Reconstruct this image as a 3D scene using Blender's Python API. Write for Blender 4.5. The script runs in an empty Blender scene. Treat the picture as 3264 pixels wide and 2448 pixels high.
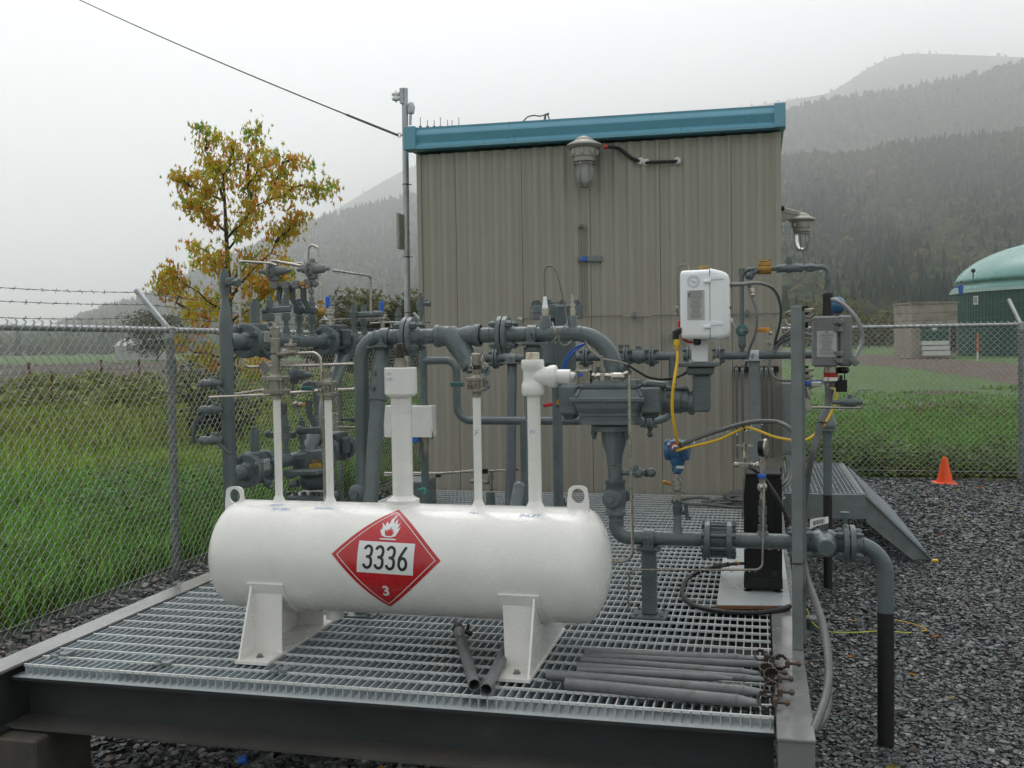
import bpy, bmesh, math, random
import numpy as np
from mathutils import Vector, Matrix
R = math.radians
random.seed(7); rng = np.random.default_rng(7)
SC = bpy.context.scene
COL = SC.collection

# ---------------------------------------------------------------- camera
CAM = Vector((0, 0, 1.65)); FPX = 3200.0; CX, CY = 1632.0, 1224.0
yaw, pitch, roll = R(13.8), R(2.2), R(0.9)
Fw = Vector((-math.sin(yaw)*math.cos(pitch), math.cos(yaw)*math.cos(pitch), -math.sin(pitch)))
R0 = Vector((math.cos(yaw), math.sin(yaw), 0)); U0 = R0.cross(Fw)
Rt = math.cos(roll)*R0 - math.sin(roll)*U0
Up = math.cos(roll)*U0 + math.sin(roll)*R0
cd = bpy.data.cameras.new('camera'); cam = bpy.data.objects.new('camera', cd); COL.objects.link(cam)
m = Matrix((Rt, Up, -Fw)).transposed().to_4x4(); m.translation = CAM; cam.matrix_world = m
cd.sensor_width = 36; cd.lens = 36*FPX/3264; cd.clip_start = .05; cd.clip_end = 12000
SC.camera = cam

# ---------------------------------------------------------------- sky, sun, exposure
W = bpy.data.worlds.new('World'); SC.world = W; W.use_nodes = True
nt = W.node_tree; nt.nodes.clear()
def N(t, k, **kw):
    n = t.nodes.new(k)
    for a, b in kw.items(): setattr(n, a, b)
    return n
sky = N(nt, 'ShaderNodeTexSky', sky_type='NISHITA', sun_disc=False)
sky.sun_elevation = R(52); sky.sun_rotation = R(-70); sky.dust_density = 6; sky.air_density = 1.0; sky.ozone_density = 1
hs = N(nt, 'ShaderNodeHueSaturation'); hs.inputs['Saturation'].default_value = .10
nt.links.new(sky.outputs[0], hs.inputs['Color'])
tc = N(nt, 'ShaderNodeTexCoord'); nz = N(nt, 'ShaderNodeTexNoise'); nz.inputs['Scale'].default_value = 1.3; nz.inputs['Detail'].default_value = 4
mp = N(nt, 'ShaderNodeMapping'); mp.inputs['Scale'].default_value = (1, 1, 2.4)
nt.links.new(tc.outputs['Generated'], mp.inputs[0]); nt.links.new(mp.outputs[0], nz.inputs[0])
rp = N(nt, 'ShaderNodeValToRGB'); rp.color_ramp.elements[0].position = .3; rp.color_ramp.elements[1].position = .7
rp.color_ramp.elements[0].color = (5.6, 5.85, 6.0, 1); rp.color_ramp.elements[1].color = (6.7, 6.8, 6.85, 1)
nt.links.new(nz.outputs[0], rp.inputs[0])
mx = N(nt, 'ShaderNodeMix', data_type='RGBA'); mx.inputs[0].default_value = .75
nt.links.new(hs.outputs[0], mx.inputs[6]); nt.links.new(rp.outputs[0], mx.inputs[7])
# the cloud deck is thinner and brighter beyond the cabin than behind the camera
dt = N(nt, 'ShaderNodeVectorMath', operation='DOT_PRODUCT'); dt.inputs[1].default_value = Vector((-.24, .93, .28)).normalized()
nt.links.new(tc.outputs['Generated'], dt.inputs[0])
gr_ = N(nt, 'ShaderNodeMapRange'); gr_.inputs[1].default_value = -.7; gr_.inputs[2].default_value = 1.0; gr_.inputs[3].default_value = 1.0; gr_.inputs[4].default_value = 1.36
nt.links.new(dt.outputs['Value'], gr_.inputs[0])
ml = N(nt, 'ShaderNodeVectorMath', operation='SCALE'); nt.links.new(mx.outputs[2], ml.inputs[0]); nt.links.new(gr_.outputs[0], ml.inputs['Scale'])
bg = N(nt, 'ShaderNodeBackground'); bg.inputs[1].default_value = .133
ow = N(nt, 'ShaderNodeOutputWorld')
nt.links.new(ml.outputs[0], bg.inputs[0]); nt.links.new(bg.outputs[0], ow.inputs[0])
sd = bpy.data.lights.new('sun', 'SUN'); sd.energy = .5; sd.angle = R(25); sd.color = (1, .97, .93)
sun = bpy.data.objects.new('sun', sd); COL.objects.link(sun)
# diffuse sun high beyond the cabin
sdir = Vector((-.25, .7, 1.3)).normalized()
sun.rotation_euler = sdir.to_track_quat('Z', 'Y').to_euler()
sky.sun_rotation = math.atan2(sdir.x, sdir.y); sky.sun_elevation = math.asin(sdir.z)
SC.view_settings.view_transform = 'Standard'; SC.view_settings.look = 'None'
SC.view_settings.exposure = 0.08; SC.view_settings.gamma = 1
SC.cycles.max_bounces = 14; SC.cycles.diffuse_bounces = 3; SC.cycles.glossy_bounces = 3; SC.cycles.transmission_bounces = 6
SC.cycles.volume_bounces = 12; SC.cycles.transparent_max_bounces = 8
SC.cycles.sample_clamp_indirect = 4

# ---------------------------------------------------------------- pixel -> place
def ray(px, py): return Fw + Rt*((px-CX)/FPX) - Up*((py-CY)/FPX)
def PY(px, py, Y): d = ray(px, py); return CAM + d*((Y-CAM.y)/d.y)
def PX(px, py, X): d = ray(px, py); return CAM + d*((X-CAM.x)/d.x)
def PZ(px, py, z): d = ray(px, py); return CAM + d*((z-CAM.z)/d.z)
def PD(px, py, dist): return CAM + ray(px, py)*dist
def S(n, p): return n*(Vector(p)-CAM).dot(Fw)/FPX     # pixels at p -> metres

# ---------------------------------------------------------------- mesh builder
def frame(d):
    d = Vector(d).normalized()
    a = Vector((0, 0, 1)) if abs(d.z) < .9 else Vector((1, 0, 0))
    x = d.cross(a).normalized(); return x, x.cross(d).normalized(), d
class MB:
    def __init__(s): s.v = []; s.f = []; s.sm = []
    def add(s, v, f, sm=False):
        o = len(s.v); s.v += [tuple(p) for p in v]; s.f += [tuple(i+o for i in q) for q in f]; s.sm += [sm]*len(f); return s
    def ringset(s, rings, n, sm=True, close=False):
        v = [p for r in rings for p in r]; f = []
        k = len(rings)
        for i in range(k-1 if not close else k):
            a = i*n; b = ((i+1) % k)*n
            for j in range(n): f.append((a+j, a+(j+1) % n, b+(j+1) % n, b+j))
        return s.add(v, f, sm)
    def circ(s, c, x, y, r, n, ph=0):
        return [c + x*(r*math.cos(ph+2*math.pi*j/n)) + y*(r*math.sin(ph+2*math.pi*j/n)) for j in range(n)]
    def cyl(s, a, b, r, r2=None, n=20, cap=True, sm=True, ph=0):
        a = Vector(a); b = Vector(b); x, y, d = frame(b-a); r2 = r if r2 is None else r2
        A = s.circ(a, x, y, r, n, ph); B = s.circ(b, x, y, r2, n, ph)
        s.ringset([A, B], n, sm)
        if cap: s.add(A, [tuple(range(n))]); s.add(B, [tuple(range(n))[::-1]])
        return s
    def hex(s, a, b, r): return s.cyl(a, b, r, n=6, sm=False, ph=.3)
    def lathe(s, prof, a, d, n=24, smooth=False, cap=True):
        a = Vector(a); x, y, d = frame(d)
        rs = [s.circ(a+d*t, x, y, max(r, 1e-5), n) for t, r in prof]
        if smooth: s.ringset(rs, n, True)
        else:
            for i in range(len(rs)-1): s.ringset([rs[i], rs[i+1]], n, True)
        if cap:
            if prof[0][1] > 1e-4: s.add(rs[0], [tuple(range(n))])
            if prof[-1][1] > 1e-4: s.add(rs[-1], [tuple(range(n))[::-1]])
        return s
    def tube(s, pts, r, n=10, cap=True):
        P = [Vector(p) for p in pts]; k = len(P)
        rr = r if isinstance(r, (list, tuple)) else [r]*k
        x, y, d = frame(P[1]-P[0]); rings = []
        for i in range(k):
            t = (P[min(i+1, k-1)]-P[max(i-1, 0)]).normalized()
            x = (x - t*x.dot(t)).normalized(); y = t.cross(x)
            rings.append(s.circ(P[i], x, y, rr[i], n))
        s.ringset(rings, n, True)
        if cap: s.add(rings[0], [tuple(range(n))[::-1]]); s.add(rings[-1], [tuple(range(n))])
        return s
    def box(s, c, sz, ax=None, bev=0):
        c = Vector(c); X, Y, Z = ax if ax else (Vector((1, 0, 0)), Vector((0, 1, 0)), Vector((0, 0, 1)))
        hx, hy, hz = sz[0]/2, sz[1]/2, sz[2]/2
        if bev > 0:
            # chamfered box
            v = []; b = bev
            for sx in (-1, 1):
                for sy in (-1, 1):
                    for sz_ in (-1, 1):
                        v.append(c+X*sx*hx+Y*sy*(hy-b)+Z*sz_*(hz-b))
                        v.append(c+X*sx*(hx-b)+Y*sy*hy+Z*sz_*(hz-b))
                        v.append(c+X*sx*(hx-b)+Y*sy*(hy-b)+Z*sz_*hz)
            bm = bmesh.new()
            for p in v: bm.verts.new(p)
            r_ = bmesh.ops.convex_hull(bm, input=bm.verts)
            bm.verts.index_update()
            s.add([q.co.copy() for q in bm.verts], [tuple(q.index for q in fc.verts) for fc in bm.faces]); bm.free(); return s
        v = [c+X*i*hx+Y*j*hy+Z*k*hz for i in (-1, 1) for j in (-1, 1) for k in (-1, 1)]
        return s.add(v, [(0, 1, 3, 2), (4, 6, 7, 5), (0, 4, 5, 1), (2, 3, 7, 6), (0, 2, 6, 4), (1, 5, 7, 3)])
    def bb(s, x0, x1, y0, y1, z0, z1, bev=0): return s.box(((x0+x1)/2, (y0+y1)/2, (z0+z1)/2), (x1-x0, y1-y0, z1-z0), bev=bev)
    def bar(s, a, b, w, h, up=(0, 0, 1), bev=0):
        a = Vector(a); b = Vector(b); d = (b-a); L = d.length; d.normalize()
        up = Vector(up); x = d.cross(up).normalized(); z = x.cross(d)
        return s.box((a+b)/2, (L, w, h), (d, x, z), bev)
    def prism(s, poly, vec):
        n = len(poly); P = [Vector(p) for p in poly]; v = Vector(vec); Q = [p+v for p in P]
        s.add(P, [tuple(range(n))]); s.add(Q, [tuple(range(n))[::-1]])
        for i in range(n): s.add([P[i], P[(i+1) % n], Q[(i+1) % n], Q[i]], [(0, 1, 2, 3)])
        return s
    def ball(s, c, r, n=14, sx=(1, 1, 1)):
        k = max(4, n//2); rings = []
        for i in range(k+1):
            a = math.pi*i/k
            rings.append([Vector(c)+Vector((r*sx[0]*max(math.sin(a), 1e-3)*math.cos(2*math.pi*j/n), r*sx[1]*max(math.sin(a), 1e-3)*math.sin(2*math.pi*j/n), r*sx[2]*math.cos(a))) for j in range(n)])
        return s.ringset(rings, n, True)
    def torus(s, c, axis, R_, r, n=28, k=8):
        x, y, d = frame(axis); c = Vector(c); rings = []
        for i in range(n):
            a = 2*math.pi*i/n; o = x*math.cos(a)+y*math.sin(a)
            rings.append([c+o*(R_+r*math.cos(2*math.pi*j/k))+d*(r*math.sin(2*math.pi*j/k)) for j in range(k)])
        return s.ringset(rings, k, True, close=True)
def fillet(pts, rad, n=7):
    P = [Vector(p) for p in pts]; out = [P[0]]
    rads = rad if isinstance(rad, (list, tuple)) else [rad]*(len(P)-2)
    for i in range(1, len(P)-1):
        a = (P[i-1]-P[i]); b = (P[i+1]-P[i]); la, lb = a.length, b.length; a.normalize(); b.normalize()
        ang = a.angle(b)
        if ang > math.pi-.02: out.append(P[i]); continue
        t = min(rads[i-1]/math.tan(ang/2), la*.49 if i > 1 else la*.98, lb*.49 if i < len(P)-2 else lb*.98)
        r = t*math.tan(ang/2); bis = (a+b).normalized(); c = P[i]+bis*(r/math.sin(ang/2))
        u = (P[i]+a*t-c); w = (P[i]+b*t-c); th = u.angle(w)
        for k in range(n+1):
            q = k/n; out.append(c+(u*math.sin((1-q)*th)+w*math.sin(q*th))/math.sin(th))
    out.append(P[-1]); return out
def spline(pts, n=8):
    P = [Vector(p) for p in pts]; P = [2*P[0]-P[1]]+P+[2*P[-1]-P[-2]]; out = []
    for i in range(1, len(P)-2):
        for k in range(n):
            t = k/n; p0, p1, p2, p3 = P[i-1:i+3]
            out.append(.5*((2*p1)+(p2-p0)*t+(2*p0-5*p1+4*p2-p3)*t*t+(-p0+3*p1-3*p2+p3)*t**3))
    out.append(P[-2]); return out
def resample(pts, step):
    P = [Vector(p) for p in pts]; out = [P[0]]; acc = 0
    for a, b in zip(P, P[1:]):
        L = (b-a).length; t = step-acc
        while t <= L: out.append(a+(b-a)*(t/L)); t += step
        acc = (acc+L) % step
    return out

# ---------------------------------------------------------------- objects
def thing(name, label, cat, loc=(0, 0, 0), group=None):
    o = bpy.data.objects.new(name, None); COL.objects.link(o); o.location = loc; o.empty_display_size = .1
    o['label'] = label; o['category'] = cat
    if group: o['group'] = group
    return o
def root_loc(o):
    l = Vector((0, 0, 0))
    while o: l += o.location; o = o.parent
    return l
def mk(name, mb, mat, parent=None, label=None, cat=None, kind=None, group=None, col=None):
    me = bpy.data.meshes.new(name)
    off = root_loc(parent) if parent else Vector((0, 0, 0))
    if mb.v:
        v = np.array(mb.v, dtype=np.float64)
        base = np.zeros(3)
        if parent is None and cat: base = np.array([(v[:, 0].min()+v[:, 0].max())/2, (v[:, 1].min()+v[:, 1].max())/2, v[:, 2].min()])
        me.from_pydata((v-np.array(off)-base).tolist(), [], mb.f)
        me.polygons.foreach_set('use_smooth', mb.sm)
    else: base = np.zeros(3)
    me.update()
    me.materials.append(mat)
    o = bpy.data.objects.new(name, me); COL.objects.link(o)
    if parent: o.parent = parent
    else: o.location = base
    if label: o['label'] = label
    if cat: o['category'] = cat
    if kind: o['kind'] = kind
    if group: o['group'] = group
    return o
def npmesh(name, V, F, mat, col=None, smooth=False, **tags):
    """V (n,3), F (m,k) numpy; col (m,3) face colours"""
    me = bpy.data.meshes.new(name); k = F.shape[1]; mnum = len(F)
    me.vertices.add(len(V)); me.vertices.foreach_set('co', V.astype(np.float32).ravel())
    me.loops.add(mnum*k); me.loops.foreach_set('vertex_index', F.astype(np.int32).ravel())
    me.polygons.add(mnum); me.polygons.foreach_set('loop_start', (np.arange(mnum)*k).astype(np.int32))
    me.polygons.foreach_set('use_smooth', np.full(mnum, smooth))
    if col is not None:
        a = me.color_attributes.new('tint', 'FLOAT_COLOR', 'CORNER')
        c = np.ones((mnum, k, 4), np.float32); c[:, :, :3] = col[:, None, :]; a.data.foreach_set('color', c.ravel())
    me.update(calc_edges=True); me.validate(); me.materials.append(mat)
    o = bpy.data.objects.new(name, me); COL.objects.link(o)
    for a, b in tags.items():
        if a == 'parent':
            if b: o.parent = b; o.location = -root_loc(b)
        elif b: o[a] = b
    return o

# ---------------------------------------------------------------- materials
def mat(name, col, rough=.5, metal=0, var=.12, vs=6, bump=0, bs=60, drops=0, coat=0, dirt=None, ds=3, stretch=0, spec=.5, tint=False, trans=0, wet=0):
    M = bpy.data.materials.new(name); M.use_nodes = True; t = M.node_tree; b = t.nodes['Principled BSDF']; L = t.links.new
    b.inputs['Roughness'].default_value = rough; b.inputs['Metallic'].default_value = metal
    b.inputs['Specular IOR Level'].default_value = spec
    if coat: b.inputs['Coat Weight'].default_value = coat; b.inputs['Coat Roughness'].default_value = .12
    if trans: b.inputs['Transmission Weight'].default_value = trans
    c = (*col, 1)
    tcn = N(t, 'ShaderNodeTexCoord')
    n1 = N(t, 'ShaderNodeTexNoise'); n1.inputs['Scale'].default_value = vs; n1.inputs['Detail'].default_value = 5
    L(tcn.outputs['Object'], n1.inputs[0])
    mr = N(t, 'ShaderNodeMapRange'); mr.inputs[1].default_value = .3; mr.inputs[2].default_value = .7
    mr.inputs[3].default_value = 1-var; mr.inputs[4].default_value = 1+var; L(n1.outputs[0], mr.inputs[0])
    vm = N(t, 'ShaderNodeVectorMath', operation='SCALE'); L(mr.outputs[0], vm.inputs['Scale'])
    if tint:
        at = N(t, 'ShaderNodeAttribute', attribute_name='tint'); L(at.outputs['Color'], vm.inputs[0])
    else: vm.inputs[0].default_value = col
    out = vm.outputs[0]
    if dirt:
        n2 = N(t, 'ShaderNodeTexNoise'); n2.inputs['Scale'].default_value = ds; n2.inputs['Detail'].default_value = 8; n2.inputs['Roughness'].default_value = .65
        if stretch:
            mpp = N(t, 'ShaderNodeMapping'); mpp.inputs['Scale'].default_value = (4, 4, stretch*4); L(tcn.outputs['Object'], mpp.inputs[0]); L(mpp.outputs[0], n2.inputs[0])
        else: L(tcn.outputs['Object'], n2.inputs[0])
        m2 = N(t, 'ShaderNodeMapRange'); m2.inputs[1].default_value = dirt[1]; m2.inputs[2].default_value = dirt[1]+.12; L(n2.outputs[0], m2.inputs[0])
        m2.inputs[4].default_value = dirt[2] if len(dirt) > 2 else .8
        mm = N(t, 'ShaderNodeMix', data_type='RGBA'); L(m2.outputs[0], mm.inputs[0]); L(out, mm.inputs[6]); mm.inputs[7].default_value = (*dirt[0], 1); out = mm.outputs[2]
    L(out, b.inputs['Base Color'])
    # roughness variation
    r1 = N(t, 'ShaderNodeMapRange'); r1.inputs[1].default_value = .3; r1.inputs[2].default_value = .7
    r1.inputs[3].default_value = max(.03, rough-.1-wet); r1.inputs[4].default_value = min(1, rough+.1)
    n3 = N(t, 'ShaderNodeTexNoise'); n3.inputs['Scale'].default_value = vs*1.7; n3.inputs['Detail'].default_value = 3; L(tcn.outputs['Object'], n3.inputs[0]); L(n3.outputs[0], r1.inputs[0]); L(r1.outputs[0], b.inputs['Roughness'])
    nrm = None
    if bump:
        n4 = N(t, 'ShaderNodeTexNoise'); n4.inputs['Scale'].default_value = bs; n4.inputs['Detail'].default_value = 4; L(tcn.outputs['Object'], n4.inputs[0])
        bp = N(t, 'ShaderNodeBump'); bp.inputs['Strength'].default_value = bump; bp.inputs['Distance'].default_value = .01; L(n4.outputs[0], bp.inputs['Height']); nrm = bp
    if drops:
        vo = N(t, 'ShaderNodeTexVoronoi'); vo.inputs['Scale'].default_value = 150; L(tcn.outputs['Object'], vo.inputs['Vector'])
        lt = N(t, 'ShaderNodeMapRange'); lt.inputs[1].default_value = .12; lt.inputs[2].default_value = .30; lt.inputs[3].default_value = 1; lt.inputs[4].default_value = 0; L(vo.outputs['Distance'], lt.inputs[0])
        b2 = N(t, 'ShaderNodeBump'); b2.inputs['Strength'].default_value = drops; b2.inputs['Distance'].default_value = .002; L(lt.outputs[0], b2.inputs['Height'])
        if nrm: L(nrm.outputs[0], b2.inputs['Normal'])
        nrm = b2
    if nrm: L(nrm.outputs[0], b.inputs['Normal'])
    return M
M = {}
M['pipe'] = mat('blue_grey_paint', (.104, .130, .133), .36, var=.14, vs=9, bump=.25, bs=90, drops=.5, coat=.25, dirt=((.045, .055, .055), .60, .5), ds=5)
M['pipe_dark'] = mat('dark_grey_paint', (.066, .085, .09), .42, var=.15, vs=9, bump=.3, bs=80, drops=.5, coat=.2)
M['white'] = mat('white_paint', (.80, .79, .75), .26, var=.04, vs=5, bump=.12, bs=160, drops=.35, coat=.35, dirt=((.55, .54, .50), .60, .6), ds=2.2)
M['white_dirty'] = mat('white_paint_dirty', (.68, .67, .62), .4, var=.05, vs=8, bump=.1, bs=120, dirt=((.40, .31, .20), .61, .8), ds=7)
M['white_plastic'] = mat('white_enclosure_paint', (.86, .88, .89), .35, var=.02, bump=.05, bs=120, drops=.3, coat=.2)
M['galv'] = mat('galvanised_steel', (.42, .44, .45), .42, .75, var=.16, vs=14, bump=.1, bs=80)
M['galv_dull'] = mat('galvanised_steel_dull', (.19, .215, .21), .5, .25, var=.14, vs=12, bump=.1, bs=80, drops=.3)
M['grating'] = mat('galvanised_grating', (.36, .41, .43), .45, .15, var=.15, vs=10, bump=.1, bs=100, wet=.1, dirt=((.19, .22, .235), .55, .7), ds=3)
M['wire'] = mat('galvanised_wire', (.50, .51, .50), .42, .55, var=.2, vs=12)
M['steel'] = mat('stainless_steel', (.45, .42, .37), .30, .9, var=.12, vs=30)
M['steel_dull'] = mat('stainless_steel_dull', (.30, .28, .24), .38, .7, var=.2, vs=30, bump=.2, bs=120, dirt=((.15, .12, .08), .6, .7), ds=20)
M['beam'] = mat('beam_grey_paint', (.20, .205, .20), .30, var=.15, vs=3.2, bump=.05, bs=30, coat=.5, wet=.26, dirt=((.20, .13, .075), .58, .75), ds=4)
M['beam_dark'] = mat('beam_dark_and_shaded', (.028, .034, .033), .42, var=.18, vs=4, bump=.1, bs=50, coat=.15, dirt=((.10, .09, .07), .63, .6), ds=4)  # dark beam tone; on the side beam its darkness stands for shadow
M['wall'] = mat('beige_metal_cladding', (.328, .314, .258), .52, var=.03, vs=2, bump=.05, bs=250, drops=.2, dirt=((.27, .25, .20), .56, .35), ds=2.5, stretch=.08)
M['seam'] = mat('cladding_seam', (.10, .095, .08), .7)
M['blue'] = mat('blue_metal_trim', (.12, .34, .45), .35, var=.05, vs=5, drops=.3, coat=.3)
M['blue_plastic'] = mat('blue_plastic', (.02, .13, .55), .4)
M['blue_paint'] = mat('blue_enamel', (.03, .115, .24), .35, drops=.3, coat=.3)
M['teal'] = mat('teal_handle_paint', (.015, .09, .085), .45)
M['teal_flange'] = mat('teal_valve_paint', (.08, .17, .18), .5, bump=.3, bs=60)
M['yellow'] = mat('yellow_cable', (.72, .45, .02), .4, drops=.2)
M['brass'] = mat('yellow_brass', (.38, .22, .05), .4, .3, var=.25, vs=25)
M['orange'] = mat('orange_handle', (.62, .26, .03), .5, var=.2, vs=40)
M['rust'] = mat('rusty_brown', (.05, .040, .030), .65, .2, var=.35, vs=30, bump=.5, bs=90)
M['black'] = mat('black_paint', (.008, .008, .008), .45, var=.2, spec=.35)
M['black_wrap'] = mat('black_pipe_wrap', (.011, .011, .012), .55, var=.2, vs=15, bump=.3, bs=40)
M['black_rubber'] = mat('black_rubber', (.014, .014, .014), .5)
M['conduit'] = mat('grey_flexible_conduit', (.115, .12, .118), .45, var=.08, coat=.2)
M['cable_grey'] = mat('grey_cable', (.12, .13, .13), .45)
M['boxgrey'] = mat('grey_cast_box', (.19, .20, .198), .5, var=.1, bump=.3, bs=150, drops=.9)
M['label'] = mat('label_silver', (.45, .46, .44), .5, var=.06)
M['label_white'] = mat('label_white', (.60, .61, .58), .5, var=.06)
M['ink'] = mat('label_ink', (.10, .10, .10), .6)
M['pen'] = mat('blue_pen', (.30, .44, .70), .6)
M['red'] = mat('red_plastic', (.42, .015, .015), .4)
M['placard'] = mat('placard_red', (.46, .010, .014), .30, var=.07, vs=12, coat=.4, drops=.4)
M['placard_white'] = mat('placard_white', (.70, .72, .71), .35, var=.02, coat=.3)
M['ink_black'] = mat('placard_black', (.01, .01, .012), .4)
M['cone'] = mat('cone_orange', (.95, .10, .012), .45, var=.06, dirt=((.35, .05, .02), .66, .7), ds=20)
M['lampbody'] = mat('lamp_cast_metal', (.36, .35, .31), .45, .4, var=.12, vs=12, bump=.2, bs=60)
M['wood'] = mat('weathered_timber', (.055, .05, .04), .75, var=.25, vs=6, bump=.5, bs=30)
M['ply'] = mat('plywood_edge', (.20, .09, .035), .7, var=.3, vs=30)
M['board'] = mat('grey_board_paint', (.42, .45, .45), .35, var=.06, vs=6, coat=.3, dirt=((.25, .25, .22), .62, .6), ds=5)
def glass(name, col, rough, tr):
    m_ = bpy.data.materials.new(name); m_.use_nodes = True; b = m_.node_tree.nodes['Principled BSDF']
    b.inputs['Base Color'].default_value = (*col, 1); b.inputs['Roughness'].default_value = rough
    b.inputs['Transmission Weight'].default_value = tr; b.inputs['IOR'].default_value = 1.3; return m_
M['rod'] = mat('galvanised_cross_rod', (.66, .68, .66), .4, .15, var=.1, vs=20)
M['arm'] = mat('worn_grey_paint', (.135, .145, .145), .4, var=.15, vs=10, bump=.2, bs=90, drops=.4, dirt=((.06, .05, .035), .62, .7), ds=14)
M['rustgrey'] = mat('rusty_clamp_steel', (.075, .062, .050), .6, .2, var=.4, vs=40, bump=.4, bs=120, dirt=((.14, .06, .03), .5, .7), ds=30)
M['barb'] = mat('weathered_wire', (.13, .12, .12), .6, var=.2)
M['thin'] = mat('dull_thin_tube', (.20, .19, .165), .5, .2, var=.15)
M['flangelow'] = mat('beam_flange_wet', (.065, .065, .058), .38, var=.2, vs=3, coat=.3, dirt=((.12, .085, .05), .58, .6), ds=5)
M['glass'] = glass('lamp_glass', (.9, .93, .95), .12, .85)
# ================================================================ SETTING
def ground_mat(name, cols, scales, rough=.8, bump=.6, bs=40, vor=None):
    G = bpy.data.materials.new(name); G.use_nodes = True; t = G.node_tree; b = t.nodes['Principled BSDF']; L = t.links.new
    tcn = N(t, 'ShaderNodeTexCoord'); out = None
    for i, (sc, c0, c1, lo, hi) in enumerate(scales):
        n = N(t, 'ShaderNodeTexNoise'); n.inputs['Scale'].default_value = sc; n.inputs['Detail'].default_value = 6; n.inputs['Roughness'].default_value = .6
        L(tcn.outputs['Object'], n.inputs[0])
        r = N(t, 'ShaderNodeValToRGB'); r.color_ramp.elements[0].position = lo; r.color_ramp.elements[1].position = hi
        r.color_ramp.elements[0].color = (*c0, 1); r.color_ramp.elements[1].color = (*c1, 1); L(n.outputs[0], r.inputs[0])
        if out is None: out = r.outputs[0]
        else:
            mm = N(t, 'ShaderNodeMix', data_type='RGBA'); mm.inputs[0].default_value = .5; L(out, mm.inputs[6]); L(r.outputs[0], mm.inputs[7]); out = mm.outputs[2]
    bp = N(t, 'ShaderNodeBump'); bp.inputs['Strength'].default_value = bump; bp.inputs['Distance'].default_value = .03
    if vor:
        v = N(t, 'ShaderNodeTexVoronoi'); v.inputs['Scale'].default_value = vor; L(tcn.outputs['Object'], v.inputs['Vector']); L(v.outputs['Distance'], bp.inputs['Height'])
        mm = N(t, 'ShaderNodeMix', data_type='RGBA', blend_type='MULTIPLY'); mm.inputs[0].default_value = .8; L(out, mm.inputs[6])
        hsn = N(t, 'ShaderNodeHueSaturation'); hsn.inputs['Saturation'].default_value = .1; hsn.inputs['Value'].default_value = 1.6; L(v.outputs['Color'], hsn.inputs['Color']); L(hsn.outputs[0], mm.inputs[7]); out = mm.outputs[2]
        bp.inputs['Distance'].default_value = .015
    else:
        n = N(t, 'ShaderNodeTexNoise'); n.inputs['Scale'].default_value = bs; n.inputs['Detail'].default_value = 6; L(tcn.outputs['Object'], n.inputs[0]); L(n.outputs[0], bp.inputs['Height'])
    L(out, b.inputs['Base Color']); L(bp.outputs[0], b.inputs['Normal']); b.inputs['Roughness'].default_value = rough
    b.inputs['Specular IOR Level'].default_value = .3
    return G
Gf = ground_mat('field_grass_ground', None, [(.05, (.040, .095, .018), (.10, .17, .032), .35, .65), (.9, (.020, .05, .012), (.11, .17, .032), .35, .7), (9, (.02, .045, .012), (.10, .20, .035), .35, .65)], bs=14, bump=1)
Gg = ground_mat('gravel_ground', None, [(3, (.022, .026, .027), (.05, .055, .053), .3, .7), (30, (.012, .015, .016), (.06, .065, .062), .3, .7)], rough=.55, vor=38, bump=1)
Gd = ground_mat('mud_ground', None, [(.3, (.075, .038, .024), (.11, .09, .075), .40, .66), (3, (.05, .03, .02), (.13, .10, .08), .35, .65)], bs=6, bump=1)
Gp = ground_mat('dry_stubble_ground', None, [(.12, (.055, .028, .02), (.045, .055, .02), .4, .6), (2, (.03, .022, .016), (.08, .055, .035), .35, .65)], bs=5, bump=1)
# field: one sheet to the horizon, denser near; lies a little under the gravel pad
def sheet(name, x0, x1, y0, y1, z, m_, n=1, amp=0, **tags):
    xs = np.linspace(x0, x1, n+1); ys = np.linspace(y0, y1, n+1); Xg, Yg = np.meshgrid(xs, ys)
    Zg = np.full_like(Xg, z)+(amp*(np.sin(Xg*1.3+Yg*.7)*np.sin(Yg*.9-Xg*.4)) if amp else 0)
    V = np.stack([Xg.ravel(), Yg.ravel(), Zg.ravel()], 1); i = np.arange(n*n); r = i//n; c = i % n; a = r*(n+1)+c
    return npmesh(name, V, np.stack([a, a+1, a+n+2, a+n+1], 1), m_, **tags)
sheet('field', -4000, 4000, -800, 5200, -.03, Gf, 4, kind='structure')
FX = -4.15   # line of the fence on the west side
pad = MB(); pad.prism([(FX-.25, -6, -.05), (9.5, -6, -.05), (9.5, 12.75, -.05), (FX-.25, 12.75, -.05)], (0, 0, .05))
mk('gravel_ground', pad, Gg, kind='structure')
def strip(name, pix, m_, z, wob=.3):
    pts = [PZ(x, y, z) for x, y in pix]; mb = MB(); P = []
    for a, b in zip(pts, pts[1:]+pts[:1]):
        n = 10
        for k in range(n):
            q = a+(b-a)*(k/n); d = (q-CAM).length; P.append(q+Vector((random.gauss(0, 1), random.gauss(0, 1), 0))*wob*d*.012)
    for p in P: p.z = z
    mb.v = [tuple(p) for p in P]; mb.f = [tuple(range(len(P)))]; mb.sm = [False]
    return mk(name, mb, m_, kind='structure')
strip('dirt_track', [(2500, 1125), (2740, 1128), (3000, 1142), (3264, 1165), (3700, 1190), (3700, 1290), (3264, 1232), (3050, 1195), (2850, 1168), (2500, 1150)], Gd, -.022)
strip('mud_patch', [(2800, 1292), (3000, 1285), (3280, 1290), (3300, 1320), (3050, 1318), (2820, 1308)], Gd, -.023, .5)
strip('mud_patch', [(2650, 1405), (2750, 1412), (3000, 1418), (2980, 1436), (2760, 1440), (2650, 1425)], Gd, -.024, .8)
strip('mud_patch', [(2880, 1248), (3050, 1243), (3120, 1250), (3040, 1258), (2900, 1257)], Gd, -.0235, .6)
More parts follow.
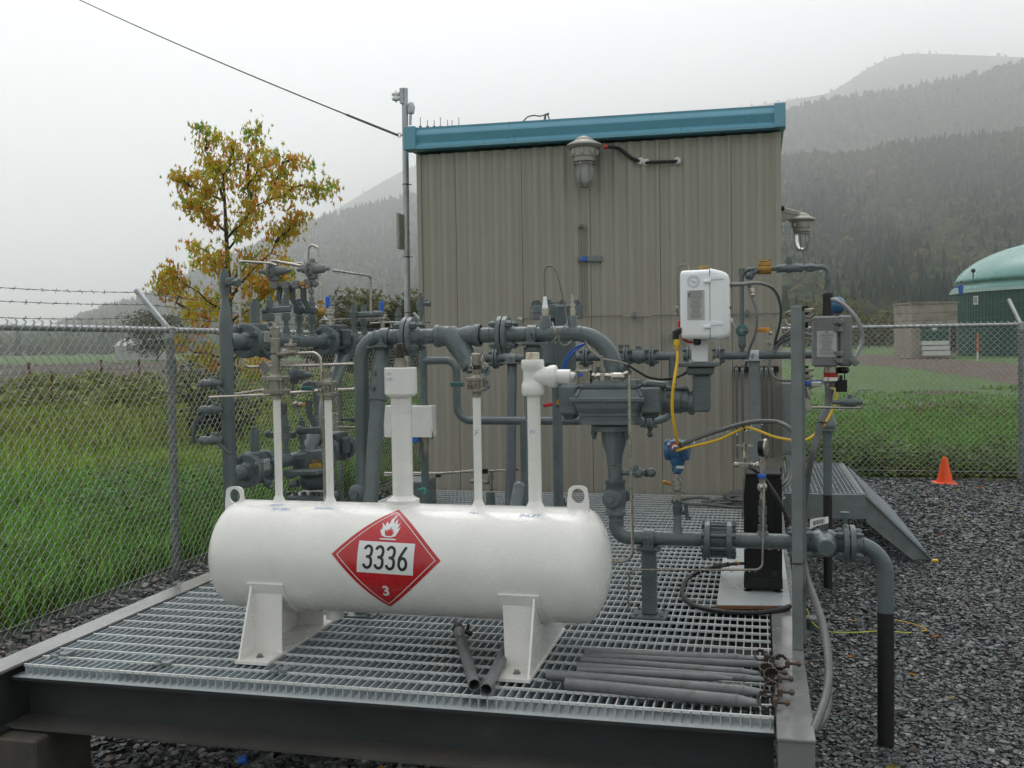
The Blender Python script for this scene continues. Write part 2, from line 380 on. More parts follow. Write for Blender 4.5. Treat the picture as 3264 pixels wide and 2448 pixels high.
strip('mud_patch', [(2560, 1345), (2700, 1338), (2790, 1345), (2700, 1356), (2580, 1358)], Gd, -.0245, .7)
strip('stubble_ground', [(-600, 1166), (300, 1158), (900, 1150), (1270, 1146), (1270, 1185), (900, 1205), (300, 1245), (-600, 1290)], Gp, -.022)

# ---- foliage material with a tint on every face
def leafmat(name, rough=.6, tr=.40, var=.2, vs=1.5):
    m_ = mat(name, (1, 1, 1), rough, var=var, vs=vs, tint=True, spec=.3)
    b = m_.node_tree.nodes['Principled BSDF']
    t = m_.node_tree; mo = [n for n in t.nodes if n.type == 'OUTPUT_MATERIAL'][0]
    tl = N(t, 'ShaderNodeBsdfTranslucent'); ms = N(t, 'ShaderNodeMixShader'); ms.inputs[0].default_value = tr
    src = b.inputs['Base Color'].links[0].from_socket; t.links.new(src, tl.inputs[0])
    t.links.new(b.outputs[0], ms.inputs[1]); t.links.new(tl.outputs[0], ms.inputs[2]); t.links.new(ms.outputs[0], mo.inputs[0]); return m_
M['leaf'] = leafmat('leaf_tinted'); M['grass'] = leafmat('grass_tinted', tr=.4)
M['stone'] = mat('wet_stone', (1, 1, 1), .45, var=.25, vs=40, tint=True, wet=.1, spec=.35)
M['forest'] = mat('forest_foliage', (1, 1, 1), .9, var=.3, vs=.05, tint=True, spec=.1)

# ---- gravel stones
def stones(name, P, size, cols, **tags):
    n = len(P)
    base = np.array([[i, j, k] for i in (-1, 1) for j in (-1, 1) for k in (-1, 1)], float)*.5
    V = base[None]*(1+rng.uniform(-.38, .30, (n, 8, 3)))
    sc = np.stack([rng.uniform(.8, 1.35, n), rng.uniform(.6, 1.0, n), rng.uniform(.5, .85, n)], 1)*size[:, None]
    V = V*sc[:, None, :]
    a = rng.uniform(0, 2*np.pi, n); b_ = rng.normal(0, .35, n); c, s = np.cos(a), np.sin(a); cb, sb = np.cos(b_), np.sin(b_)
    x, y, z = V[..., 0], V[..., 1], V[..., 2]
    y, z = y*cb[:, None]-z*sb[:, None], y*sb[:, None]+z*cb[:, None]
    x, y = x*c[:, None]-y*s[:, None], x*s[:, None]+y*c[:, None]
    V = np.stack([x, y, z], -1)+P[:, None, :]
    q = np.array([(0, 1, 3, 2), (4, 6, 7, 5), (0, 4, 5, 1), (2, 3, 7, 6), (0, 2, 6, 4), (1, 5, 7, 3)])
    tri = np.array([t for f in q for t in ((f[0], f[1], f[2]), (f[0], f[2], f[3]))])
    F = (np.arange(n)*8)[:, None, None]+tri[None]
    C = np.repeat(cols, 12, 0)
    return npmesh(name, V.reshape(-1, 3), F.reshape(-1, 3), M['stone'], col=C, **tags)
def stone_cols(n, warm=0):
    g = np.exp(rng.normal(-2.72, .42, n)); c = np.stack([g*.90, g*1.03, g*1.03], 1)
    k = rng.random(n) < .05+warm; c[k] = (rng.uniform(.10, .30, k.sum()))[:, None]*np.array([1, .96, .86])
    k = rng.random(n) < .03+warm*.6; c[k] = (rng.uniform(.06, .14, k.sum()))[:, None]*np.array([1, .75, .6])
    return c
def scatter(x0, x1, y0, y1, n): return np.stack([rng.uniform(x0, x1, n), rng.uniform(y0, y1, n), np.zeros(n)], 1)
PS = []; SZ = []; WM = []
def addst(P, smin, smax, warm=0):
    s = rng.uniform(smin, smax, len(P))*(1+.5*(rng.random(len(P)) < .08)); P = P.copy(); P[:, 2] = s*.12+rng.uniform(0, .006, len(P)); PS.append(P); SZ.append(s); WM.append(np.full(len(P), warm))
addst(scatter(.12, 1.9, 2.2, 5.2, 29000), .010, .020)
addst(scatter(.15, 3.6, 5.2, 8.6, 30000), .014, .024)
addst(scatter(.2, 5.4, 8.6, 12.6, 24000), .020, .031)
addst(scatter(-3.4, .2, 3.0, 5.8, 19000), .018, .032, .04)
addst(scatter(1.9, 3.2, 2.4, 5.2, 9000), .016, .028)
addst(scatter(FX-.05, -2.7, 2.4, 3.7, 4000), .02, .034, .06)
addst(scatter(FX-.05, -2.7, 3.6, 8.2, 11000), .018, .034, .06)
addst(scatter(FX, -2.7, 8.2, 12.6, 3000), .03, .045, .06)
addst(scatter(-2.7, .1, 5.8, 7.6, 4000), .025, .04)
PS = np.concatenate(PS); SZ = np.concatenate(SZ); WM = np.concatenate(WM)
cols = np.where(WM[:, None] > 0, stone_cols(len(PS), .10), stone_cols(len(PS), 0))
stones('gravel_stones', PS, SZ, cols, kind='stuff')

# ---- grass blades and weeds
def blades(name, P, h, w, col, bend=.5, **tags):
    n = len(P); a = rng.uniform(0, 2*np.pi, n); d = np.stack([np.cos(a), np.sin(a), np.zeros(n)], 1); s = np.stack([-np.sin(a), np.cos(a), np.zeros(n)], 1)
    lean = rng.uniform(.1, 1, n)[:, None]*bend
    up = np.array([0, 0, 1.0]); hh = h[:, None]; ww = w[:, None]
    p1 = P+up*hh*.5+d*hh*lean*.22; p2 = P+up*hh*(1-.25*lean)+d*hh*lean*.8
    V = np.stack([P-s*ww*.5, P+s*ww*.5, p1+s*ww*.42, p1-s*ww*.42, p2], 1)
    F3 = np.array([(0, 1, 2), (0, 2, 3), (3, 2, 4)]); F = (np.arange(n)*5)[:, None, None]+F3[None]
    return npmesh(name, V.reshape(-1, 3), F.reshape(-1, 3), M['grass'], col=np.repeat(col, 3, 0), **tags)
def gcol(n, base=(.055, .105, .020), yel=.2, dark=.2):
    k = rng.uniform(.6, 1.5, n)[:, None]; c = np.array(base)[None]*k
    m_ = rng.random(n) < yel; c[m_] = np.array([.17, .16, .035])*rng.uniform(.6, 1.3, m_.sum())[:, None]
    m_ = rng.random(n) < dark; c[m_] *= .5
    return c
def patch(P, sc=.8): return (np.sin(P[:, 0]*sc*1.7+1)*np.sin(P[:, 1]*sc+.5)+np.sin(P[:, 0]*sc*.6+P[:, 1]*sc*1.3))*.5
n1 = 70000
x = FX-.15-rng.gamma(1.4, 1.6, n1); y = rng.uniform(3.5, 17, n1); P = np.stack([x, y, np.full(n1, -.03)], 1)
pt = patch(P); c = gcol(n1, (.16, .37, .045), .16); yy = (y > 10.5)+pt*.3 > .6
c[yy] = c[yy]*np.array([1.35, .95, .9])
blades('grass', P, (rng.uniform(.14, .42, n1)+.16*(x > FX-1.3))*(1+.45*pt), rng.uniform(.008, .016, n1), c, .9, kind='stuff')
n1 = 50000
y = 14+rng.gamma(1.6, 7, n1); x = -.28*y-4-rng.gamma(1.5, 5, n1)+rng.uniform(0, 9, n1); ok = (x < FX-.2) & (y < 60); x, y = x[ok], y[ok]
P = np.stack([x, y, np.full(len(x), -.03)], 1); c = gcol(len(x), (.21, .29, .045), .3, .2)
blades('tall_grass', P, rng.uniform(.15, .42, len(x)), rng.uniform(.02, .045, len(x)), c, .8, kind='stuff')
n1 = 60000
y = 12.85+rng.gamma(1.4, 6, n1); x = rng.uniform(-1, 2.6, n1)+(y-12)*rng.uniform(.0, .75, n1)+rng.uniform(0, 2.5, n1)*(rng.random(n1) < .4); P = np.stack([x, y, np.full(n1, -.03)], 1)
pt = patch(P, .5); keep = (pt+rng.normal(0, .3, n1) > -.45) & (y < 34); P = P[keep]; pt = pt[keep]
c = gcol(len(P), (.11, .26, .035), .16, .25); nearf = P[:, 1] < 15.2; c[nearf] *= np.array([1.1, .8, .8])
blades('grass', P, rng.uniform(.05, .16, len(P))*(1+.6*nearf), rng.uniform(.012, .028, len(P)), c, 1.1, kind='stuff')

n1 = 14000
y = rng.uniform(22, 36, n1); x = y*rng.uniform(.02, .62, n1)+rng.normal(0, 3, n1); P = np.stack([x, y, np.full(n1, -.03)], 1); pt = patch(P, .12)+.5*patch(P, .4); P = P[pt > -.35]
blades('grass', P, rng.uniform(.08, .20, len(P)), rng.uniform(.03, .07, len(P)), gcol(len(P), (.12, .24, .04), .22, .2), 1.1, kind='stuff')
# ---- broad-leaved weeds in clumps (small leaf faces)
def leafcloud(C, size, col, jit=.5):
    """C centres (n,3) -> folded leaf quads"""
    n = len(C); a = rng.uniform(0, 2*np.pi, n); e = rng.uniform(-.9, .6, n)
    d = np.stack([np.cos(a)*np.cos(e), np.sin(a)*np.cos(e), np.sin(e)], 1); s = np.stack([-np.sin(a), np.cos(a), rng.normal(0, .35, n)], 1)
    sz = size[:, None]; V = np.stack([C-d*sz*.5, C+s*sz*.32, C+d*sz*.5, C-s*sz*.32], 1)
    F = (np.arange(n)*4)[:, None]+np.array([0, 1, 2, 3])[None]
    return V.reshape(-1, 3), F, col
def weeds(name, centres, per, col, size, **tags):
    Cs = []; cl = []; sz = []
    for (cx_, cy_, rr, hh) in centres:
        n = int(per*rr*rr*hh); u = rng.normal(0, .45, (n, 2))*rr; z = rng.uniform(0, 1, n)**.8*hh*np.exp(-(u**2).sum(1)/(rr*rr)*.8)
        Cs.append(np.stack([cx_+u[:, 0], cy_+u[:, 1], z], 1)); cl.append(gcol(n, col, .15, .2)); sz.append(rng.uniform(*size, n))
    V, F, c = leafcloud(np.concatenate(Cs), np.concatenate(sz), np.concatenate(cl))
    return npmesh(name, V, F, M['leaf'], col=c, **tags)
weeds('weeds', [(FX-.5-random.random()*.5, y_, random.uniform(.5, .8), random.uniform(.5, .85)) for y_ in np.arange(7.4, 12.5, .6)] +
      [(-5.2, 5.6, .7, .5), (-6.2, 9.0, .9, .6), (-5.0, 13, 1, 1.1), (-4.9, 14.5, 1.1, 1.3), (-6.4, 15, 1.2, 1.2), (-5.2, 17, 1.4, 1.5)], 4200, (.08, .20, .028), (.03, .06), kind='stuff')
weeds('weeds', [(random.uniform(.5, 4.6), 12.95+random.random()*1.6, random.uniform(.35, .65), random.uniform(.2, .45)) for _ in range(42)], 5200, (.085, .17, .026), (.04, .075), kind='stuff')
weeds('weeds', [(-.27*y_-2.2-random.random()*16, y_, random.uniform(1, 2), random.uniform(.5, 1.0)) for y_ in np.linspace(24, 46, 34)], 420, (.18, .22, .05), (.12, .25), kind='stuff')

# ---- fallen leaves (maple shapes)
def maple(s):
    pts = []
    for k in range(10):
        a = math.pi*2*k/10+math.pi/2; r = s*(1 if k % 2 == 0 else .42)*(1 if k != 5 else .3); pts.append(Vector((r*math.cos(a), r*math.sin(a), random.uniform(-.1, .25)*s)))
    return pts
def leaflitter(name, spots, smin, smax, **tags):
    V = []; F = []; C = []
    for (x_, y_, z_) in spots:
        s = random.uniform(smin, smax); a = random.uniform(0, 6.28); o = len(V); rot = Matrix.Rotation(a, 3, 'Z') @ Matrix.Rotation(random.uniform(-.4, .4), 3, 'X')
        V.append((x_, y_, z_)); V += [tuple(rot @ p+Vector((x_, y_, z_))) for p in maple(s)]
        c = random.choice([(.30, .09, .03), (.42, .22, .03), (.25, .20, .04), (.22, .05, .03), (.10, .16, .03), (.35, .14, .05)])
        for k in range(10): F.append((o, o+1+k, o+1+(k+1) % 10)); C.append(c)
    return npmesh(name, np.array(V), np.array(F), M['leaf'], col=np.array(C), **tags)
sp = [(random.uniform(.4, 3.4), random.uniform(3, 12), .035) for _ in range(45)]+[(FX+.1+random.random()*1.0, random.uniform(4, 8.5), .035) for _ in range(60)]+[(random.uniform(-2.5, 0), random.uniform(3.3, 4.6), .035) for _ in range(18)]+[(random.uniform(1, 4), 12.2+random.random()*.5, .035) for _ in range(25)]
leaflitter('fallen_leaves', sp, .022, .045, kind='stuff')
lf = PZ(1425, 2128, .475)
o = leaflitter('fallen_leaf', [tuple(lf)], .045, .05, category='leaf', label='wet orange leaf fallen into the grating between tank and front edge')

# ---------------------------------------------------------------- hills and their forest
hm = mat('hillside_ground', (.030, .045, .025), .95, var=.3, vs=.02, spec=.1)
def hill(name, sil, d0, d1, p=1.0, q=1.0, amp=12, seed=1, trees=4000, ts=(12, 26), decid=.4, warm=.25, tmax=1.0, dens=None):
    r = np.random.default_rng(seed)
    xs = np.array([s[0] for s in sil], float); ys = np.array([s[1] for s in sil], float)
    nx, ns = 120, 40; gx = np.linspace(xs[0], xs[-1], nx); gy = np.interp(gx, xs, ys)
    def pos(px, py, s):
        d1h = np.array([ray(a, b)[:] for a, b in zip(px, py)]); hd = np.sqrt(d1h[:, 0]**2+d1h[:, 1]**2)
        dist = d0+(d1-d0)*s**q; H = d1h[:, 2]/hd*dist*s**p+CAM.z*s
        und = amp*np.sin(px*.013+seed)*np.sin(s*9+px*.004)*np.sin(np.pi*np.clip(s, 0, 1))*s
        return np.stack([d1h[:, 0]/hd*dist, d1h[:, 1]/hd*dist, H+und-.2], 1)
    V = np.concatenate([pos(gx, gy, np.full(nx, s)) for s in np.linspace(0, 1, ns)]+[pos(gx, gy, np.full(nx, 1.0))*np.array([1.25, 1.25, 0])])
    i = np.arange((nx-1)*ns); rr, cc = i//(nx-1), i % (nx-1); a = rr*nx+cc
    npmesh(name, V, np.stack([a, a+1, a+nx+1, a+nx], 1), hm, smooth=True, kind='structure')
    tx = r.uniform(xs[0], xs[-1], trees); s = r.uniform(0, 1, trees)**.9*tmax; s[:trees//12] = r.uniform(.97, 1, trees//12)*tmax
    P = pos(tx, np.interp(tx, xs, ys), s)
    isd = r.random(trees) < decid+.35*np.sin(tx*.01+s*6)
    h = r.uniform(*ts, trees)*np.where(isd, .75, 1.0); w = np.where(isd, h*.42, h*.20)
    # 5-ring lathe per tree, 6 sides
    k = 6; con = np.array([(0, .3), (.08, 1.0), (.35, .72), (.65, .40), (1.0, .02)]); dec = np.array([(0, .25), (.18, .8), (.5, 1.0), (.8, .68), (1.0, .1)])
    prof = np.where(isd[:, None, None], dec[None], con[None])
    ang = np.arange(k)*2*np.pi/k; jit = r.uniform(.65, 1.3, (trees, 5, k))
    rad = prof[:, :, 1, None]*w[:, None, None]*jit
    zz = np.repeat((prof[:, :, 0]*h[:, None])[:, :, None], k, 2)+r.normal(0, .04, (trees, 5, k))*h[:, None, None]
    ph = r.uniform(0, 6.28, trees)[:, None, None]
    VV = np.stack([P[:, 0, None, None]+rad*np.cos(ang+ph), P[:, 1, None, None]+rad*np.sin(ang+ph), P[:, 2, None, None]-1+zz], -1)
    fr = np.array([(q*k+j, q*k+(j+1) % k, (q+1)*k+(j+1) % k, (q+1)*k+j) for q in range(4) for j in range(k)])
    F = (np.arange(trees)*5*k)[:, None, None]+fr[None]
    c = np.where(isd[:, None], np.array([.036, .052, .026]), np.array([.013, .030, .024]))*r.uniform(.6, 1.5, trees)[:, None]
    wk = isd & (r.random(trees) < warm); c[wk] = np.array([.10, .080, .028])*r.uniform(.6, 1.3, wk.sum())[:, None]
    return VV.reshape(-1, 3), F.reshape(-1, 4), np.repeat(c, 24, 0)
def forest(parts_):
    Vs, Fs, Cs, o = [], [], [], 0
    for V, F, C in parts_: Vs.append(V); Fs.append(F+o); Cs.append(C); o += len(V)
    npmesh('forest', np.concatenate(Vs), np.concatenate(Fs), M['forest'], col=np.concatenate(Cs), kind='stuff')
EAST = [(1250, 1060), (1600, 760), (1900, 520), (2150, 430), (2350, 385), (2500, 352), (2620, 322), (2760, 305), (2880, 285), (3000, 262), (3120, 240), (3264, 200), (3420, 165), (3700, 120)]
EAST_NEAR = [(1350, 1070), (1700, 860), (1950, 640), (2150, 560), (2400, 545), (2500, 520), (2600, 505), (2720, 512), (2850, 478), (2960, 470), (3080, 452), (3180, 448), (3264, 432), (3450, 400), (3700, 360)]
EAST_FAR = [(1300, 700), (1700, 470), (2000, 400), (2200, 370), (2480, 325), (2560, 312), (2640, 298), (2700, 262), (2760, 222), (2830, 184), (2900, 170), (3000, 172), (3100, 176), (3264, 182), (3700, 200)]
WEST = [(60, 1100), (280, 1010), (360, 985), (430, 966), (512, 935), (650, 860), (800, 800), (880, 762), (940, 730), (1050, 696), (1150, 668), (1275, 640), (1500, 600), (1900, 620), (2300, 700)]
WEST_FAR = [(300, 1060), (600, 960), (850, 800), (1000, 712), (1100, 650), (1200, 590), (1290, 540), (1500, 470), (1900, 430), (2300, 460)]
EDGE = [(-900, 1105), (-300, 1078), (0, 1062), (300, 1060), (560, 1064), (800, 1058), (1000, 1050), (1300, 1046), (1700, 1050)]
forest([hill('hill', EAST_NEAR, 330, 1250, 1.0, 1.25, 14, 8, 14000, (8, 18), .55, .10),
        hill('hill', EAST, 1200, 2050, 1.0, 1.1, 22, 1, 9000, (9, 17), .5, .10),
        hill('hill', EAST_FAR, 3300, 3800, .9, 1.0, 20, 2, 1500, (14, 22), .3, .1),
        hill('hill', WEST, 760, 2000, 1.0, 1.0, 14, 3, 9000, (11, 21), .4, .1),
        hill('hill', WEST_FAR, 3950, 4180, .9, 1.0, 20, 4, 1000, (14, 24), .3, .1),
        hill('hill', EDGE, 620, 1900, .8, 1.0, 6, 5, 2400, (10, 18), .6, .1),
        hill('hill', [(2430, 1030), (2560, 1010), (2660, 1005), (2750, 1018), (2900, 1012), (3100, 1020), (3400, 1010), (3700, 1010)], 280, 360, .8, 1.0, 1, 6, 900, (5, 9), .9, .35)])

# ---- haze: pale damp air over the valley
hz = MB(); hz.bb(-3900, 3900, -80, 4300, -1.2, 1150)
H = bpy.data.materials.new('haze_air'); H.use_nodes = True; t = H.node_tree; t.nodes.clear()
pv = N(t, 'ShaderNodeVolumePrincipled'); pv.inputs['Color'].default_value = (.995, .998, 1.0, 1); pv.inputs['Density'].default_value = .00045; pv.inputs['Anisotropy'].default_value = .78
t.links.new(pv.outputs[0], N(t, 'ShaderNodeOutputMaterial').inputs['Volume'])
mk('haze', hz, H, kind='stuff')
# ================================================================ FENCES
def linkmesh(mb, o, ux, L, h, D=.072, r=.0024, z0=.05):
    """flattened spirals: every wire spans half a diamond and hooks into its neighbours"""
    ux = Vector(ux).normalized(); nrm = Vector((-ux.y, ux.x, 0)); n = int(L/(D/2)); step = D/2; k = int(h/step)
    for i in range(n):
        pts = []; xc = (i+.5)*D/2
        for j in range(k*2+1):
            t = j/2+(i % 2)          # integer t = a hook, half = mid segment
            f = t % 2; tri = (1-2*f) if f <= 1 else (2*f-3)
            dep = math.sin(math.pi*f)*.0045
            pts.append(o+ux*(xc-tri*(D/4+.002))+nrm*dep+Vector((0, 0, z0+j*step/2)))
        t_ = pts[-1]; pts += [t_+ux*.008+Vector((0, 0, .014)), t_-ux*.006+Vector((0, 0, .030))]
        mb.tube(pts, r, n=4, cap=False)
        mb.tube([t_-ux*.016, t_+Vector((0, 0, .006)), t_+ux*.014+Vector((0, 0, .022))], r, n=4, cap=False)
def barbed(mb, a, b, sag=.03, r=.0016, step=.125):
    a = Vector(a); b = Vector(b); L = (b-a).length; n = max(8, int(L/.06)); d = (b-a).normalized(); x, y, _ = frame(d)
    for ph in (0, math.pi):
        mb.tube([a+(b-a)*(i/n)-Vector((0, 0, 4*sag*(i/n)*(1-i/n)))+x*(.0018*math.cos(i*1.9+ph))+y*(.0018*math.sin(i*1.9+ph)) for i in range(n+1)], r*.9, n=4, cap=False)
    for i in range(1, int(L/step)):
        q = i*step/L; c = a+(b-a)*q-Vector((0, 0, 4*sag*q*(1-q)))
        for s in range(2):
            e = (x*random.uniform(-1, 1)+y*random.uniform(-1, 1)).normalized(); mb.tube([c-e*.016+d*random.uniform(-.01, .01), c+d*.004*s, c+e*.016+d*random.uniform(-.01, .01)], r, n=4, cap=False)
        mb.tube([c-d*.008, c+d*.008], r*2, n=5)
def fence(name, label, posts, ux, out, H=1.80, rail=.021):
    posts = [Vector(p) for p in posts]; ux = Vector(ux).normalized(); out = Vector(out)
    F = thing(name, label, 'fence', posts[0])
    a, b = posts[0], posts[-1]; L = (b-a).length
    w = MB(); linkmesh(w, a-out*.035, ux, L, H-.01); mk('chain_link_mesh', w, M['wire'], F)
    w = MB(); w.cyl(a+Vector((0, 0, H)), b+Vector((0, 0, H)), rail, n=14); mk('top_rail', w, M['galv'], F)
    w = MB(); w.tube([a-out*.04+Vector((0, 0, .10)), b-out*.04+Vector((0, 0, .10))], .002, n=5); mk('tension_wire', w, M['wire'], F)
    w = MB()
    for i in range(int(L/.55)):
        p = a+ux*(i*.55+.3)+Vector((0, 0, H)); w.torus(p, ux, .024, .0018, 12, 4)
    tr = mk('tie_wire', w, M['wire'], F); tr['kind'] = 'stuff'
    arm = Vector((out.x*.27, out.y*.27, .29))
    for p in posts:
        w = MB(); w.cyl(p-Vector((0, 0, .1)), p+Vector((0, 0, H-.03)), .030, n=18)
        po = mk('post', w, M['galv_dull'], F)
        w = MB(); w.lathe([(0, .034), (.05, .034), (.055, .03)], p+Vector((0, 0, H-.06)), (0, 0, 1), 16); w.box(p+Vector((0, 0, H)), (.06, .06, .05), bev=.008)
        w.bar(p+Vector((0, 0, H+.0)), p+Vector((0, 0, H+.01))+arm, .034, .034, (0, 0, 1), bev=.005)
        mk('barb_arm', w, M['galv'], F)
        for z in (.42, .9, 1.35, H-.12):
            w = MB(); w.torus(p+Vector((0, 0, z)), (0.06, 0.1, 1), .034, .002, 16, 4); mk('post_tie', w, M['wire'], F)
    for q in (.33, .66, .97):
        w = MB()
        for p0, p1 in zip(posts, posts[1:]): barbed(w, p0+Vector((0, 0, H))+arm*q, p1+Vector((0, 0, H))+arm*q, .02+.02*random.random())
        mk('barbed_wire', w, M['barb'], F)
    return F
fence('chain_link_fence', 'chain link fence with three barbed wires beside the tall green grass', [(FX, y_, 0) for y_ in (3.5, 6.5, 9.5, 12.6)], (0, 1, 0), (-1, 0, 0))
fence('chain_link_fence', 'chain link fence with barbed wire behind the orange cone and grey landing', [(x_, 12.6, 0) for x_ in (-4.1, -1.2, 0.9 - .95, 2.93, 5.9)], (1, 0, 0), (-.28, .9, 0))

# wire field fence with red posts, far on the left of the field
ff = thing('field_fence', 'old wire fence on dark red posts standing in the brown stubble', 'fence', PZ(325, 1205, 0))
base = [PZ(x_, y_, 0) for x_, y_ in ((-130, 1268), (95, 1252), (325, 1226), (445, 1222), (560, 1212), (760, 1202), (980, 1196), (1180, 1190))]
pm = mat('red_post_paint', (.12, .022, .018), .7, var=.3)
for p in base:
    w = MB(); w.cyl(p, p+Vector((0, 0, 1.25)), .07, .06, n=8); mk('post', w, pm, ff)
for z in (.5, .85, 1.15):
    w = MB()
    for a, b in zip(base, base[1:]): w.tube([a+Vector((0, 0, z)), (a+b)/2+Vector((0, 0, z-.1)), b+Vector((0, 0, z))], .014, n=4)
    mk('fence_wire', w, M['cable_grey'], ff)
for (px, py, h, lb) in ((165, 1300, 1.1, 'dark red fence stake leaning nearest to the barbed fence'),):
    p = PZ(px, py, 0); w = MB(); w.cyl(p, p+Vector((.05, 0, h)), .035, .03, n=8); w.box(p+Vector((.05, 0, h)), (.09, .09, .03))
    mk('fence_stake', w, pm, None, lb, 'stake')

# ================================================================ DIGESTER AND BUILDINGS FAR RIGHT
ZD = 88.0
cdir = ray(3489, 1079); cdir.z = 0; cdir = cdir/cdir.dot(Vector((Fw.x, Fw.y, 0)).normalized())
dc = Vector((0, 0, 0))+cdir*(ZD+7)
D = thing('biogas_tank', 'round dark green tank under a pale green membrane dome', 'tank', dc)
tg = mat('green_cladding', (.012, .070, .055), .5, var=.06, vs=.6); tm = mat('pale_green_membrane', (.12, .29, .26), .32, var=.05, vs=.3)
RD = 12.3; n = 360; w = MB(); rings = []
for z in (0, 6.25):
    rings.append([dc+Vector(((RD+(.06 if j % 2 else 0))*math.cos(2*math.pi*j/n), (RD+(.06 if j % 2 else 0))*math.sin(2*math.pi*j/n), z)) for j in range(n)])
w.ringset(rings, n, False); mk('wall', w, tg, D)
w = MB(); w.lathe([(-.12, RD+.22), (.12, RD+.2), (.6, RD-.5)]+[(.05+4.9*math.sin(a), (RD+.05)*math.cos(a)) for a in np.linspace(.13, math.pi/2, 22)], dc+Vector((0, 0, 6.25)), (0, 0, 1), 96, smooth=True, cap=False)
mk('dome', w, tm, D)
w = MB(); w.lathe([(-.2, RD+.28), (.1, RD+.28)], dc+Vector((0, 0, 6.1)), (0, 0, 1), 96, cap=False); mk('rim', w, mat('tank_rim', (.35, .5, .47), .5), D)
def onwall(px, py): # point on the tank's wall facing the camera
    d = ray(px, py); ox, oy = -dc.x, -dc.y; a = d.x**2+d.y**2; b = 2*(ox*d.x+oy*d.y); c = ox*ox+oy*oy-(RD+.07)**2
    s = (-b-math.sqrt(max(0, b*b-4*a*c)))/(2*a); return CAM+d*s
p = onwall(3112, 957); nv = (p-dc); nv.z = 0; nv.normalize(); tv = Vector((0, 0, 1)).cross(nv)
w = MB(); w.box(p+nv*.05, (.66, .05, .80), (tv, nv, Vector((0, 0, 1)))); sg = mk('sign', w, M['label_white'], D)
w = MB(); w.torus(p+nv*.08+Vector((0, 0, .12)), nv, .17, .03, 16, 5); w.box(p+nv*.085+Vector((0, 0, .12)), (.42, .02, .06), (tv, nv, Vector((0, 0, 1)))); w.box(p+nv*.085+Vector((0, 0, -.14)), (.5, .02, .06), (tv, nv, Vector((0, 0, 1)))); mk('emblem', w, tg, sg)
# person in blue at the dome's edge
skin = mat('skin', (.42, .25, .18), .6); jac = mat('blue_jacket', (.03, .09, .38), .7, var=.1)
pp = PD(3062, 925, ZD-.5)
w = MB()
hp = pp+Vector((0, 0, -.1))
rgt = Rt.copy(); rgt.z = 0; rgt.normalize()
def P_(r_, z, f_=0): return pp+rgt*r_+Vector((0, 0, z))+Fw*f_
w.tube([P_(.02, -.35), P_(.02, -.1), P_(0, .15), P_(-.02, .38), P_(0, .48), P_(.03, .52)], [.17, .19, .20, .21, .12, .06], n=10)
w.tube([P_(-.08, .40, -.05), P_(-.34, .26, -.1), P_(-.56, .34, -.12)], [.085, .07, .05], n=8)
w.tube([P_(.12, .40, .05), P_(.2, .16, -.05), P_(.02, .05, -.15)], [.085, .07, .05], n=8)
pr = mk('person', w, jac, None, 'person in a blue jacket and dark cap reaching over the dome edge', 'person')
w = MB(); w.ball(P_(.05, .64), .12, 12, (.85, .95, 1.1)); w.tube([P_(-.56, .34, -.12), P_(-.66, .38, -.12)], [.045, .03], n=6); hd = mk('head', w, skin, pr); pass
w = MB(); w.lathe([(0, .13), (.08, .12), (.13, .05)], P_(.06, .68), (0, 0, 1), 12, smooth=True); w.box(P_(-.06, .70), (.14, .16, .02), (rgt, Vector((0, 1, 0)), Vector((0, 0, 1)))); hc = mk('cap', w, M['black_rubber'], pr); pass
# small thing on the dome (camera / vent)
p = onwall(3100, 900); w = MB(); q = PD(3102, 870, ZD+.5); w.cyl(q-Vector((0, 0, .5)), q+Vector((0, 0, .12)), .05, n=8); w.ball(q+Vector((0, 0, .2)), .2, 10); mk('vent', w, M['black_rubber'], D)
# concrete pump house
pl = PD(2906, 1135, ZD-2); prr = PD(3052, 1135, ZD-2); pl.z = prr.z = 0
ux = (prr-pl).normalized(); uy = Vector((-ux.y, ux.x, 0)); Wd = (prr-pl).length
B = thing('pump_house', 'low weathered concrete building with a green door beside the green tank', 'building', (pl+prr)/2)
conc = mat('weathered_concrete', (.30, .27, .225), .85, var=.15, vs=.8, bump=.3, bs=5, dirt=((.17, .16, .14), .52, .7), ds=.7)
w = MB(); w.box(pl+ux*Wd/2+uy*2+Vector((0, 0, 2.35)), (Wd, 4, 4.7), (ux, uy, Vector((0, 0, 1)))); mk('wall', w, conc, B)
w = MB()
for k in range(1, 4): w.box(pl+ux*Wd/2-uy*.01+Vector((0, 0, 4.7*k/4)), (Wd, .03, .05), (ux, uy, Vector((0, 0, 1))))
w.box(pl+ux*Wd/2+uy*2+Vector((0, 0, 4.76)), (Wd+.2, 4.2, .12), (ux, uy, Vector((0, 0, 1)))); mk('coping', w, conc, B)
def pq(px0, px1, py0, py1, off, m_, nm, par):
    a = PD(px0, py1, ZD-2); b = PD(px1, py0, ZD-2); c = (a+b)/2-uy*off; w = MB(); w.box(c, ((b-a).dot(ux), .08, b.z-a.z), (ux, uy, Vector((0, 0, 1)))); return mk(nm, w, m_, par)
pq(2934, 3022, 1032, 1086, .06, tg, 'door', B)
for a_, b_, o_ in ((1086, 1100, .16), (1102, 1116, .30), (1118, 1134, .44)): pq(2934, 3022, a_, b_, o_, M['label_white'], 'white_step', B)
pq(2969, 2984, 1040, 1053, .12, M['label_white'], 'notice', B)
pq(3030, 3046, 1036, 1120, .10, M['black_rubber'], 'downpipe', B)
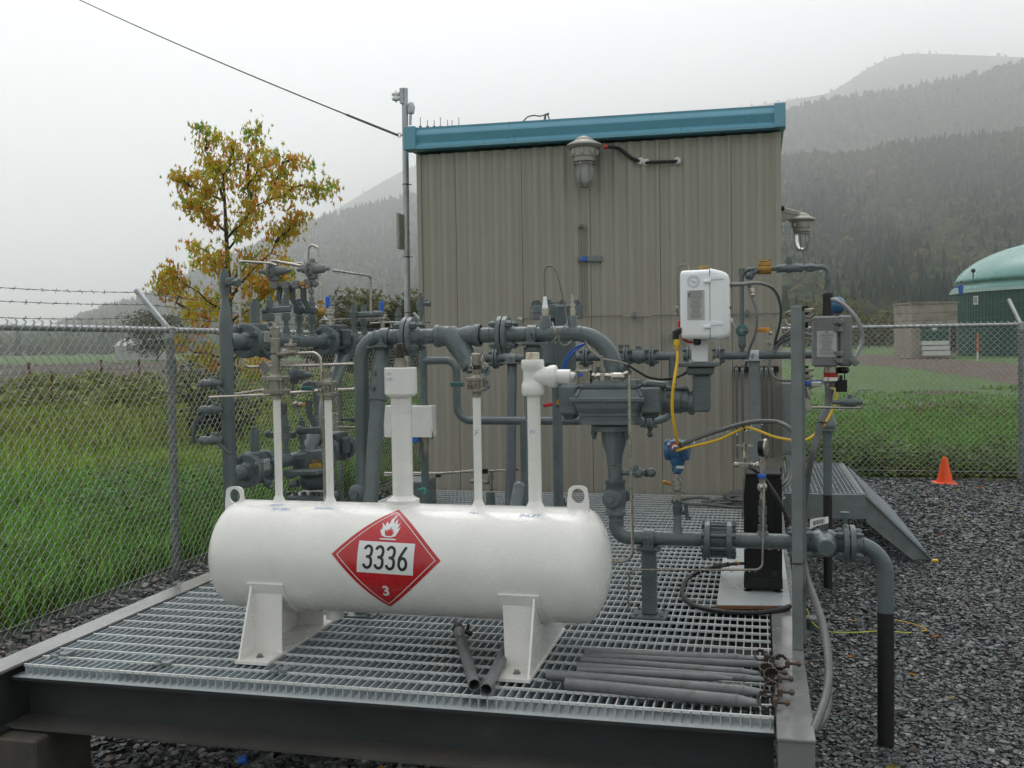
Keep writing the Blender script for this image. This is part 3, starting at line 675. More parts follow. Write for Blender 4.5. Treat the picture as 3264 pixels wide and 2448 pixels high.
# marker stake
p = PZ(3116, 1150, 0); w = MB(); w.cyl(p, p+Vector((0, 0, .6)), .06, n=10); st = mk('marker_post', w, mat('stake_white', (.7, .7, .68), .6), None, 'orange and white marker post before the green tank wall', 'post')
w = MB(); w.cyl(p+Vector((0, 0, .6)), p+Vector((0, 0, 2.0)), .06, .05, n=10); q = mk('orange_section', w, M['cone'], st); pass
# greenhouse-like pale strip and barn in the left distance
p = PD(460, 1136, 190); w = MB(); w.box(Vector((p.x, p.y, 1.3)), (9, 5, 2.6)); w.prism([(p.x-4.7, p.y-2.6, 2.55), (p.x+4.7, p.y-2.6, 2.55), (p.x+4.7, p.y, 4.0), (p.x-4.7, p.y, 4.0)], (0, 0, .12))
mk('barn', w, mat('barn_paint', (.45, .45, .44), .7), None, 'small pale barn far across the misty field beyond the fence', 'barn')

# ================================================================ TREES
def branch(mb, a, b, r0, r1, k=5, wob=.05):
    a = Vector(a); b = Vector(b); L = (b-a).length; pts = [a+(b-a)*(i/k)+Vector((random.gauss(0, wob), random.gauss(0, wob), random.gauss(0, wob*.4)))*L*(0 if i in (0, k) else 1) for i in range(k+1)]
    mb.tube(pts, [r0+(r1-r0)*i/k for i in range(k+1)], n=7); return pts
bark = mat('dark_bark', (.05, .04, .032), .85, var=.3, vs=20, bump=.5)
YT = 10.85; tb = PY(742, 1553, YT); tb.z = -.05
random.seed(21)
T_ = thing('maple_tree', 'young maple tree in orange and green autumn leaves behind the fence', 'tree', tb)
def TP(px, py, dy=0): return PY(px, py, YT+dy)
trunk = MB(); tips = []
tr = [tb, TP(740, 1300), TP(738, 1150), TP(732, 1010), TP(728, 880), TP(722, 760), TP(716, 640), TP(712, 560)]
trunk.tube(tr, [.055, .048, .042, .036, .030, .024, .018, .012], n=9)
limbs = [((732, 1010), (560, 880), -.3), ((728, 860), (610, 770), .3), ((724, 800), (800, 640), .2), ((800, 640), (790, 560), .2), ((790, 560), (825, 400), .1), ((724, 760), (850, 640), -.3), ((850, 640), (960, 590), -.4), ((960, 590), (1040, 610), -.4),
         ((850, 640), (900, 520), .2), ((900, 520), (945, 505), .2), ((716, 640), (655, 480), 0), ((655, 480), (662, 415), 0), ((716, 640), (600, 590), .3), ((600, 590), (580, 560), .3), ((722, 740), (640, 660), -.3), ((640, 660), (600, 640), -.3),
         ((735, 1080), (590, 980), .4), ((590, 980), (520, 890), .4), ((738, 1150), (560, 1090), -.2), ((735, 960), (880, 770), .2), ((880, 770), (920, 720), .2), ((880, 770), (960, 680), 0), ((736, 1040), (860, 930), -.2), ((860, 930), (905, 860), -.2),
         ((738, 1150), (840, 1080), .3), ((728, 900), (830, 800), .4), ((712, 560), (745, 470), 0), ((712, 560), (690, 510), .1), ((740, 1200), (650, 1120), .2), ((740, 1200), (830, 1140), -.3), ((728, 880), (660, 820), -.2), ((560, 880), (520, 870), -.3), ((735, 1000), (640, 960), .5), ((790, 600), (850, 500), -.1), ((735, 940), (905, 880), -.35)]
CC = []
for (a, b, dy) in limbs:
    A = TP(*a, dy*.5); Bp = TP(*b, dy); pts = branch(trunk, A, Bp, .016, .006)
    for i, q in enumerate(pts[1:]):
        if i >= 1: CC.append((q, .14))
        if i % 2: e = q+Vector((random.gauss(0, .11), random.gauss(0, .14), random.uniform(-.06, .12))); branch(trunk, q, e, .006, .003, 3); CC.append((e, .10))
for q in tr[3:]: CC.append((q, .22))
mk('trunk', trunk, bark, T_)
Lv = []; Fv = []; Cv = []
def addleaf(c, s, col):
    a = random.uniform(0, 6.28); rot = Matrix.Rotation(a, 3, 'Z') @ Matrix.Rotation(random.uniform(.9, 2.3), 3, 'X'); o = len(Lv); Lv.append(tuple(c)); fx = random.uniform(.35, .9)
    for p in maple(s):
        p = Vector((p.x*fx, -p.y*1.25, p.z+abs(p.x)*random.uniform(.1, .7)+random.uniform(-.2, .2)*s)); Lv.append(tuple(rot @ p+c))
    for k in range(10): Fv.append((o, o+1+k, o+1+(k+1) % 10)); Cv.append(col)
for (q, sp_) in CC:
    hgt = (q.z-1.2)/3.2; edge = abs((q-tb).to_2d().length)
    hue = random.random()
    for _ in range(random.randint(22, 40)):
        c = q+Vector((random.gauss(0, sp_*.50), random.gauss(0, sp_*.6), random.gauss(-.03, sp_*.46)))
        f = (random.random()+hue*1.2)/2.2 if random.random() < .8 else random.random(); g = .24+.22*max(0, hgt-.75)*3+.22*(edge > 1.2)
        if f < g: col = (.25*random.uniform(.6, 1.4), .37*random.uniform(.7, 1.3), .06)
        elif f < g+.34: col = (.56, .48*random.uniform(.8, 1.2), .05)
        elif f < g+.70: col = (.70*random.uniform(.8, 1.1), .34*random.uniform(.75, 1.15), .04)
        else: col = (.50*random.uniform(.7, 1.2), .17*random.uniform(.6, 1.3), .05)
        addleaf(c, random.uniform(.024, .046), col)
npmesh('crown', np.array(Lv), np.array(Fv), M['leaf'], col=np.array(Cv), parent=T_)
def farbush(name, label, cat, px, py, dist, w_, h_, col, n=900, trunkh=.3, group=None, ls=.12, yel=.15):
    b = PD(px, py, dist); b.z = 0; t_ = thing(name, label, cat, b, group)
    mb = MB(); branch(mb, b, b+Vector((0, 0, h_*.7)), h_*.02+.02, .01)
    for k in range(7):
        a = k*.9; branch(mb, b+Vector((0, 0, h_*(trunkh*.5+.05*k))), b+Vector((math.cos(a)*w_*.35, math.sin(a)*w_*.35, h_*(.45+.06*k))), .02+h_*.006, .008)
    mk('trunk', mb, bark, t_)
    u = rng.normal(0, 1, (n, 3)); u /= np.linalg.norm(u, axis=1)[:, None]; rr = rng.uniform(.35, 1, n)**.6; lump = 1+.28*np.sin(u[:, 0]*5+px)+.22*np.sin(u[:, 2]*7+py)
    C = np.array(b)[None]+u*(rr*lump)[:, None]*np.array([w_/2, w_/2, h_*(1-trunkh)/2])+np.array([0, 0, h_*(1+trunkh)/2])
    V, F, c = leafcloud(C, rng.uniform(.6, 1.4, n)*ls, gcol(n, col, yel, .3)); npmesh('crown', V, F, M['leaf'], col=c, parent=t_)
    return t_
farbush('tree', 'dim hazy tree just left of the orange maple far behind the fence', 'tree', 500, 1142, 170, 10, 9, (.09, .12, .06), 4000, .05, ls=.6)
for i, (px, d_, ww, hh) in enumerate(((1130, 70, 6, 4.6), (1190, 64, 6.5, 5.0), (1255, 68, 6, 4.6), (1080, 76, 5, 3.8), (1320, 66, 7, 4.8))):
    farbush('hedge_tree', ['olive hedge tree behind the blue handled valves', 'tallest olive hedge tree next to the galvanised pole', 'olive hedge tree hidden half by the galvanised pole', 'lowest olive hedge tree beyond the regulators', 'olive hedge tree behind the cabin corner'][i], 'tree', px, 1140, d_, ww, hh, (.13, .135, .06), 6500, .0, group='hedge trees far behind the manifold', ls=.36, yel=.12)
for i, (px, d_, ww, hh) in enumerate(((645, 19, 1.7, 1.6), (700, 17, 1.3, 1.1))):
    farbush('shrub', ['dark leafy shrub below the maple crown behind the wire mesh', 'small leafy shrub beside the grey header behind the mesh'][i], 'shrub', px, 1200, d_, ww, hh, (.04, .07, .02), 1300, .05, ls=.09)
for i, (px, d_, ww, hh) in enumerate(((2650, 190, 14, 9), (2770, 210, 12, 7))):
    farbush('tree', ['yellowing tree at the foot of the hill above the grey box', 'low yellowing tree between grey box and pump house'][i], 'tree', px, 1095, d_, ww, hh, (.10, .095, .02), 1800, .1, ls=.8, yel=.35)

# ================================================================ CABIN
YW = 7.72; XL, XR = -2.66, .16; ZB, ZT = .47, 3.19
CB = thing('equipment_cabin', 'beige ribbed metal cabin with a blue roof edge behind the pipework', 'building', ((XL+XR)/2, YW, ZB))
w = MB(); pitch_ = .1065; nr = int((XR-XL)/pitch_); pts = []
x_ = XL
while x_ < XR-.001:
    for dx, dy in ((0, 0), (.030, 0), (.0565, .017), (.0865, .017)):
        if x_+dx < XR: pts.append((x_+dx, YW+dy))
    x_ += pitch_
pts.append((XR, YW))
A = [Vector((a, b, ZB)) for a, b in pts]; Bq = [Vector((a, b, ZT)) for a, b in pts]; k = len(A)
w.add(A+Bq, [(i, i+1, k+i+1, k+i) for i in range(k-1)])
# side and back walls, ribbed on the right side
ys = np.arange(YW, YW+3.4, .107); 
for a, b in zip(ys, ys[1:]):
    w.add([(XR, a, ZB), (XR, a+.06, ZB), (XR, a+.06, ZT), (XR, a, ZT)], [(0, 1, 2, 3)]); w.add([(XR-.008, a+.07, ZB), (XR-.008, b-.01, ZB), (XR-.008, b-.01, ZT), (XR-.008, a+.07, ZT)], [(0, 1, 2, 3)])
    w.add([(XR, a+.06, ZB), (XR-.008, a+.07, ZB), (XR-.008, a+.07, ZT), (XR, a+.06, ZT)], [(0, 1, 2, 3)]); w.add([(XR-.008, b-.01, ZB), (XR, b, ZB), (XR, b, ZT), (XR-.008, b-.01, ZT)], [(0, 1, 2, 3)])
w.bb(XL, XR-.02, YW+.02, YW+3.3, ZB, ZT)
mk('wall', w, M['wall'], CB)
for xs_ in (1305+45, 1457, 1667, 1884, 2106, 2333):
    p = PY(xs_, 900, YW); w = MB(); w.bb(p.x-.002, p.x+.002, YW-.0025, YW-.0005, ZB+.02, ZT); mk('panel_seam', w, M['seam'], CB)
w = MB(); w.bb(XR-.03, XR+.012, YW-.010, YW-.003, ZB, ZT); w.bb(XR+.003, XR+.012, YW-.003, YW+.06, ZB, ZT); mk('corner_trim', w, M['wall'], CB)
# screws along the base
w = MB()
for i in range(26): w.hex((XL+.08+i*.108, YW-.001, ZB+.035), (XL+.08+i*.108, YW-.006, ZB+.035), .005)
mk('base_screw', w, M['galv_dull'], CB)['kind'] = 'stuff'
# roof with folded blue edge; heights read at both ends
w = MB(); yo = YW-.07
tl, bl = PY(1285, 407, yo).z, PY(1300, 478, yo).z; trr, br_ = PY(2470, 332, yo).z, PY(2470, 407, yo).z
prof = [(yo+.05, -.02), (yo-.012, .0), (yo-.012, .12), (yo+.012, .27), (yo-.005, .62), (yo+.0, .70), (yo+.02, .88), (yo+.018, .98), (yo+.08, 1.0)]
A = [Vector((XL-.04, a, bl+(tl-bl)*b)) for a, b in prof]; Bq = [Vector((XR+.03, a, br_+(trr-br_)*b)) for a, b in prof]; k = len(A)
w.add(A+Bq, [(i, k+i, k+i+1, i+1) for i in range(k-1)])
mk('roof_edge', w, M['blue'], CB)
for nm, xa, xb, z0_, z1_ in (('edge_end', XL-.075, XL+.025, bl+.0, tl+.004), ('edge_end', XR-.035, XR+.045, br_, trr+.004)):
    w = MB(); w.bb(xa, xb, yo-.022, yo+.12, z0_, z1_, bev=.003); mk(nm, w, M['blue'], CB)
for xa, xb, z0_, z1_ in ((XL-.05, XL-.02, bl, tl), (XR+.01, XR+.035, br_, trr)):
    w = MB(); w.bb(xa, xb, yo+.12, YW+3.4, z0_+.003, z1_-.004); mk('roof_edge', w, M['blue'], CB)
w = MB(); w.prism([(XL-.02, YW-.02, tl-.05), (XR+.01, YW-.02, trr-.05), (XR+.01, YW+3.4, trr-.05), (XL-.02, YW+3.4, tl-.05)], (0, 0, .03)); mk('roof', w, M['galv_dull'], CB)
w = MB(); w.prism([(XL, YW-.05, bl-.004), (XR, YW-.05, br_-.004), (XR, YW+.03, br_-.004), (XL, YW+.03, bl-.004)], (0, 0, .012)); mk('soffit', w, M['blue'], CB)
# bird spikes and bits on the roof
for i, px in enumerate((1340, 1363, 1384, 1404, 1427, 1441, 1463)):
    a = PY(px, 402, YW+.1); w = MB(); w.cyl(a, a+Vector((0, 0, .05+.02*(i % 3 == 0))), .003, n=6); w.box(a-Vector((0, 0, .005)), (.02, .02, .012)); mk('spike', w, M['galv_dull'], CB)
w = MB(); w.tube(spline([PY(1668, 388, YW+.1), PY(1680, 374, YW+.1), PY(1700, 368, YW+.1), PY(1722, 370, YW+.1), PY(1744, 366, YW+.1), PY(1752, 384, YW+.1)]), .006, n=6); w.tube([PY(1736, 386, YW+.1), PY(1738, 366, YW+.1), PY(1750, 362, YW+.1)], .010, n=6); mk('roof_cable', w, M['galv_dull'], CB)
# ---- wall furniture
YF = YW-.012
lamp = None
def lampthing(nm, label, c, arm_to, s=1.0, dy=0):
    """c: centre of hood underside"""
    c = Vector(c); L_ = thing(nm, label, 'lamp', c)
    w = MB(); w.lathe([(-.002*s, .098*s), (.012*s, .110*s), (.022*s, .106*s), (.045*s, .06*s), (.055*s, .055*s), (.07*s, .03*s)], c, (0, 0, 1), 32); w.lathe([(.0, .098*s), (-.005, .085*s)], c, (0, 0, 1), 32)
    mk('hood', w, M['lampbody'], L_)
    w = MB(); w.lathe([(0, .082*s), (-.055*s, .078*s), (-.06*s, .072*s), (-.085*s, .07*s), (-.09*s, .055*s)], c, (0, 0, 1), 28)
    for k in range(8): a = k*math.pi/4; w.box(c+Vector((math.cos(a)*.083*s, math.sin(a)*.083*s, -.03*s)), (.014*s, .014*s, .03*s))
    mk('housing', w, M['lampbody'], L_)
    w = MB(); w.lathe([(-.088*s, .054*s), (-.15*s, .055*s), (-.20*s, .050*s), (-.222*s, .036*s), (-.23*s, .0)], c, (0, 0, 1), 28, smooth=True, cap=False); mk('glass_jar', w, M['glass'], L_)
    w = MB(); w.lathe([(-.09*s, .018*s), (-.20*s, .016*s), (-.21*s, .0)], c, (0, 0, 1), 14, smooth=True); mk('bulb', w, M['label_white'], L_)
    w = MB()
    for k in range(6):
        a = k*math.pi/3+.3; u = Vector((math.cos(a), math.sin(a), 0)); w.tube([c+u*.066*s-Vector((0, 0, .088*s)), c+u*.064*s-Vector((0, 0, .19*s)), c+u*.045*s-Vector((0, 0, .235*s)), c+u*.018*s-Vector((0, 0, .242*s))], .0035*s, n=6)
    w.torus(c-Vector((0, 0, .10*s)), (0, 0, 1), .066*s, .004*s); w.torus(c-Vector((0, 0, .24*s)), (0, 0, 1), .02*s, .0035*s, 16, 6); mk('cage', w, M['steel_dull'], L_)
    return L_
c1 = PY(1862, 472, YW-.15)
L1 = lampthing('wall_lamp', 'caged glass jar lamp under the blue roof edge on the beige wall', c1, None, 1.22)
w = MB(); w.tube([c1+Vector((0, 0, .07)), c1+Vector((0, .06, .09)), c1+Vector((0, .15, .085))], .018, n=12); w.box(c1+Vector((0, .14, .075)), (.09, .015, .09), bev=.004); mk('bracket', w, M['lampbody'], L1)
w = MB(); w.cyl(PY(1925, 468, YW-.13), PY(1937, 469, YW-.13), .016, n=10); mk('cable_gland', w, M['red'], L1)
w = MB(); w.tube(spline([PY(1932, 468, YW-.12), PY(1952, 469, YW-.08), PY(1975, 475, YW-.03), PY(1998, 492, YW-.02), PY(2018, 506, YW-.018), PY(2040, 514, YW-.01)]), .0135, n=10); mk('lamp_cable', w, M['black_rubber'], None, 'black cable curving from the caged lamp to a wall entry', 'cable')
w = MB(); w.tube(spline([PY(2058, 520, YW-.01), PY(2075, 517, YW-.03), PY(2110, 516, YW-.03), PY(2140, 515, YW-.03), PY(2158, 513, YW-.012)]), .0125, n=10); lc = mk('lamp_cable', w, M['black_rubber'], None, 'short level black cable between two pale wall entries', 'cable')
for px, py in ((2042, 514), (2060, 518), (2159, 513)): w = MB(); w.lathe([(0, .030), (.012, .026), (.02, .016)], PY(px, py, YW), (0, -1, 0), 14); mk('wall_grommet', w, M['white_dirty'], CB)
c2 = PX(2556, 712, .40); c2 = PY(2556, 706, 8.05)
L2 = lampthing('side_wall_lamp', 'caged lamp on a bracket sticking out from the cabin corner', c2, None, .92)
w = MB(); w.bar(c2+Vector((0, 0, .05)), Vector((XR+.005, c2.y, c2.z+.10)), .05, .045, (0, 0, 1), bev=.008); w.prism([c2+Vector((-.03, -.02, .035)), Vector((XR+.005, c2.y-.02, c2.z+.0)), Vector((XR+.005, c2.y-.02, c2.z+.10)), c2+Vector((-.0, -.02, .06))], (0, .04, 0)); w.box(Vector((XR+.012, c2.y, c2.z+.05)), (.02, .10, .16), bev=.004); mk('bracket', w, M['lampbody'], L2)
w = MB(); w.ball(PY(2492, 664, 8.0), .022, 10); mk('knob', w, M['black'], L2)
# sampling tubes and strut on wall
tw = thing('wall_tube', 'pair of thin steel tubes rising up the beige wall through a blue clip', 'tube', PY(1858, 1000, YW))
for px0, px1 in ((1848, 1855), (1857, 1862)):
    w = MB(); w.tube([PY(px0+4, 724, YF), PY(px1, 830, YF), PY(px1+4, 1010, YF)], .0036, n=6); w.cyl(PY(px0+1, 728, YF), PY(px0+1, 716, YF), .010, n=8); w.cyl(PY(px0, 722, YF), PY(px0, 722, YF-.03), .008, n=8); mk('tube', w, M['thin'], tw)
w = MB(); w.bar(PY(1842, 824, YF), PY(1918, 824, YF), .02, .041, (0, 0, 1)); mk('strut', w, M['galv_dull'], tw)
w = MB(); w.box(PY(1862, 825, YF-.018), (.038, .02, .036), bev=.004); mk('clip', w, M['blue_plastic'], tw)
for px in (1846, 1902): 
    w = MB(); w.hex(PY(px, 824, YF-.01), PY(px, 824, YF-.018), .008); mk('bolt', w, M['galv_dull'], tw)
hw = thing('wall_tube', 'single thin steel tube running level along the beige wall', 'tube', PY(2100, 1005, YW))
w = MB(); w.tube([PY(1655, 1016, YF-.005), PY(1900, 1007, YF-.005), PY(2100, 1005, YF-.005), PY(2300, 1003, YF-.005), PY(2490, 998, YF-.005)], .0036, n=6); mk('tube', w, M['thin'], hw)
w = MB(); w.bar(PY(1985, 1006, YF-.008), PY(2075, 1005, YF-.008), .008, .006); mk('splice', w, M['steel'], hw)
for px, py in ((2021, 1006), (2382, 1000)):
    w = MB(); w.box(PY(px, py, YF-.01), (.035, .03, .035), bev=.005); w.cyl(PY(px, py, YF-.01)+Vector((0, 0, -.03)), PY(px, py, YF-.01)+Vector((0, 0, .03)), .012, n=8); w.cyl(PY(px, py, YF-.02), PY(px, py, YF-.045), .012, n=8); mk('clip', w, M['galv_dull'], hw)
w = MB(); w.cyl(PY(1653, 1016, YF), PY(1660, 1015, YF-.03), .012, n=8); mk('tube_end', w, M['label_white'], hw)
w = MB(); w.bb(PY(2136, 1070, YF).x, PY(2165, 1070, YF).x, YF-.05, YF, PY(2136, 1087, YF).z, PY(2136, 1066, YF).z, bev=.004); mk('conduit_body', w, M['galv_dull'], None, 'little grey conduit box on the wall beside the white enclosure', 'box')
# unistrut pieces with conduit clamps behind strip support
us = thing('strut_rail', 'dark strut rail with clamped conduits low on the cabin wall', 'rail', PY(2410, 1177, YF))
w = MB(); w.bar(PY(2340, 1178, YF-.02), PY(2482, 1176, YF-.02), .04, .041, (0, 0, 1)); mk('rail', w, M['black'], us)
for px in (2348, 2366, 2428, 2442, 2460):
    w = MB(); w.box(PY(px, 1182, YF-.05), (.024, .03, .05), bev=.004); w.cyl(PY(px, 1176, YF-.06), PY(px, 1176, YF-.08), .009, n=8); mk('clamp', w, M['galv'], us)
    w = MB(); w.tube([PY(px, 1165, YF-.06), PY(px+1, 1300, YF-.06), PY(px+2, 1460, YF-.06)], .008, n=8); mk('conduit', w, M['cable_grey'], us)
# mast with insulators at left corner
YM_ = YW+.28
ms = thing('service_mast', 'galvanised power mast standing at the cabin corner with insulators on top', 'mast', PY(1300, 1563, YM_))
w = MB(); w.tube([PY(1304, 1560, YM_), PY(1299, 1000, YM_), PY(1290, 284, YM_)], .026, n=16); w.ball(PY(1290, 284, YM_), .027, 12, (1, 1, .5)); mk('pole', w, M['galv'], ms)
w = MB(); w.box(PY(1281, 306, YM_-.03), (.03, .04, .13), bev=.004); w.bar(PY(1281, 296, YM_-.03), PY(1262, 296, YM_-.03), .03, .006); w.bar(PY(1281, 318, YM_-.03), PY(1262, 318, YM_-.03), .03, .006); mk('insulator_bracket', w, M['galv'], ms)
cI = PY(1262, 308, YM_-.03); w = MB(); w.lathe([(-.035, .018), (-.028, .034), (-.012, .036), (-.004, .024), (.004, .024), (.012, .036), (.028, .034), (.035, .018)], cI, (0, 0, 1), 20, smooth=True); mk('insulator', w, M['white_plastic'], ms)
w = MB(); w.cyl(cI-Vector((0, 0, .05)), cI+Vector((0, 0, .05)), .006, n=8); mk('insulator_bolt', w, M['galv'], ms)
w = MB(); w.tube(spline([PY(1297, 400, YM_+.03), PY(1304, 375, YM_+.03), PY(1310, 350, YM_), PY(1306, 335, YM_)]), [.016]*25, n=8) if False else w.lathe([(0, .028), (.05, .034), (.085, .022), (.1, .0)], PY(1309, 362, YM_), (.1, 0, 1), 16, smooth=True); w.cyl(PY(1308, 398, YM_), PY(1309, 360, YM_), .012, n=8); mk('weatherhead', w, M['galv'], ms)
for py in (588, 819, 997):
    px = 1290+(py-284)*.0125; w = MB(); w.torus(PY(px, py, YM_), (0, 0, 1), .028, .004, 18, 6); w.box(PY(px+9, py, YM_-.02), (.05, .01, .006)); mk('strap', w, M['black_rubber'], ms)
w = MB(); w.box(PY(1276, 737, YM_), (.03, .12, .30), bev=.008); w.box(PY(1272, 745, YM_-.05), (.02, .03, .05)); mk('meter_box', w, M['lampbody'], ms)
# overhead line
a = PY(1268, 431, YW-.05); b = PD(180, -4, 13.5); far = b+(b-a)*.9+Vector((0, 0, .5))
pts = []
for i in range(41):
    q = i/40; p_ = a+(far-a)*q-Vector((0, 0, 4*.13*q*(1-q))); pts.append(p_)
w = MB(); w.tube(pts, .0062, n=8); w.tube(pts[:3], .010, n=8); mk('overhead_cable', w, mat('dull_cable', (.05, .035, .04), .6), None, 'dark overhead cable sagging down to the corner of the blue roof edge', 'cable')
w = MB(); w.torus(a+Vector((.012, 0, 0)), (0, 1, 0), .016, .004, 14, 5); w.cyl(a+Vector((.02, 0, 0)), a+Vector((.07, .02, 0)), .006, n=8); mk('cable_hook', w, M['galv'], CB)
# cone
p = PZ(3011, 1543, 0); C_ = thing('traffic_cone', 'orange traffic cone on the gravel before the fence', 'cone', p)
w = MB(); w.box(p+Vector((0, 0, .012)), (.25, .25, .022), bev=.008); mk('base', w, M['cone'], C_)
w = MB(); w.lathe([(.02, .098), (.03, .088), (.30, .028), (.305, .022), (.30, .016)], p, (0, 0, 1), 28, cap=False); mk('body', w, M['cone'], C_)
# ================================================================ SKID (steel frame with grating)
ZG = .49; GX0, GX1, GY0, GY1 = -2.665, .040, 3.155, 7.70
SK = thing('steel_skid', 'grey steel skid frame floored with open bar grating under the pipework', 'platform', (-1.3, 3.2, .28))
def ibeam(a, b, top, h, wf, tf=.010, tw_=.008, side=0):
    """beam along a->b; top z; side: +1/-1 channel opening direction, 0 = I"""
    mb = MB(); a = Vector(a); b = Vector(b); d = (b-a).normalized(); s = Vector((0, 0, 1)).cross(d)
    c = (a+b)/2; L = (b-a).length; ax = (d, s, Vector((0, 0, 1)))
    o = s*(side*wf/2)
    mb.box(Vector((c.x, c.y, top-tf/2)), (L, wf, tf), ax); mb.box(Vector((c.x, c.y, top-h+tf/2)), (L, wf, tf), ax)
    mb.box(Vector((c.x, c.y, top-h/2))+o*.9, (L-.002, tw_, h-2*tf), ax); return mb
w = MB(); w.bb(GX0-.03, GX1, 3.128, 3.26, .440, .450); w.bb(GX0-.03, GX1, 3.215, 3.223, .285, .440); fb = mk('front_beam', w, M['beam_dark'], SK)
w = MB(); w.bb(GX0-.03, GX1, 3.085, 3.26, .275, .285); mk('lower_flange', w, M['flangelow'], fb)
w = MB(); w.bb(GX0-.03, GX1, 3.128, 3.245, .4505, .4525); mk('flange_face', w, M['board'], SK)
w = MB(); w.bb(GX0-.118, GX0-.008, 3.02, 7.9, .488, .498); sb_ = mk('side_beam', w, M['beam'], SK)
w = MB(); w.bb(GX0-.068, GX0-.058, 3.022, 7.9, .283, .488); w.bb(GX0-.116, GX0-.010, 3.022, 7.9, .273, .283); mk('web', w, M['beam_dark'], sb_)  # same grey beam; shadow on web and lower flange put into the colour
w = MB(); w.bb(.046, .156, 2.975, 7.75, .486, .498, bev=.003); w.bb(.049, .153, 2.98, 7.75, .27, .486); mk('side_beam', w, M['beam'], SK)
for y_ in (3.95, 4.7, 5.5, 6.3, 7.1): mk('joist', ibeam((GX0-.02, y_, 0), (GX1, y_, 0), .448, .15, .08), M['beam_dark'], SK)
w = MB(); xs = np.arange(GX0+.005, GX1-.002, .0302)
for i, x_ in enumerate(xs): w.bb(x_, x_+.0045, GY0, GY1, ZG-.038, ZG)
gr = mk('grating', w, M['grating'], SK)
w = MB(); ys = np.arange(GY0+.004, GY1, .1005)
for y_ in ys:
    w.bb(GX0, GX1, y_-.0035, y_+.0035, ZG-.006, ZG+.003)
mk('cross_rod', w, M['rod'], SK)['kind'] = 'stuff'
for px, py in ((185, 2090), (508, 2118), (880, 2140)):
    q = PZ(px, py, ZG); w = MB(); w.box(q+Vector((0, 0, .004)), (.03, .05, .008)); w.box(q+Vector((.035, .01, .006)), (.025, .05, .012)); w.hex(q+Vector((0, 0, .008)), q+Vector((0, 0, .018)), .008); mk('grating_clip', w, M['galv_dull'], SK)
# timber blocks under the skid
w = MB(); w.bb(-3.35, GX0+.15, 3.02, 3.33, 0, .265, bev=.008); mk('timber_block', w, M['wood'], None, 'weathered timber block under the near corner of the skid frame', 'timber')
w = MB(); w.bb(GX0+.17, GX0+.42, 3.42, 3.6, .262, .272); mk('shim_plate', w, M['label_white'], None, 'pale shim board poking out beside the timber block', 'board')
w = MB(); w.bb(-.25, .14, 5.5, 5.8, 0, .265, bev=.008); mk('timber_block', w, M['wood'], None, 'timber block under the far part of the skid by the gravel', 'timber')
q = PZ(761, 2427, .02); w = MB(); w.cyl(q, q+Vector((.03, .01, .01)), .017, n=12); mk('bottle_cap', w, M['blue_plastic'], None, 'small blue plastic cap lying on gravel below the front beam', 'cap')

# ================================================================ LANDING AND STEPS
LD = thing('grated_landing', 'galvanised landing with grating and a steep sloping step down to gravel', 'landing', PZ(2690, 1600, .2))
fr = PZ(2753, 1578, ZG); br = PZ(2692, 1476, ZG); LY0 = fr.y; LY1 = br.y; LX1 = (fr.x+br.x)/2; LX0 = .20
w = MB()
for x_ in np.arange(LX0, LX1-.02, .0335): w.bb(x_, x_+.005, LY0+.01, LY1-.01, ZG-.03, ZG)
for y_ in np.arange(LY0+.02, LY1-.01, .105): w.bb(LX0, LX1-.01, y_-.003, y_+.003, ZG-.006, ZG+.0025)
mk('grating', w, M['grating'], LD)
def channel(a, b, h, t=.006, fl=.05, out=(0, -1, 0)):
    a = Vector(a); b = Vector(b); d = (b-a).normalized(); o = Vector(out); u = d.cross(o).normalized()
    if u.z < 0: u = -u
    mb = MB(); ax = (d, o, u); L = (b-a).length; c = (a+b)/2
    mb.box(c, (L, t, h), ax); mb.box(c+u*(h/2-t/2)-o*(fl/2), (L, fl, t), ax); mb.box(c-u*(h/2-t/2)-o*(fl/2), (L, fl, t), ax); return mb
mk('edge_channel', channel((LX0-.02, LY0, ZG-.09), (LX1, LY0, ZG-.09), .18), M['galv_dull'], LD)
mk('edge_channel', channel((LX1, LY0+.003, ZG-.09), (LX1, LY1, ZG-.09), .18, out=(1, 0, 0)), M['galv_dull'], LD)
mk('edge_channel', channel((LX0-.02, LY1, ZG-.09), (LX1, LY1, ZG-.09), .18, out=(0, 1, 0)), M['galv_dull'], LD)
ft = PZ(2990, 1797, 0.01); dirn = Vector((ft.x-LX1, 0, -ZG)).normalized()
for y_, nm in ((LY0+.012, 'stringer'), (LY1-.012, 'stringer')):
    w = MB(); h = .17
    T0 = Vector((LX1+.004, y_, ZG-.01)); nrm = Vector((dirn.z, 0, -dirn.x))
    poly = [T0, Vector((LX1+.004, y_, ZG-.20)), T0+dirn*((ZG-.01)/-dirn.z)+Vector((-.14, 0, .004)), T0+dirn*((ZG-.012)/-dirn.z)]
    w.prism(poly, (0, .006, 0)); w.bar(poly[0], poly[3], .045, .006, (0, 0, 1)); w.bar(poly[1], poly[2], .045, .006, (0, 0, 1)); mk(nm, w, M['galv_dull'], LD)
w = MB(); w.box(T0*0+Vector((ft.x-.01, LY0+.0, .012)), (.05, .05, .018)); mk('yellow_cap', w, M['yellow'], LD)
w = MB(); Ls = ZG/-dirn.z
a0 = Vector((LX1+.03, 0, ZG-.03))
for y_ in np.arange(LY0+.03, LY1-.03, .0335): w.bar(a0+Vector((0, y_, 0)), a0+dirn*(Ls*.80)+Vector((0, y_, 0)), .005, .025, (0, 0, 1))
for k in np.arange(.02, Ls*.80, .055):
    c = a0+dirn*k; w.bar(c+Vector((0, LY0+.02, .013)), c+Vector((0, LY1-.02, .013)), .006, .006)
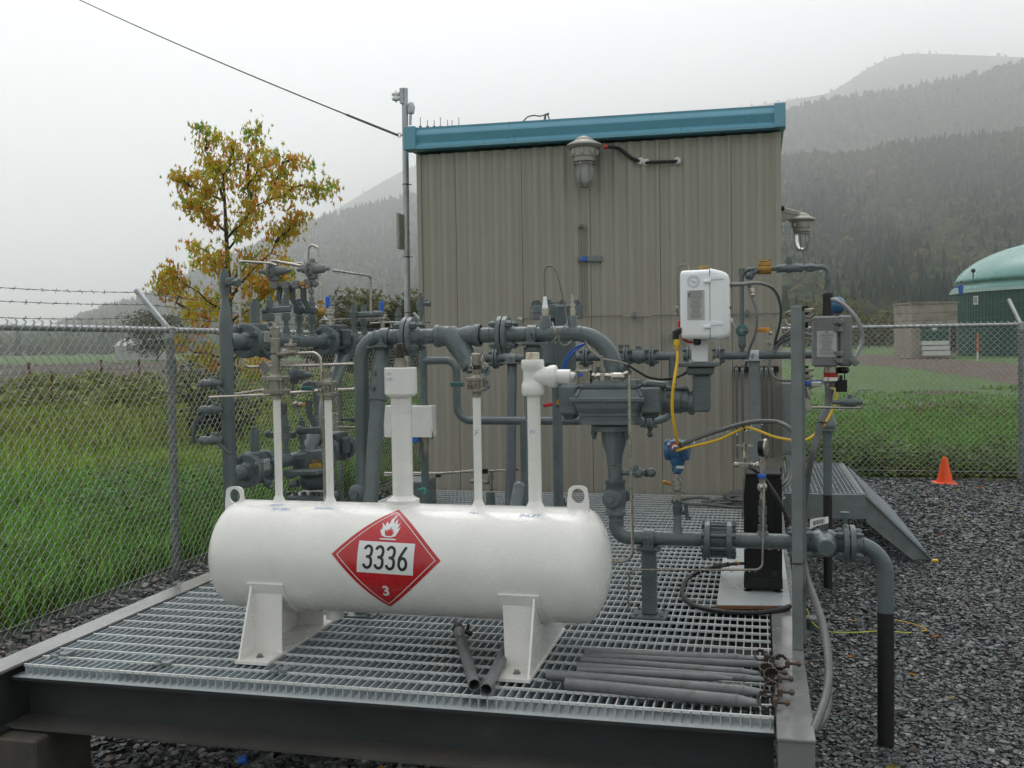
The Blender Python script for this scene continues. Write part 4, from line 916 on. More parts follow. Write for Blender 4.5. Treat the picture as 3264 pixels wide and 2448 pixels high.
mk('sloped_grating', w, M['grating'], LD)
for x_, y_ in ((LX0+.05, LY0+.08), (LX1-.06, LY1-.08)):
    w = MB(); w.bar((x_, y_, 0), (x_, y_, ZG-.17), .06, .06, (1, 0, 0)); mk('leg', w, M['galv_dull'], LD)

# ================================================================ WHITE TANK
TY, TZ, TR = 3.635, .835, .212
TXL, TXR = PY(676, 1790, TY).x+.042, PY(1948, 1800, TY).x
TK = thing('fuel_tank', 'glossy white horizontal tank on welded feet with a red hazard placard', 'tank', (-1.3, TY, ZG))
HD = .105
prof = []
for a in np.linspace(0, math.pi/2, 14): prof.append((HD*(1-math.cos(a)), max(.001, TR*math.sin(a))))
L = TXR-TXL
pf = prof+[(HD+.003, TR), (HD+.007, TR+.0009), (HD+.012, TR+.0009), (HD+.017, TR)]+[(HD+.017+(L-2*HD-.034)*k/10, TR) for k in range(1, 10)]+[(L-HD-.017, TR), (L-HD-.012, TR+.0008), (L-HD-.006, TR+.0008), (L-HD, TR)]+[(L-t, r) for t, r in prof[:-1][::-1]]
w = MB(); w.lathe(pf, (TXL, TY, TZ), (1, 0, 0), 96, smooth=True, cap=False); mk('shell', w, M['white'], TK)
def TKP(px, py=1500): return PY(px, py, TY).x
ztop = TZ+TR
def riser(px, r, ztop_, nm, collar=None, base=1596):
    x_ = TKP(px, base); w = MB(); zb = TZ+math.sqrt(TR**2-r**2)-.01
    w.cyl((x_, TY, zb-.02), (x_, TY, ztop_), r, n=28)
    w.lathe([(0, r+.016), (.010, r+.008), (.020, r+.003), (.03, r)], (x_, TY, ztop-.006), (0, 0, 1), 28, smooth=True)
    if collar: w.lathe([(-.012, r+.035), (.006, r+.026), (.012, r+.022)], (x_, TY, ztop-.004), (0, 0, 1), 32, smooth=True, cap=False); w.lathe([(.0, r+.024), (.012, r+.024), (.02, r+.008), (.028, r)], (x_, TY, ztop+.006), (0, 0, 1), 32)
    o = mk(nm, w, M['white'], TK); return x_, o
def zt(px, py): return PY(px, py, TY).z
sA, _ = riser(890, .0150, zt(886, 1270), 'riser_pipe')
sB, _ = riser(1053, .0150, zt(1048, 1270), 'riser_pipe')
sD, bigp = riser(1285, .0400, zt(1279, 1250), 'wide_riser', True)
sC, _ = riser(1525, .0155, zt(1521, 1268), 'riser_pipe')
sE, _ = riser(1706, .0250, zt(1703, 1260), 'inlet_riser')
w = MB()
for k in range(9): w.torus((sD, TY, zt(1280, 1262)-.008*k), (0, 0, 1), .0405, .0012, 28, 4)
mk('thread', w, M['white'], bigp)['kind'] = 'stuff'
# cap of wide riser
z0, z1 = zt(1278, 1257), zt(1277, 1171); w = MB(); w.lathe([(-.008, .050), (0, .0605), (.004, .0625), (z1-z0-.004, .0625), (z1-z0, .0605)], (sD, TY, z0), (0, 0, 1), 40); cp = mk('cap', w, M['white'], TK)
w = MB(); w.lathe([(0, .026), (.026, .026)], (sD-.0, TY, z1), (0, 0, 1), 6); w.cyl((sD, TY, z1+.026), (sD, TY, z1+.036), .020); mk('hex_bushing', w, M['steel_dull'], TK)
w = MB(); w.lathe([(0, .0155), (.045, .016), (.05, .013)], (sD, TY, z1+.03), (0, 0, 1), 18); w.lathe([(0, .015), (.014, .015), (.018, .008)], (sD, TY, z1+.075), (0, 0, 1), 18); mk('rusty_plug', w, M['rust'], TK)
# lugs
for px in (757, 1846):
    x_ = TKP(px, 1590); zc = zt(px, 1578); w = MB(); n = 40; th = .012
    ro = []; ri = []
    hw_, hh = .0375, .045
    for j in range(n):
        a = 2*math.pi*j/n; cx_, cz_ = math.cos(a), math.sin(a)
        # rounded outline on top, straight sides down into the shell
        if cz_ >= 0: e = 3.2; kx = (abs(cx_)**e+abs(cz_)**e)**(-1/e); o_ = (cx_*kx*hw_, cz_*kx*hw_)
        else: t_ = abs(cz_)/max(abs(cx_), abs(cz_)); kx = 1/max(abs(cx_), abs(cz_)); o_ = (max(-1, min(1, cx_*kx))*hw_*(1.05+.1*abs(cz_)), cz_*kx*.062)
        ro.append(o_); ri.append((cx_*.0245, cz_*.0275))
    def rg(pts_, dy): return [Vector((x_+p[0], TY-.07+dy, zc+p[1])) for p in pts_]
    w.ringset([rg(ro, 0), rg(ri, 0)], n, False); w.ringset([rg(ri, 0), rg(ri, th)], n, True); w.ringset([rg(ri, th), rg(ro, th)], n, False); w.ringset([rg(ro, th), rg(ro, 0)], n, True)
    lg = mk('lifting_lug', w, M['white'], TK)
    lg.location.y += .045
# feet
for cxp, sgn in ((-1.818, -1), (-.832, 1)):
    w = MB(); x0, x1 = cxp-.066, cxp+.066
    w.bb(x0, x1, TY-.325, TY+.325, ZG+.002, ZG+.012)                           # base plate
    vx = x0 if sgn < 0 else x1
    # front and back faces rising to the shell, web along the outer side
    for sy in (-1, 1):
        y_ = TY+sy*.185; zt_ = TZ-math.sqrt(max(0, TR**2-.185**2))
        wt = .066
        w.prism([(cxp-wt*.85, y_-.004, ZG+.012), (cxp+wt*.85, y_-.004, ZG+.012), (cxp+wt*.95, y_-.004, zt_+.045), (cxp-wt*.95, y_-.004, zt_+.045)], (0, .008, 0))
    ysl = [(TY-.31, ZG+.012), (TY+.31, ZG+.012), (TY+.200, TZ-.07), (TY+.12, TZ-.175), (TY, TZ-TR+.001), (TY-.12, TZ-.175), (TY-.200, TZ-.07)]
    w.prism([(vx-.005*sgn, a, b) for a, b in ysl], (-.008*sgn, 0, 0))
    ft_ = mk('foot', w, M['white'], TK)
    # wear pad curved on the shell
    w = MB(); rg_ = []
    for xx, off in ((cxp-.074, 0), (cxp-.074, .008), (cxp+.074, .008), (cxp+.074, 0)):
        rg_.append([Vector((xx, TY+(TR+off)*math.sin(t_), TZ-(TR+off)*math.cos(t_))) for t_ in np.linspace(-R(71), R(71), 40)])
    for a, b in ((0, 1), (1, 2), (2, 3)): w.add(rg_[a]+rg_[b], [(i, i+1, 40+i+1, 40+i) for i in range(39)], True)
    for q in (0, 39): w.add([rg_[0][q], rg_[1][q], rg_[2][q], rg_[3][q]], [(0, 1, 2, 3)])
    mk('wear_pad', w, M['white'], ft_)
    for sy in (-1, 1):
        c = Vector((cxp+.005, TY+sy*.265, ZG+.012)); w = MB(); w.cyl(c, c+Vector((0, 0, .003)), .014, n=16); w.hex(c+Vector((0, 0, .003)), c+Vector((0, 0, .013)), .0095); mk('bolt', w, M['galv_dull'], ft_)
    w = MB(); w.bb(x0+.002, x1-.002, TY-.323, TY-.20, ZG+.0121, ZG+.0131); mk('stained_patch', w, M['white_dirty'], ft_)
w = MB(); w.cyl((PY(1068, 2000, TY).x, TY, TZ-TR+.01), (PY(1068, 2000, TY).x, TY, TZ-TR-.035), .034, n=26); mk('drain_boss', w, M['white'], TK)
# ---- things drawn or stuck on the curved shell
UX0 = PY(1230, 1775, TY-TR).x; A0 = R(13)
def wrap(polys, off, mat_, nm, par, u0=None, a0=A0, rad=TR, step=.008):
    k_ = 1.0
    if u0 is None: u0 = UX0-.004; k_ = 1.105   # the placard and all that is printed on it
    """polys: list of 2-D polygons (u right, v up) on the shell; off above surface"""
    bm = bmesh.new()
    for P in polys:
        vs = [bm.verts.new((p[0]*k_, p[1]*k_, 0)) for p in P]
        f = bm.faces.new(vs)
    bmesh.ops.triangulate(bm, faces=bm.faces[:])
    v0 = min(v.co.y for v in bm.verts); v1 = max(v.co.y for v in bm.verts); y_ = v0+step
    while y_ < v1:
        bmesh.ops.bisect_plane(bm, geom=bm.verts[:]+bm.edges[:]+bm.faces[:], plane_co=(0, y_, 0), plane_no=(0, 1, 0)); y_ += step
    mb = MB(); bm.verts.index_update(); V = []
    for v in bm.verts:
        a = a0+v.co.y/rad; V.append(Vector((u0+v.co.x, TY-(rad+off)*math.cos(a), TZ+(rad+off)*math.sin(a))))
    mb.add(V, [tuple(q.index for q in f.verts) for f in bm.faces], False); bm.free(); return mk(nm, mb, mat_, par)
def textmesh(s, size, xs=1.0, offset=0.0, cx_=0, cy_=0, rot=0, shear=0):
    cu = bpy.data.curves.new('txt', 'FONT'); cu.body = s; cu.size = size; cu.offset = offset; cu.align_x = 'CENTER'; cu.align_y = 'CENTER'; cu.resolution_u = 4; cu.shear = shear
    ob = bpy.data.objects.new('txt', cu); COL.objects.link(ob); dg = bpy.context.evaluated_depsgraph_get(); me = bpy.data.meshes.new_from_object(ob.evaluated_get(dg))
    c, s_ = math.cos(rot), math.sin(rot); out = []
    for p in me.polygons:
        out.append([((me.vertices[i].co.x*xs)*c-me.vertices[i].co.y*s_+cx_, (me.vertices[i].co.x*xs)*s_+me.vertices[i].co.y*c+cy_) for i in p.vertices])
    bpy.data.objects.remove(ob); bpy.data.meshes.remove(me); bpy.data.curves.remove(cu); return out
h = .192
rot = R(-1.5)
def rt(P): return [(p[0]*math.cos(rot)-p[1]*math.sin(rot), p[0]*math.sin(rot)+p[1]*math.cos(rot)) for p in P]
def rc(P, k=4):  # subdivide edges
    out = []
    for a, b in zip(P, P[1:]+P[:1]): out += [(a[0]+(b[0]-a[0])*i/k, a[1]+(b[1]-a[1])*i/k) for i in range(k)]
    return out
pl_ = wrap([rt([(-h, 0), (0, -h), (h, 0), (0, h)])], .0010, M['placard'], 'hazard_placard', TK)
def frame_(h1, h2): return [rt([(-h1, 0), (0, -h1), (0, -h2), (-h2, 0)]), rt([(0, -h1), (h1, 0), (h2, 0), (0, -h2)]), rt([(h1, 0), (0, h1), (0, h2), (h2, 0)]), rt([(0, h1), (-h1, 0), (-h2, 0), (0, h2)])]
wrap(frame_(h-.017, h-.0205), .0018, M['placard_white'], 'border_line', pl_)
wrap([rt([(-.099, -.054), (.099, -.054), (.099, .050), (-.099, .050)])], .0018, M['placard_white'], 'number_panel', pl_)
# digits drawn as rounded strokes
def stroke(pts, wd):
    P = [Vector((p[0], p[1], 0)) for p in pts]; out = []; Lf = []; Rg = []
    for i in range(len(P)):
        t_ = (P[min(i+1, len(P)-1)]-P[max(i-1, 0)]).normalized(); n_ = Vector((-t_.y, t_.x, 0))*wd/2; Lf.append(P[i]+n_); Rg.append(P[i]-n_)
    return [[(Lf[i].x, Lf[i].y), (Rg[i].x, Rg[i].y), (Rg[i+1].x, Rg[i+1].y), (Lf[i+1].x, Lf[i+1].y)] for i in range(len(P)-1)]
def arc(cx_, cy_, rx, ry, a0, a1, n=12): return [(cx_+rx*math.cos(R(a0+(a1-a0)*i/n)), cy_+ry*math.sin(R(a0+(a1-a0)*i/n))) for i in range(n+1)]
def d3(x): return stroke(arc(x, .0185, .0125, .0155, 165, 0)+[(x+.0125, .014)]+arc(x-.001, .0105, .0125, .0115, 0, -80), .0094)+stroke([(x-.006, -.0010), (x+.001, -.0010)], .0094)+stroke(arc(x-.001, -.0135, .0135, .0125, 75, 0)+arc(x-.001, -.0205, .0135, .0165, 0, -165), .0094)
def d6(x): return stroke([(x+.010, .037), (x+.0, .020), (x-.010, .002), (x-.0128, -.010)], .0094)+stroke(arc(x, -.0185, .0128, .0185, 180, 540, 26), .0094)
s_ = 1.0
for i, xd in enumerate((-.062, -.0215, .0185)):
    wrap([rt(q) for q in d3(xd)], .0026+.0001*i, M['ink_black'], 'digit', pl_)
wrap([rt(q) for q in d6(.0610)], .0026, M['ink_black'], 'digit', pl_)
wrap([rt(q) for q in textmesh('3', .052, 1.0, .0015, 0, -.118)], .0018, M['placard_white'], 'class_digit', pl_)
# flame
fl = [(-.028, 0), (-.036, .014), (-.040, .030), (-.033, .022), (-.033, .040), (-.041, .056), (-.029, .046), (-.023, .040), (-.024, .052), (-.020, .062), (-.012, .050), (-.007, .058), (-.008, .072), (.001, .083), (.008, .104), (.010, .086), (.005, .072), (.008, .060), (.014, .052), (.013, .066), (.019, .078), (.022, .060), (.027, .048), (.034, .062), (.033, .044), (.030, .030), (.041, .040), (.036, .018), (.028, 0), (.012, -.006), (-.012, -.006)]
bm = bmesh.new(); 
fl = [(p[0]*.86, p[1]*.88+.072) for p in fl]
wrap([rt(fl)], .0019, M['placard_white'], 'flame_symbol', pl_)
fi = [(-.012, 0), (-.018, .014), (-.018, .026), (-.010, .020), (-.006, .030), (-.002, .022), (.004, .042), (.006, .024), (.012, .030), (.013, .016), (.019, .020), (.014, .004), (.008, -.001)]
wrap([rt([(p[0]*.9, p[1]*.85+.072) for p in fi])], .0027, M['placard'], 'flame_core', pl_)
wrap([rt([(-.028, .058), (.029, .058), (.029, .0625), (-.028, .0625)])], .0019, M['placard_white'], 'flame_bar', pl_)
# felt-pen words on the shell and pipes
def pen(txt, px, py, size, wdt=1.0, sh=0):
    p = PY(px, py, TY-.1); 
    # meet the shell near its top front
    d = ray(px, py); o = CAM; A_ = d.y**2+d.z**2; B_ = 2*((o.y-TY)*d.y+(o.z-TZ)*d.z); C_q = (o.y-TY)**2+(o.z-TZ)**2-TR**2
    disc = B_*B_-4*A_*C_q; s = (-B_-math.sqrt(max(disc, 0)))/(2*A_); q = o+d*s; a = math.atan2(q.z-TZ, -(q.y-TY))
    wrap(textmesh(txt, size, wdt, -.0002, sh=0) if False else textmesh(txt, size, wdt, 0, shear=.25), .0008, M['pen'], 'pen_writing', TK, u0=q.x, a0=a, step=.02)
pen('VENT', 878, 1611, .028, .8); pen('TEST PORT', 893, 1624, .026, .6); pen('DRAIN', 1030, 1621, .022, 1.1); pen('FILL', 1510, 1635, .022, 1.1); pen('INLET', 1688, 1644, .027, 1.1)
def penup(txt, x_, yy, z_, rr, size, par, xs=1.0, nm='pen_writing'):
    mb = MB(); 
    for P in textmesh(txt, size, xs, 0, shear=.2):
        mb.add([Vector((x_+rr*math.sin(p[0]/rr), yy-rr*math.cos(p[0]/rr), z_+p[1])) for p in P], [tuple(range(len(P)))])
    return mk(nm, mb, M['pen'], par)
penup('VIP', sD-.030, TY, zt(1250, 1191), .0632, .016, cp); penup('TAPE', sD-.024, TY, zt(1255, 1208), .0632, .019, cp)
penup('F', sC, TY, zt(1521, 1380), .0163, .034, TK); penup('IN', sE-.002, TY, zt(1706, 1375), .0257, .022, TK)

# ---- valves on the tank risers
def sspart(nm, mb, par=TK, mt='steel_dull'): return mk(nm, mb, M[mt], par)
def ballvalve(x_, zb, s, handle=None, hx=0):
    """three-piece valve, bottom zb; s scale (half width)"""
    c = Vector((x_, TY, zb)); w = MB()
    w.lathe([(0, s*.50), (s*.35, s*.50), (s*.4, s*.6), (s*.5, s*.6)], c, (0, 0, 1), 20)
    w.box(c+Vector((0, 0, s*.72)), (2*s, 2*s*.9, s*.36), bev=.002); w.box(c+Vector((0, 0, s*1.95)), (2*s, 2*s*.9, s*.42), bev=.002)
    w.lathe([(s*.88, s*.80), (s*1.75, s*.80)], c, (0, 0, 1), 20)
    w.lathe([(s*2.15, s*.6), (s*2.3, s*.5), (s*2.5, s*.42)], c, (0, 0, 1), 20)
    for i in (-1, 1):
        for j in (-1, 1): w.cyl(c+Vector((i*s*.8, j*s*.7, s*.5)), c+Vector((i*s*.8, j*s*.7, s*2.22)), s*.10, n=8); w.hex(c+Vector((i*s*.8, j*s*.7, s*2.16)), c+Vector((i*s*.8, j*s*.7, s*2.3)), s*.17)
    v = sspart('ball_valve', w)
    if handle:
        w = MB(); w.cyl(c+Vector((0, -s*.8, s*1.35)), c+Vector((0, -s*1.15, s*1.35)), s*.25, n=12); w.bar(c+Vector((0, -s*1.1, s*1.35)), c+Vector((hx*.45, -s*1.1, s*1.35)), .022, .004, (0, 0, 1)); mk('stem', w, M['steel_dull'], v)
        w = MB(); w.bar(c+Vector((hx*.4, -s*1.12, s*1.38)), c+Vector((hx, -s*1.12, s*1.40)), .010, .018, (0, 0, 1), bev=.004); mk('handle', w, M[handle], v)
    return v, c+Vector((0, 0, s*2.5))
# A : leftmost tall stack
zA = zt(886, 1272); v, e = ballvalve(sA, zA, .042)
w = MB(); zz = e.z
w.cyl((sA, TY, zz-.006), (sA, TY, zz+.012), .020, n=20); w.cyl((sA, TY, zz+.012), (sA, TY, zz+.072), .0165, n=20); w.lathe([(0, .0195), (.022, .0195)], (sA, TY, zz+.042), (0, 0, 1), 6); w.lathe([(0, .019), (.055, .019), (.058, .017)], (sA, TY, zz+.078), (0, 0, 1), 20); w.cyl((sA, TY, zz+.136), (sA, TY, zz+.150), .014); w.lathe([(0, .019), (.028, .0195), (.03, .017)], (sA, TY, zz+.150), (0, 0, 1), 20)
sspart('vent_fitting', w)
w = MB(); w.torus((sA-.008, TY-.022, zz+.186), (0.2, 1, 0), .014, .0015, 18, 5); sspart('pull_ring', w, mt='steel'); w = MB(); w.torus((sA+.012, TY-.020, zz+.182), (1, .4, 0), .012, .0015, 18, 5); sspart('pull_ring', w, mt='steel')
w = MB(); b0 = PY(905, 1128, TY); b1 = PY(946, 1122, TY); w.cyl(PY(892, 1130, TY), b1, .013, n=16); w.ball(b0, .019, 14); w.lathe([(0, .017), (.012, .017)], PY(928, 1124, TY), (1, 0, .1), 6); w.cyl(PY(924, 1120, TY), PY(926, 1098, TY), .011, n=14); w.box(PY(926, 1100, TY), (.042, .03, .012), bev=.002); sv = sspart('side_valve', w)
w = MB(); w.prism([PY(918, 1098, TY-.01), PY(930, 1098, TY-.01), PY(934, 1078, TY-.01), PY(926, 1078, TY-.01)], (0, .003, 0)); mk('lever', w, M['steel'], sv)
w = MB(); w.bar(PY(930, 1078, TY-.01), PY(957, 1079, TY-.01), .012, .006, (0, 0, 1), bev=.002); mk('handle', w, M['teal'], sv)
# B
v, e = ballvalve(sB, zt(1048, 1275), .034, 'teal', -.095)
w = MB(); w.cyl(e-Vector((0, 0, .004)), e+Vector((0, 0, .018)), .0125, n=16); w.lathe([(0, .0165), (.012, .0165)], e+Vector((0, 0, .012)), (0, 0, 1), 6); w.cyl(e+Vector((0, 0, .018)), e+Vector((0, 0, .028)), .011); sspart('plug', w)
# C
v, e = ballvalve(sC, zt(1521, 1262), .033, 'teal', -.092)
w = MB(); w.lathe([(0, .0165), (.012, .018)], e, (0, 0, 1), 6); w.cyl(e, e+Vector((0, 0, .022)), .016, n=20); sspart('nipple', w)
w = MB(); w.lathe([(0, .019), (.014, .0195), (.016, .018)], e+Vector((0, 0, .018)), (0, 0, 1), 20); mk('rusty_ring', w, M['rust'], TK)
w = MB(); w.lathe([(0, .0185), (.040, .0185), (.043, .016), (.046, .006)], e+Vector((0, 0, .034)), (0, 0, 1), 22); w.torus(e+Vector((0, -.0, .09)), (0, 1, 0), .008, .0016, 14, 5); sspart('cam_cap', w)
for (px, py, ax, rr) in ((1503, 1150, (1, .4, .2), .015), (1500, 1172, (.3, 1, 0), .010), (1540, 1152, (1, -.2, .1), .014), (1546, 1166, (.4, 1, 0), .011), (1536, 1142, (1, .6, 0), .012)): w = MB(); w.torus(PY(px, py, TY-.02), ax, rr, .0016, 16, 5); sspart('cam_ring', w, mt='steel')
w = MB(); w.bar(PY(1500, 1168, TY-.015), PY(1505, 1142, TY-.015), .008, .004, (0, 1, 0)); sspart('cam_arm', w, mt='steel'); w = MB(); w.bar(PY(1543, 1172, TY-.015), PY(1537, 1142, TY-.015), .008, .004, (0, 1, 0)); sspart('cam_arm', w, mt='steel')
# E : big white tee with side outlet
zb, zt_ = zt(1704, 1262), zt(1701, 1146); Hh = zt_-zb; w = MB()
w.lathe([(0, .030), (.004, .0400), (.010, .043), (Hh*.32, .043), (Hh*.36, .0395), (Hh*.45, .037), (Hh*.66, .037), (Hh*.74, .0395), (Hh*.78, .043), (Hh-.006, .043), (Hh, .040)], (sE-.002, TY, zb), (0, 0, 1), 32, smooth=True)
zc = zt(1750, 1200); 
w.lathe([(0, .036), (.055, .036), (.066, .042), (.085, .043), (.090, .040), (.092, .026)], (sE-.002, TY, zc), (1, 0, 0), 32, smooth=True); mk('tee', w, M['white'], TK)
x2 = PY(1819, 1201, TY).x; w = MB(); w.lathe([(0, .026), (x2-.004-(sE+.088), .026), (x2-(sE+.088), .024)], (sE+.088, TY, zc), (1, 0, 0), 28); w.cyl((x2, TY, zc), (x2+.018, TY, zc), .017, .013, n=18); mk('outlet_nipple', w, M['white'], TK)
w = MB(); w.lathe([(0, .026), (.024, .026), (.026, .023)], (sE-.002, TY, zt_), (0, 0, 1), 8); mk('brass_plug', w, mat('worn_white_brass', (.62, .58, .46), .4, .1, dirt=((.30, .13, .03), .52, .9), ds=40), TK)
# steel train to the right and drop tube
def TYp(px, py): return PY(px, py, TY)
w = MB(); w.lathe([(0, .014), (.02, .014)], TYp(1822, 1201), (1, 0, 0), 6); w.box((TYp(1840, 1200)+TYp(1885, 1200))/2, (.052, .05, .048), bev=.003)
for i in (-1, 1): w.box((TYp(1840, 1200)+TYp(1885, 1200))/2+Vector((i*.022, -.004, 0)), (.008, .058, .056), bev=.002)
w.bar(TYp(1838, 1181), TYp(1886, 1180), .02, .004, (0, 0, 1)); tvv = sspart('train_valve', w)
w = MB(); w.box((TYp(1848, 1194)+TYp(1861, 1194))/2+Vector((0, -.031, 0)), (.014, .002, .012)); mk('tag', w, M['blue_plastic'], tvv)
w = MB(); w.cyl(TYp(1884, 1201), TYp(1990, 1201), .0085, n=12); 
for a_, b_ in ((1886, 1896), (1902, 1914), (1928, 1942), (1945, 1956)): w.hex(TYp(a_, 1200), TYp(b_, 1200), .0135)
w.box(TYp(1921, 1201), (.020, .022, .026), bev=.003); sspart('fitting_train', w, mt='steel')
w = MB(); w.cyl(TYp(1921, 1195), TYp(1919, 1160), .006, n=10); w.hex(TYp(1921, 1186), TYp(1920, 1172), .010); w.cyl(TYp(1919, 1160), TYp(1918, 1132), .0052, n=10); sspart('needle_valve', w)
w = MB(); w.lathe([(0, .012), (.008, .0165), (.038, .0165), (.05, .011)], TYp(1948, 1202), (1, 0, 0), 16); w.cyl(TYp(1968, 1202), TYp(2000, 1192), .010, .007, n=12); w.hex(TYp(1990, 1196), TYp(2003, 1190), .0115); sspart('elbow_fitting', w, mt='steel')
w = MB(); w.tube(fillet([TYp(1996, 1193), TYp(2004, 1198), TYp(2008, 1400), TYp(2018, 1786), PY(1944, 1791, TY+.05), Vector((TXR-.05, TY+.05, TYp(1944, 1791).z))], [.01, .01, .05, .01]), .0058, n=12); mk('drop_tube', w, M['steel'], TK)
# ================================================================ PIPEWORK
XA, YA, ZA = Vector((1, 0, 0)), Vector((0, 1, 0)), Vector((0, 0, 1))
def flange(par, c, ax, Rr, t, side=1, bolts=4, ph=.785, hub=None, m_='pipe', boltobj=True, nm='flange', t2=None):
    """flange disc pair centred at c"""
    c = Vector(c); x, y, d = frame(ax); w = MB(); g = .003
    w.lathe([(-t-g, Rr*.93), (-t-g+.003, Rr), (-g, Rr)], c, d, 40); w.lathe([(g, Rr), (t+g-.003, Rr), (t+g, Rr*.93)], c, d, 40); w.lathe([(-g, Rr*.7), (g, Rr*.7)], c, d, 24)
    hb = hub or Rr*.52; w.lathe([(-t-g-Rr*.30, hb*.82), (-t-g-Rr*.1, hb), (-t-g, hb*1.12)], c, d, 28, smooth=True); w.lathe([(t+g, hb*1.12), (t+g+Rr*.1, hb), (t+g+Rr*.30, hb*.82)], c, d, 28, smooth=True)
    f = mk(nm, w, M[m_], par)
    for k in range(bolts):
        a = ph+2*math.pi*k/bolts; o = x*math.cos(a)*Rr*.79+y*math.sin(a)*Rr*.79; b = MB(); e = Rr*.36
        b.cyl(c+o-d*(t+e*1.15), c+o+d*(t+e*1.15), Rr*.10, n=10); b.hex(c+o-d*(t+g+e*.75), c+o-d*(t+g), Rr*.19); b.hex(c+o+d*(t+g), c+o+d*(t+g+e*.75), Rr*.19)
        if boltobj: mk('bolt', b, M[m_], f)
        else: w2 = b; mk('bolt', b, M['pipe_dark'], f)
    return f
def clamp(par, c, ax, r, wd=.045, m_='pipe', drop=.0):
    """pipe strap with two ears and a bolt on the near side, plus seat plate under it"""
    c = Vector(c); x, y, d = frame(ax); w = MB(); n = 20; rings = []
    for off, hw in ((0, 1), (.004, 1)): pass
    pts = []
    for k in range(n+1): a = math.pi*k/n; pts.append(Vector((0, -math.cos(a), math.sin(a))))
    for s0, s1, ra, rb in ((-wd/2, wd/2, r+.006, r+.006),): 
        A_ = [c+d*s0+p*(r+.001) for p in pts]; B_ = [c+d*s0+p*(r+.007) for p in pts]; C_q = [c+d*s1+p*(r+.007) for p in pts]; D_ = [c+d*s1+p*(r+.001) for p in pts]; k = n+1
        for U_, V_ in ((A_, B_), (B_, C_q), (C_q, D_)): w.add(U_+V_, [(i, i+1, k+i+1, k+i) for i in range(n)], True)
    for sy in (-1, 1):
        w.box(c+YA*sy*(r+.004)-ZA*r*.5, (wd, .006, r)); w.box(c+YA*sy*(r+.018)-ZA*(r-.002), (wd, .034, .006), bev=.001)
        q = c+YA*sy*(r+.020)-ZA*(r-.006); w.cyl(q-ZA*.02, q+ZA*.034, .006, n=10); w.hex(q, q+ZA*.010, .011); w.hex(q+ZA*.012, q+ZA*.020, .011)
    cl = mk('pipe_clamp', w, M[m_], par)
    w = MB(); w.box(c-ZA*(r+.006), (wd*1.75, 2*r+.08, .008), bev=.001); mk('seat_plate', w, M[m_], cl); return cl
def seam(par, c, ax, r): 
    w = MB(); w.torus(c, ax, r, .0016, 28, 6); return w
# ---------------------------------------------------------------- main run
YM = 4.25
def A(px, py, y=YM): return PY(px, py, y)
GR = thing('main_gas_pipe', 'thick grey pipe run with strainer and big elbows behind the white tank', 'pipework', A(1500, 1850))
r1 = S(24.5, A(1500, 1070)); zu = A(1500, 1069).z
def U(px, py=1070): q = A(px, py); q.z = zu; return q
xv = A(1153, 1250).x; xe = A(1956, 1140).x
w = MB(); w.tube(fillet([Vector((xv, YM, A(1158, 1545).z)), Vector((xv, YM, zu)), U(1290)], .105, 12), r1, n=28); 
for q in (Vector((xv, YM, A(1152, 1132).z)), ): w.torus(q, ZA, r1, .002, 28, 6)
w.torus(U(1198), XA, r1, .0018, 28, 6); w.torus(U(1258), XA, r1, .0022, 28, 6); w.torus(U(1267), XA, r1, .0022, 28, 6); mk('elbow_pipe', w, M['pipe'], GR)
flange(GR, U(1306), XA, S(62, U(1306)), .021)
w = MB(); w.cyl(U(1318), U(1402), r1, n=28); w.torus(U(1360), XA, r1, .0018, 28, 6); mk('pipe', w, M['pipe'], GR)
# Y strainer
w = MB(); P0, P1 = U(1388), U(1533); Lx = (P1-P0).x; rh = S(36, P0)
w.lathe([(0, r1*1.25), (.001, rh*.98), (Lx*.115, rh), (Lx*.12, rh*.9), (Lx*.30, rh*.86), (Lx*.42, rh*.72), (Lx*.50, rh*.60), (Lx*.58, rh*.70), (Lx*.70, rh*.86), (Lx*.87, rh*.9), (Lx*.88, rh), (Lx*.999, rh*.98), (Lx, r1*1.25)], P0, XA, 32, smooth=True)
w.lathe([(0, rh), (Lx*.10, rh)], P0, XA, 8); w.lathe([(Lx*.9, rh), (Lx, rh)], P0, XA, 8)
mk('strainer_body', w, M['pipe'], GR)
b0 = A(1440, 1072); b0.z = zu; b1 = A(1506, 1165, YM-.02); w = MB(); dd = (b1-b0)
w.lathe([(-.03, rh*.70), (.0, rh*.96), (dd.length*.35, rh*1.0), (dd.length*.80, rh*.88), (dd.length*.82, rh*.98), (dd.length, rh*.98)], b0, dd, 30, smooth=True); mk('strainer_leg', w, M['pipe'], GR)
w = MB(); d_ = dd.normalized(); w.lathe([(0, rh*.80), (.018, rh*.80)], b1, d_, 6); w.cyl(b1+d_*.018, b1+d_*.05, .014, n=12); w.hex(b1+d_*.03, b1+d_*.044, .022); w.lathe([(.05, .012), (.07, .019), (.10, .019), (.105, .014)], b1, d_, 14); w.hex(b1+d_*.105, b1+d_*.125, .014); w.bar(b1+d_*.075, b1+d_*.078+Vector((.035, 0, .04)), .014, .004, (0, 1, 0)); mk('blowdown_valve', w, M['pipe'], GR)
w = MB()
for P in textmesh('STRAINER', .030, .8, 0): 
    ux_ = d_; uy_ = Vector((0, -1, 0)).cross(d_).normalized()*-1
    w.add([b0+d_*(dd.length*.48+p[0])+uy_*(-1)*(p[1]-.0)*-1+Vector((0, -rh*.99, 0)) for p in P], [tuple(range(len(P)))])
mk('cast_letters', w, M['pipe'], GR)
w = MB(); w.cyl(U(1530), U(1592), r1, n=28); w.torus(U(1562), XA, r1, .0018, 28, 6); mk('pipe', w, M['pipe'], GR)
flange(GR, U(1606), XA, S(60, U(1606)), .021)
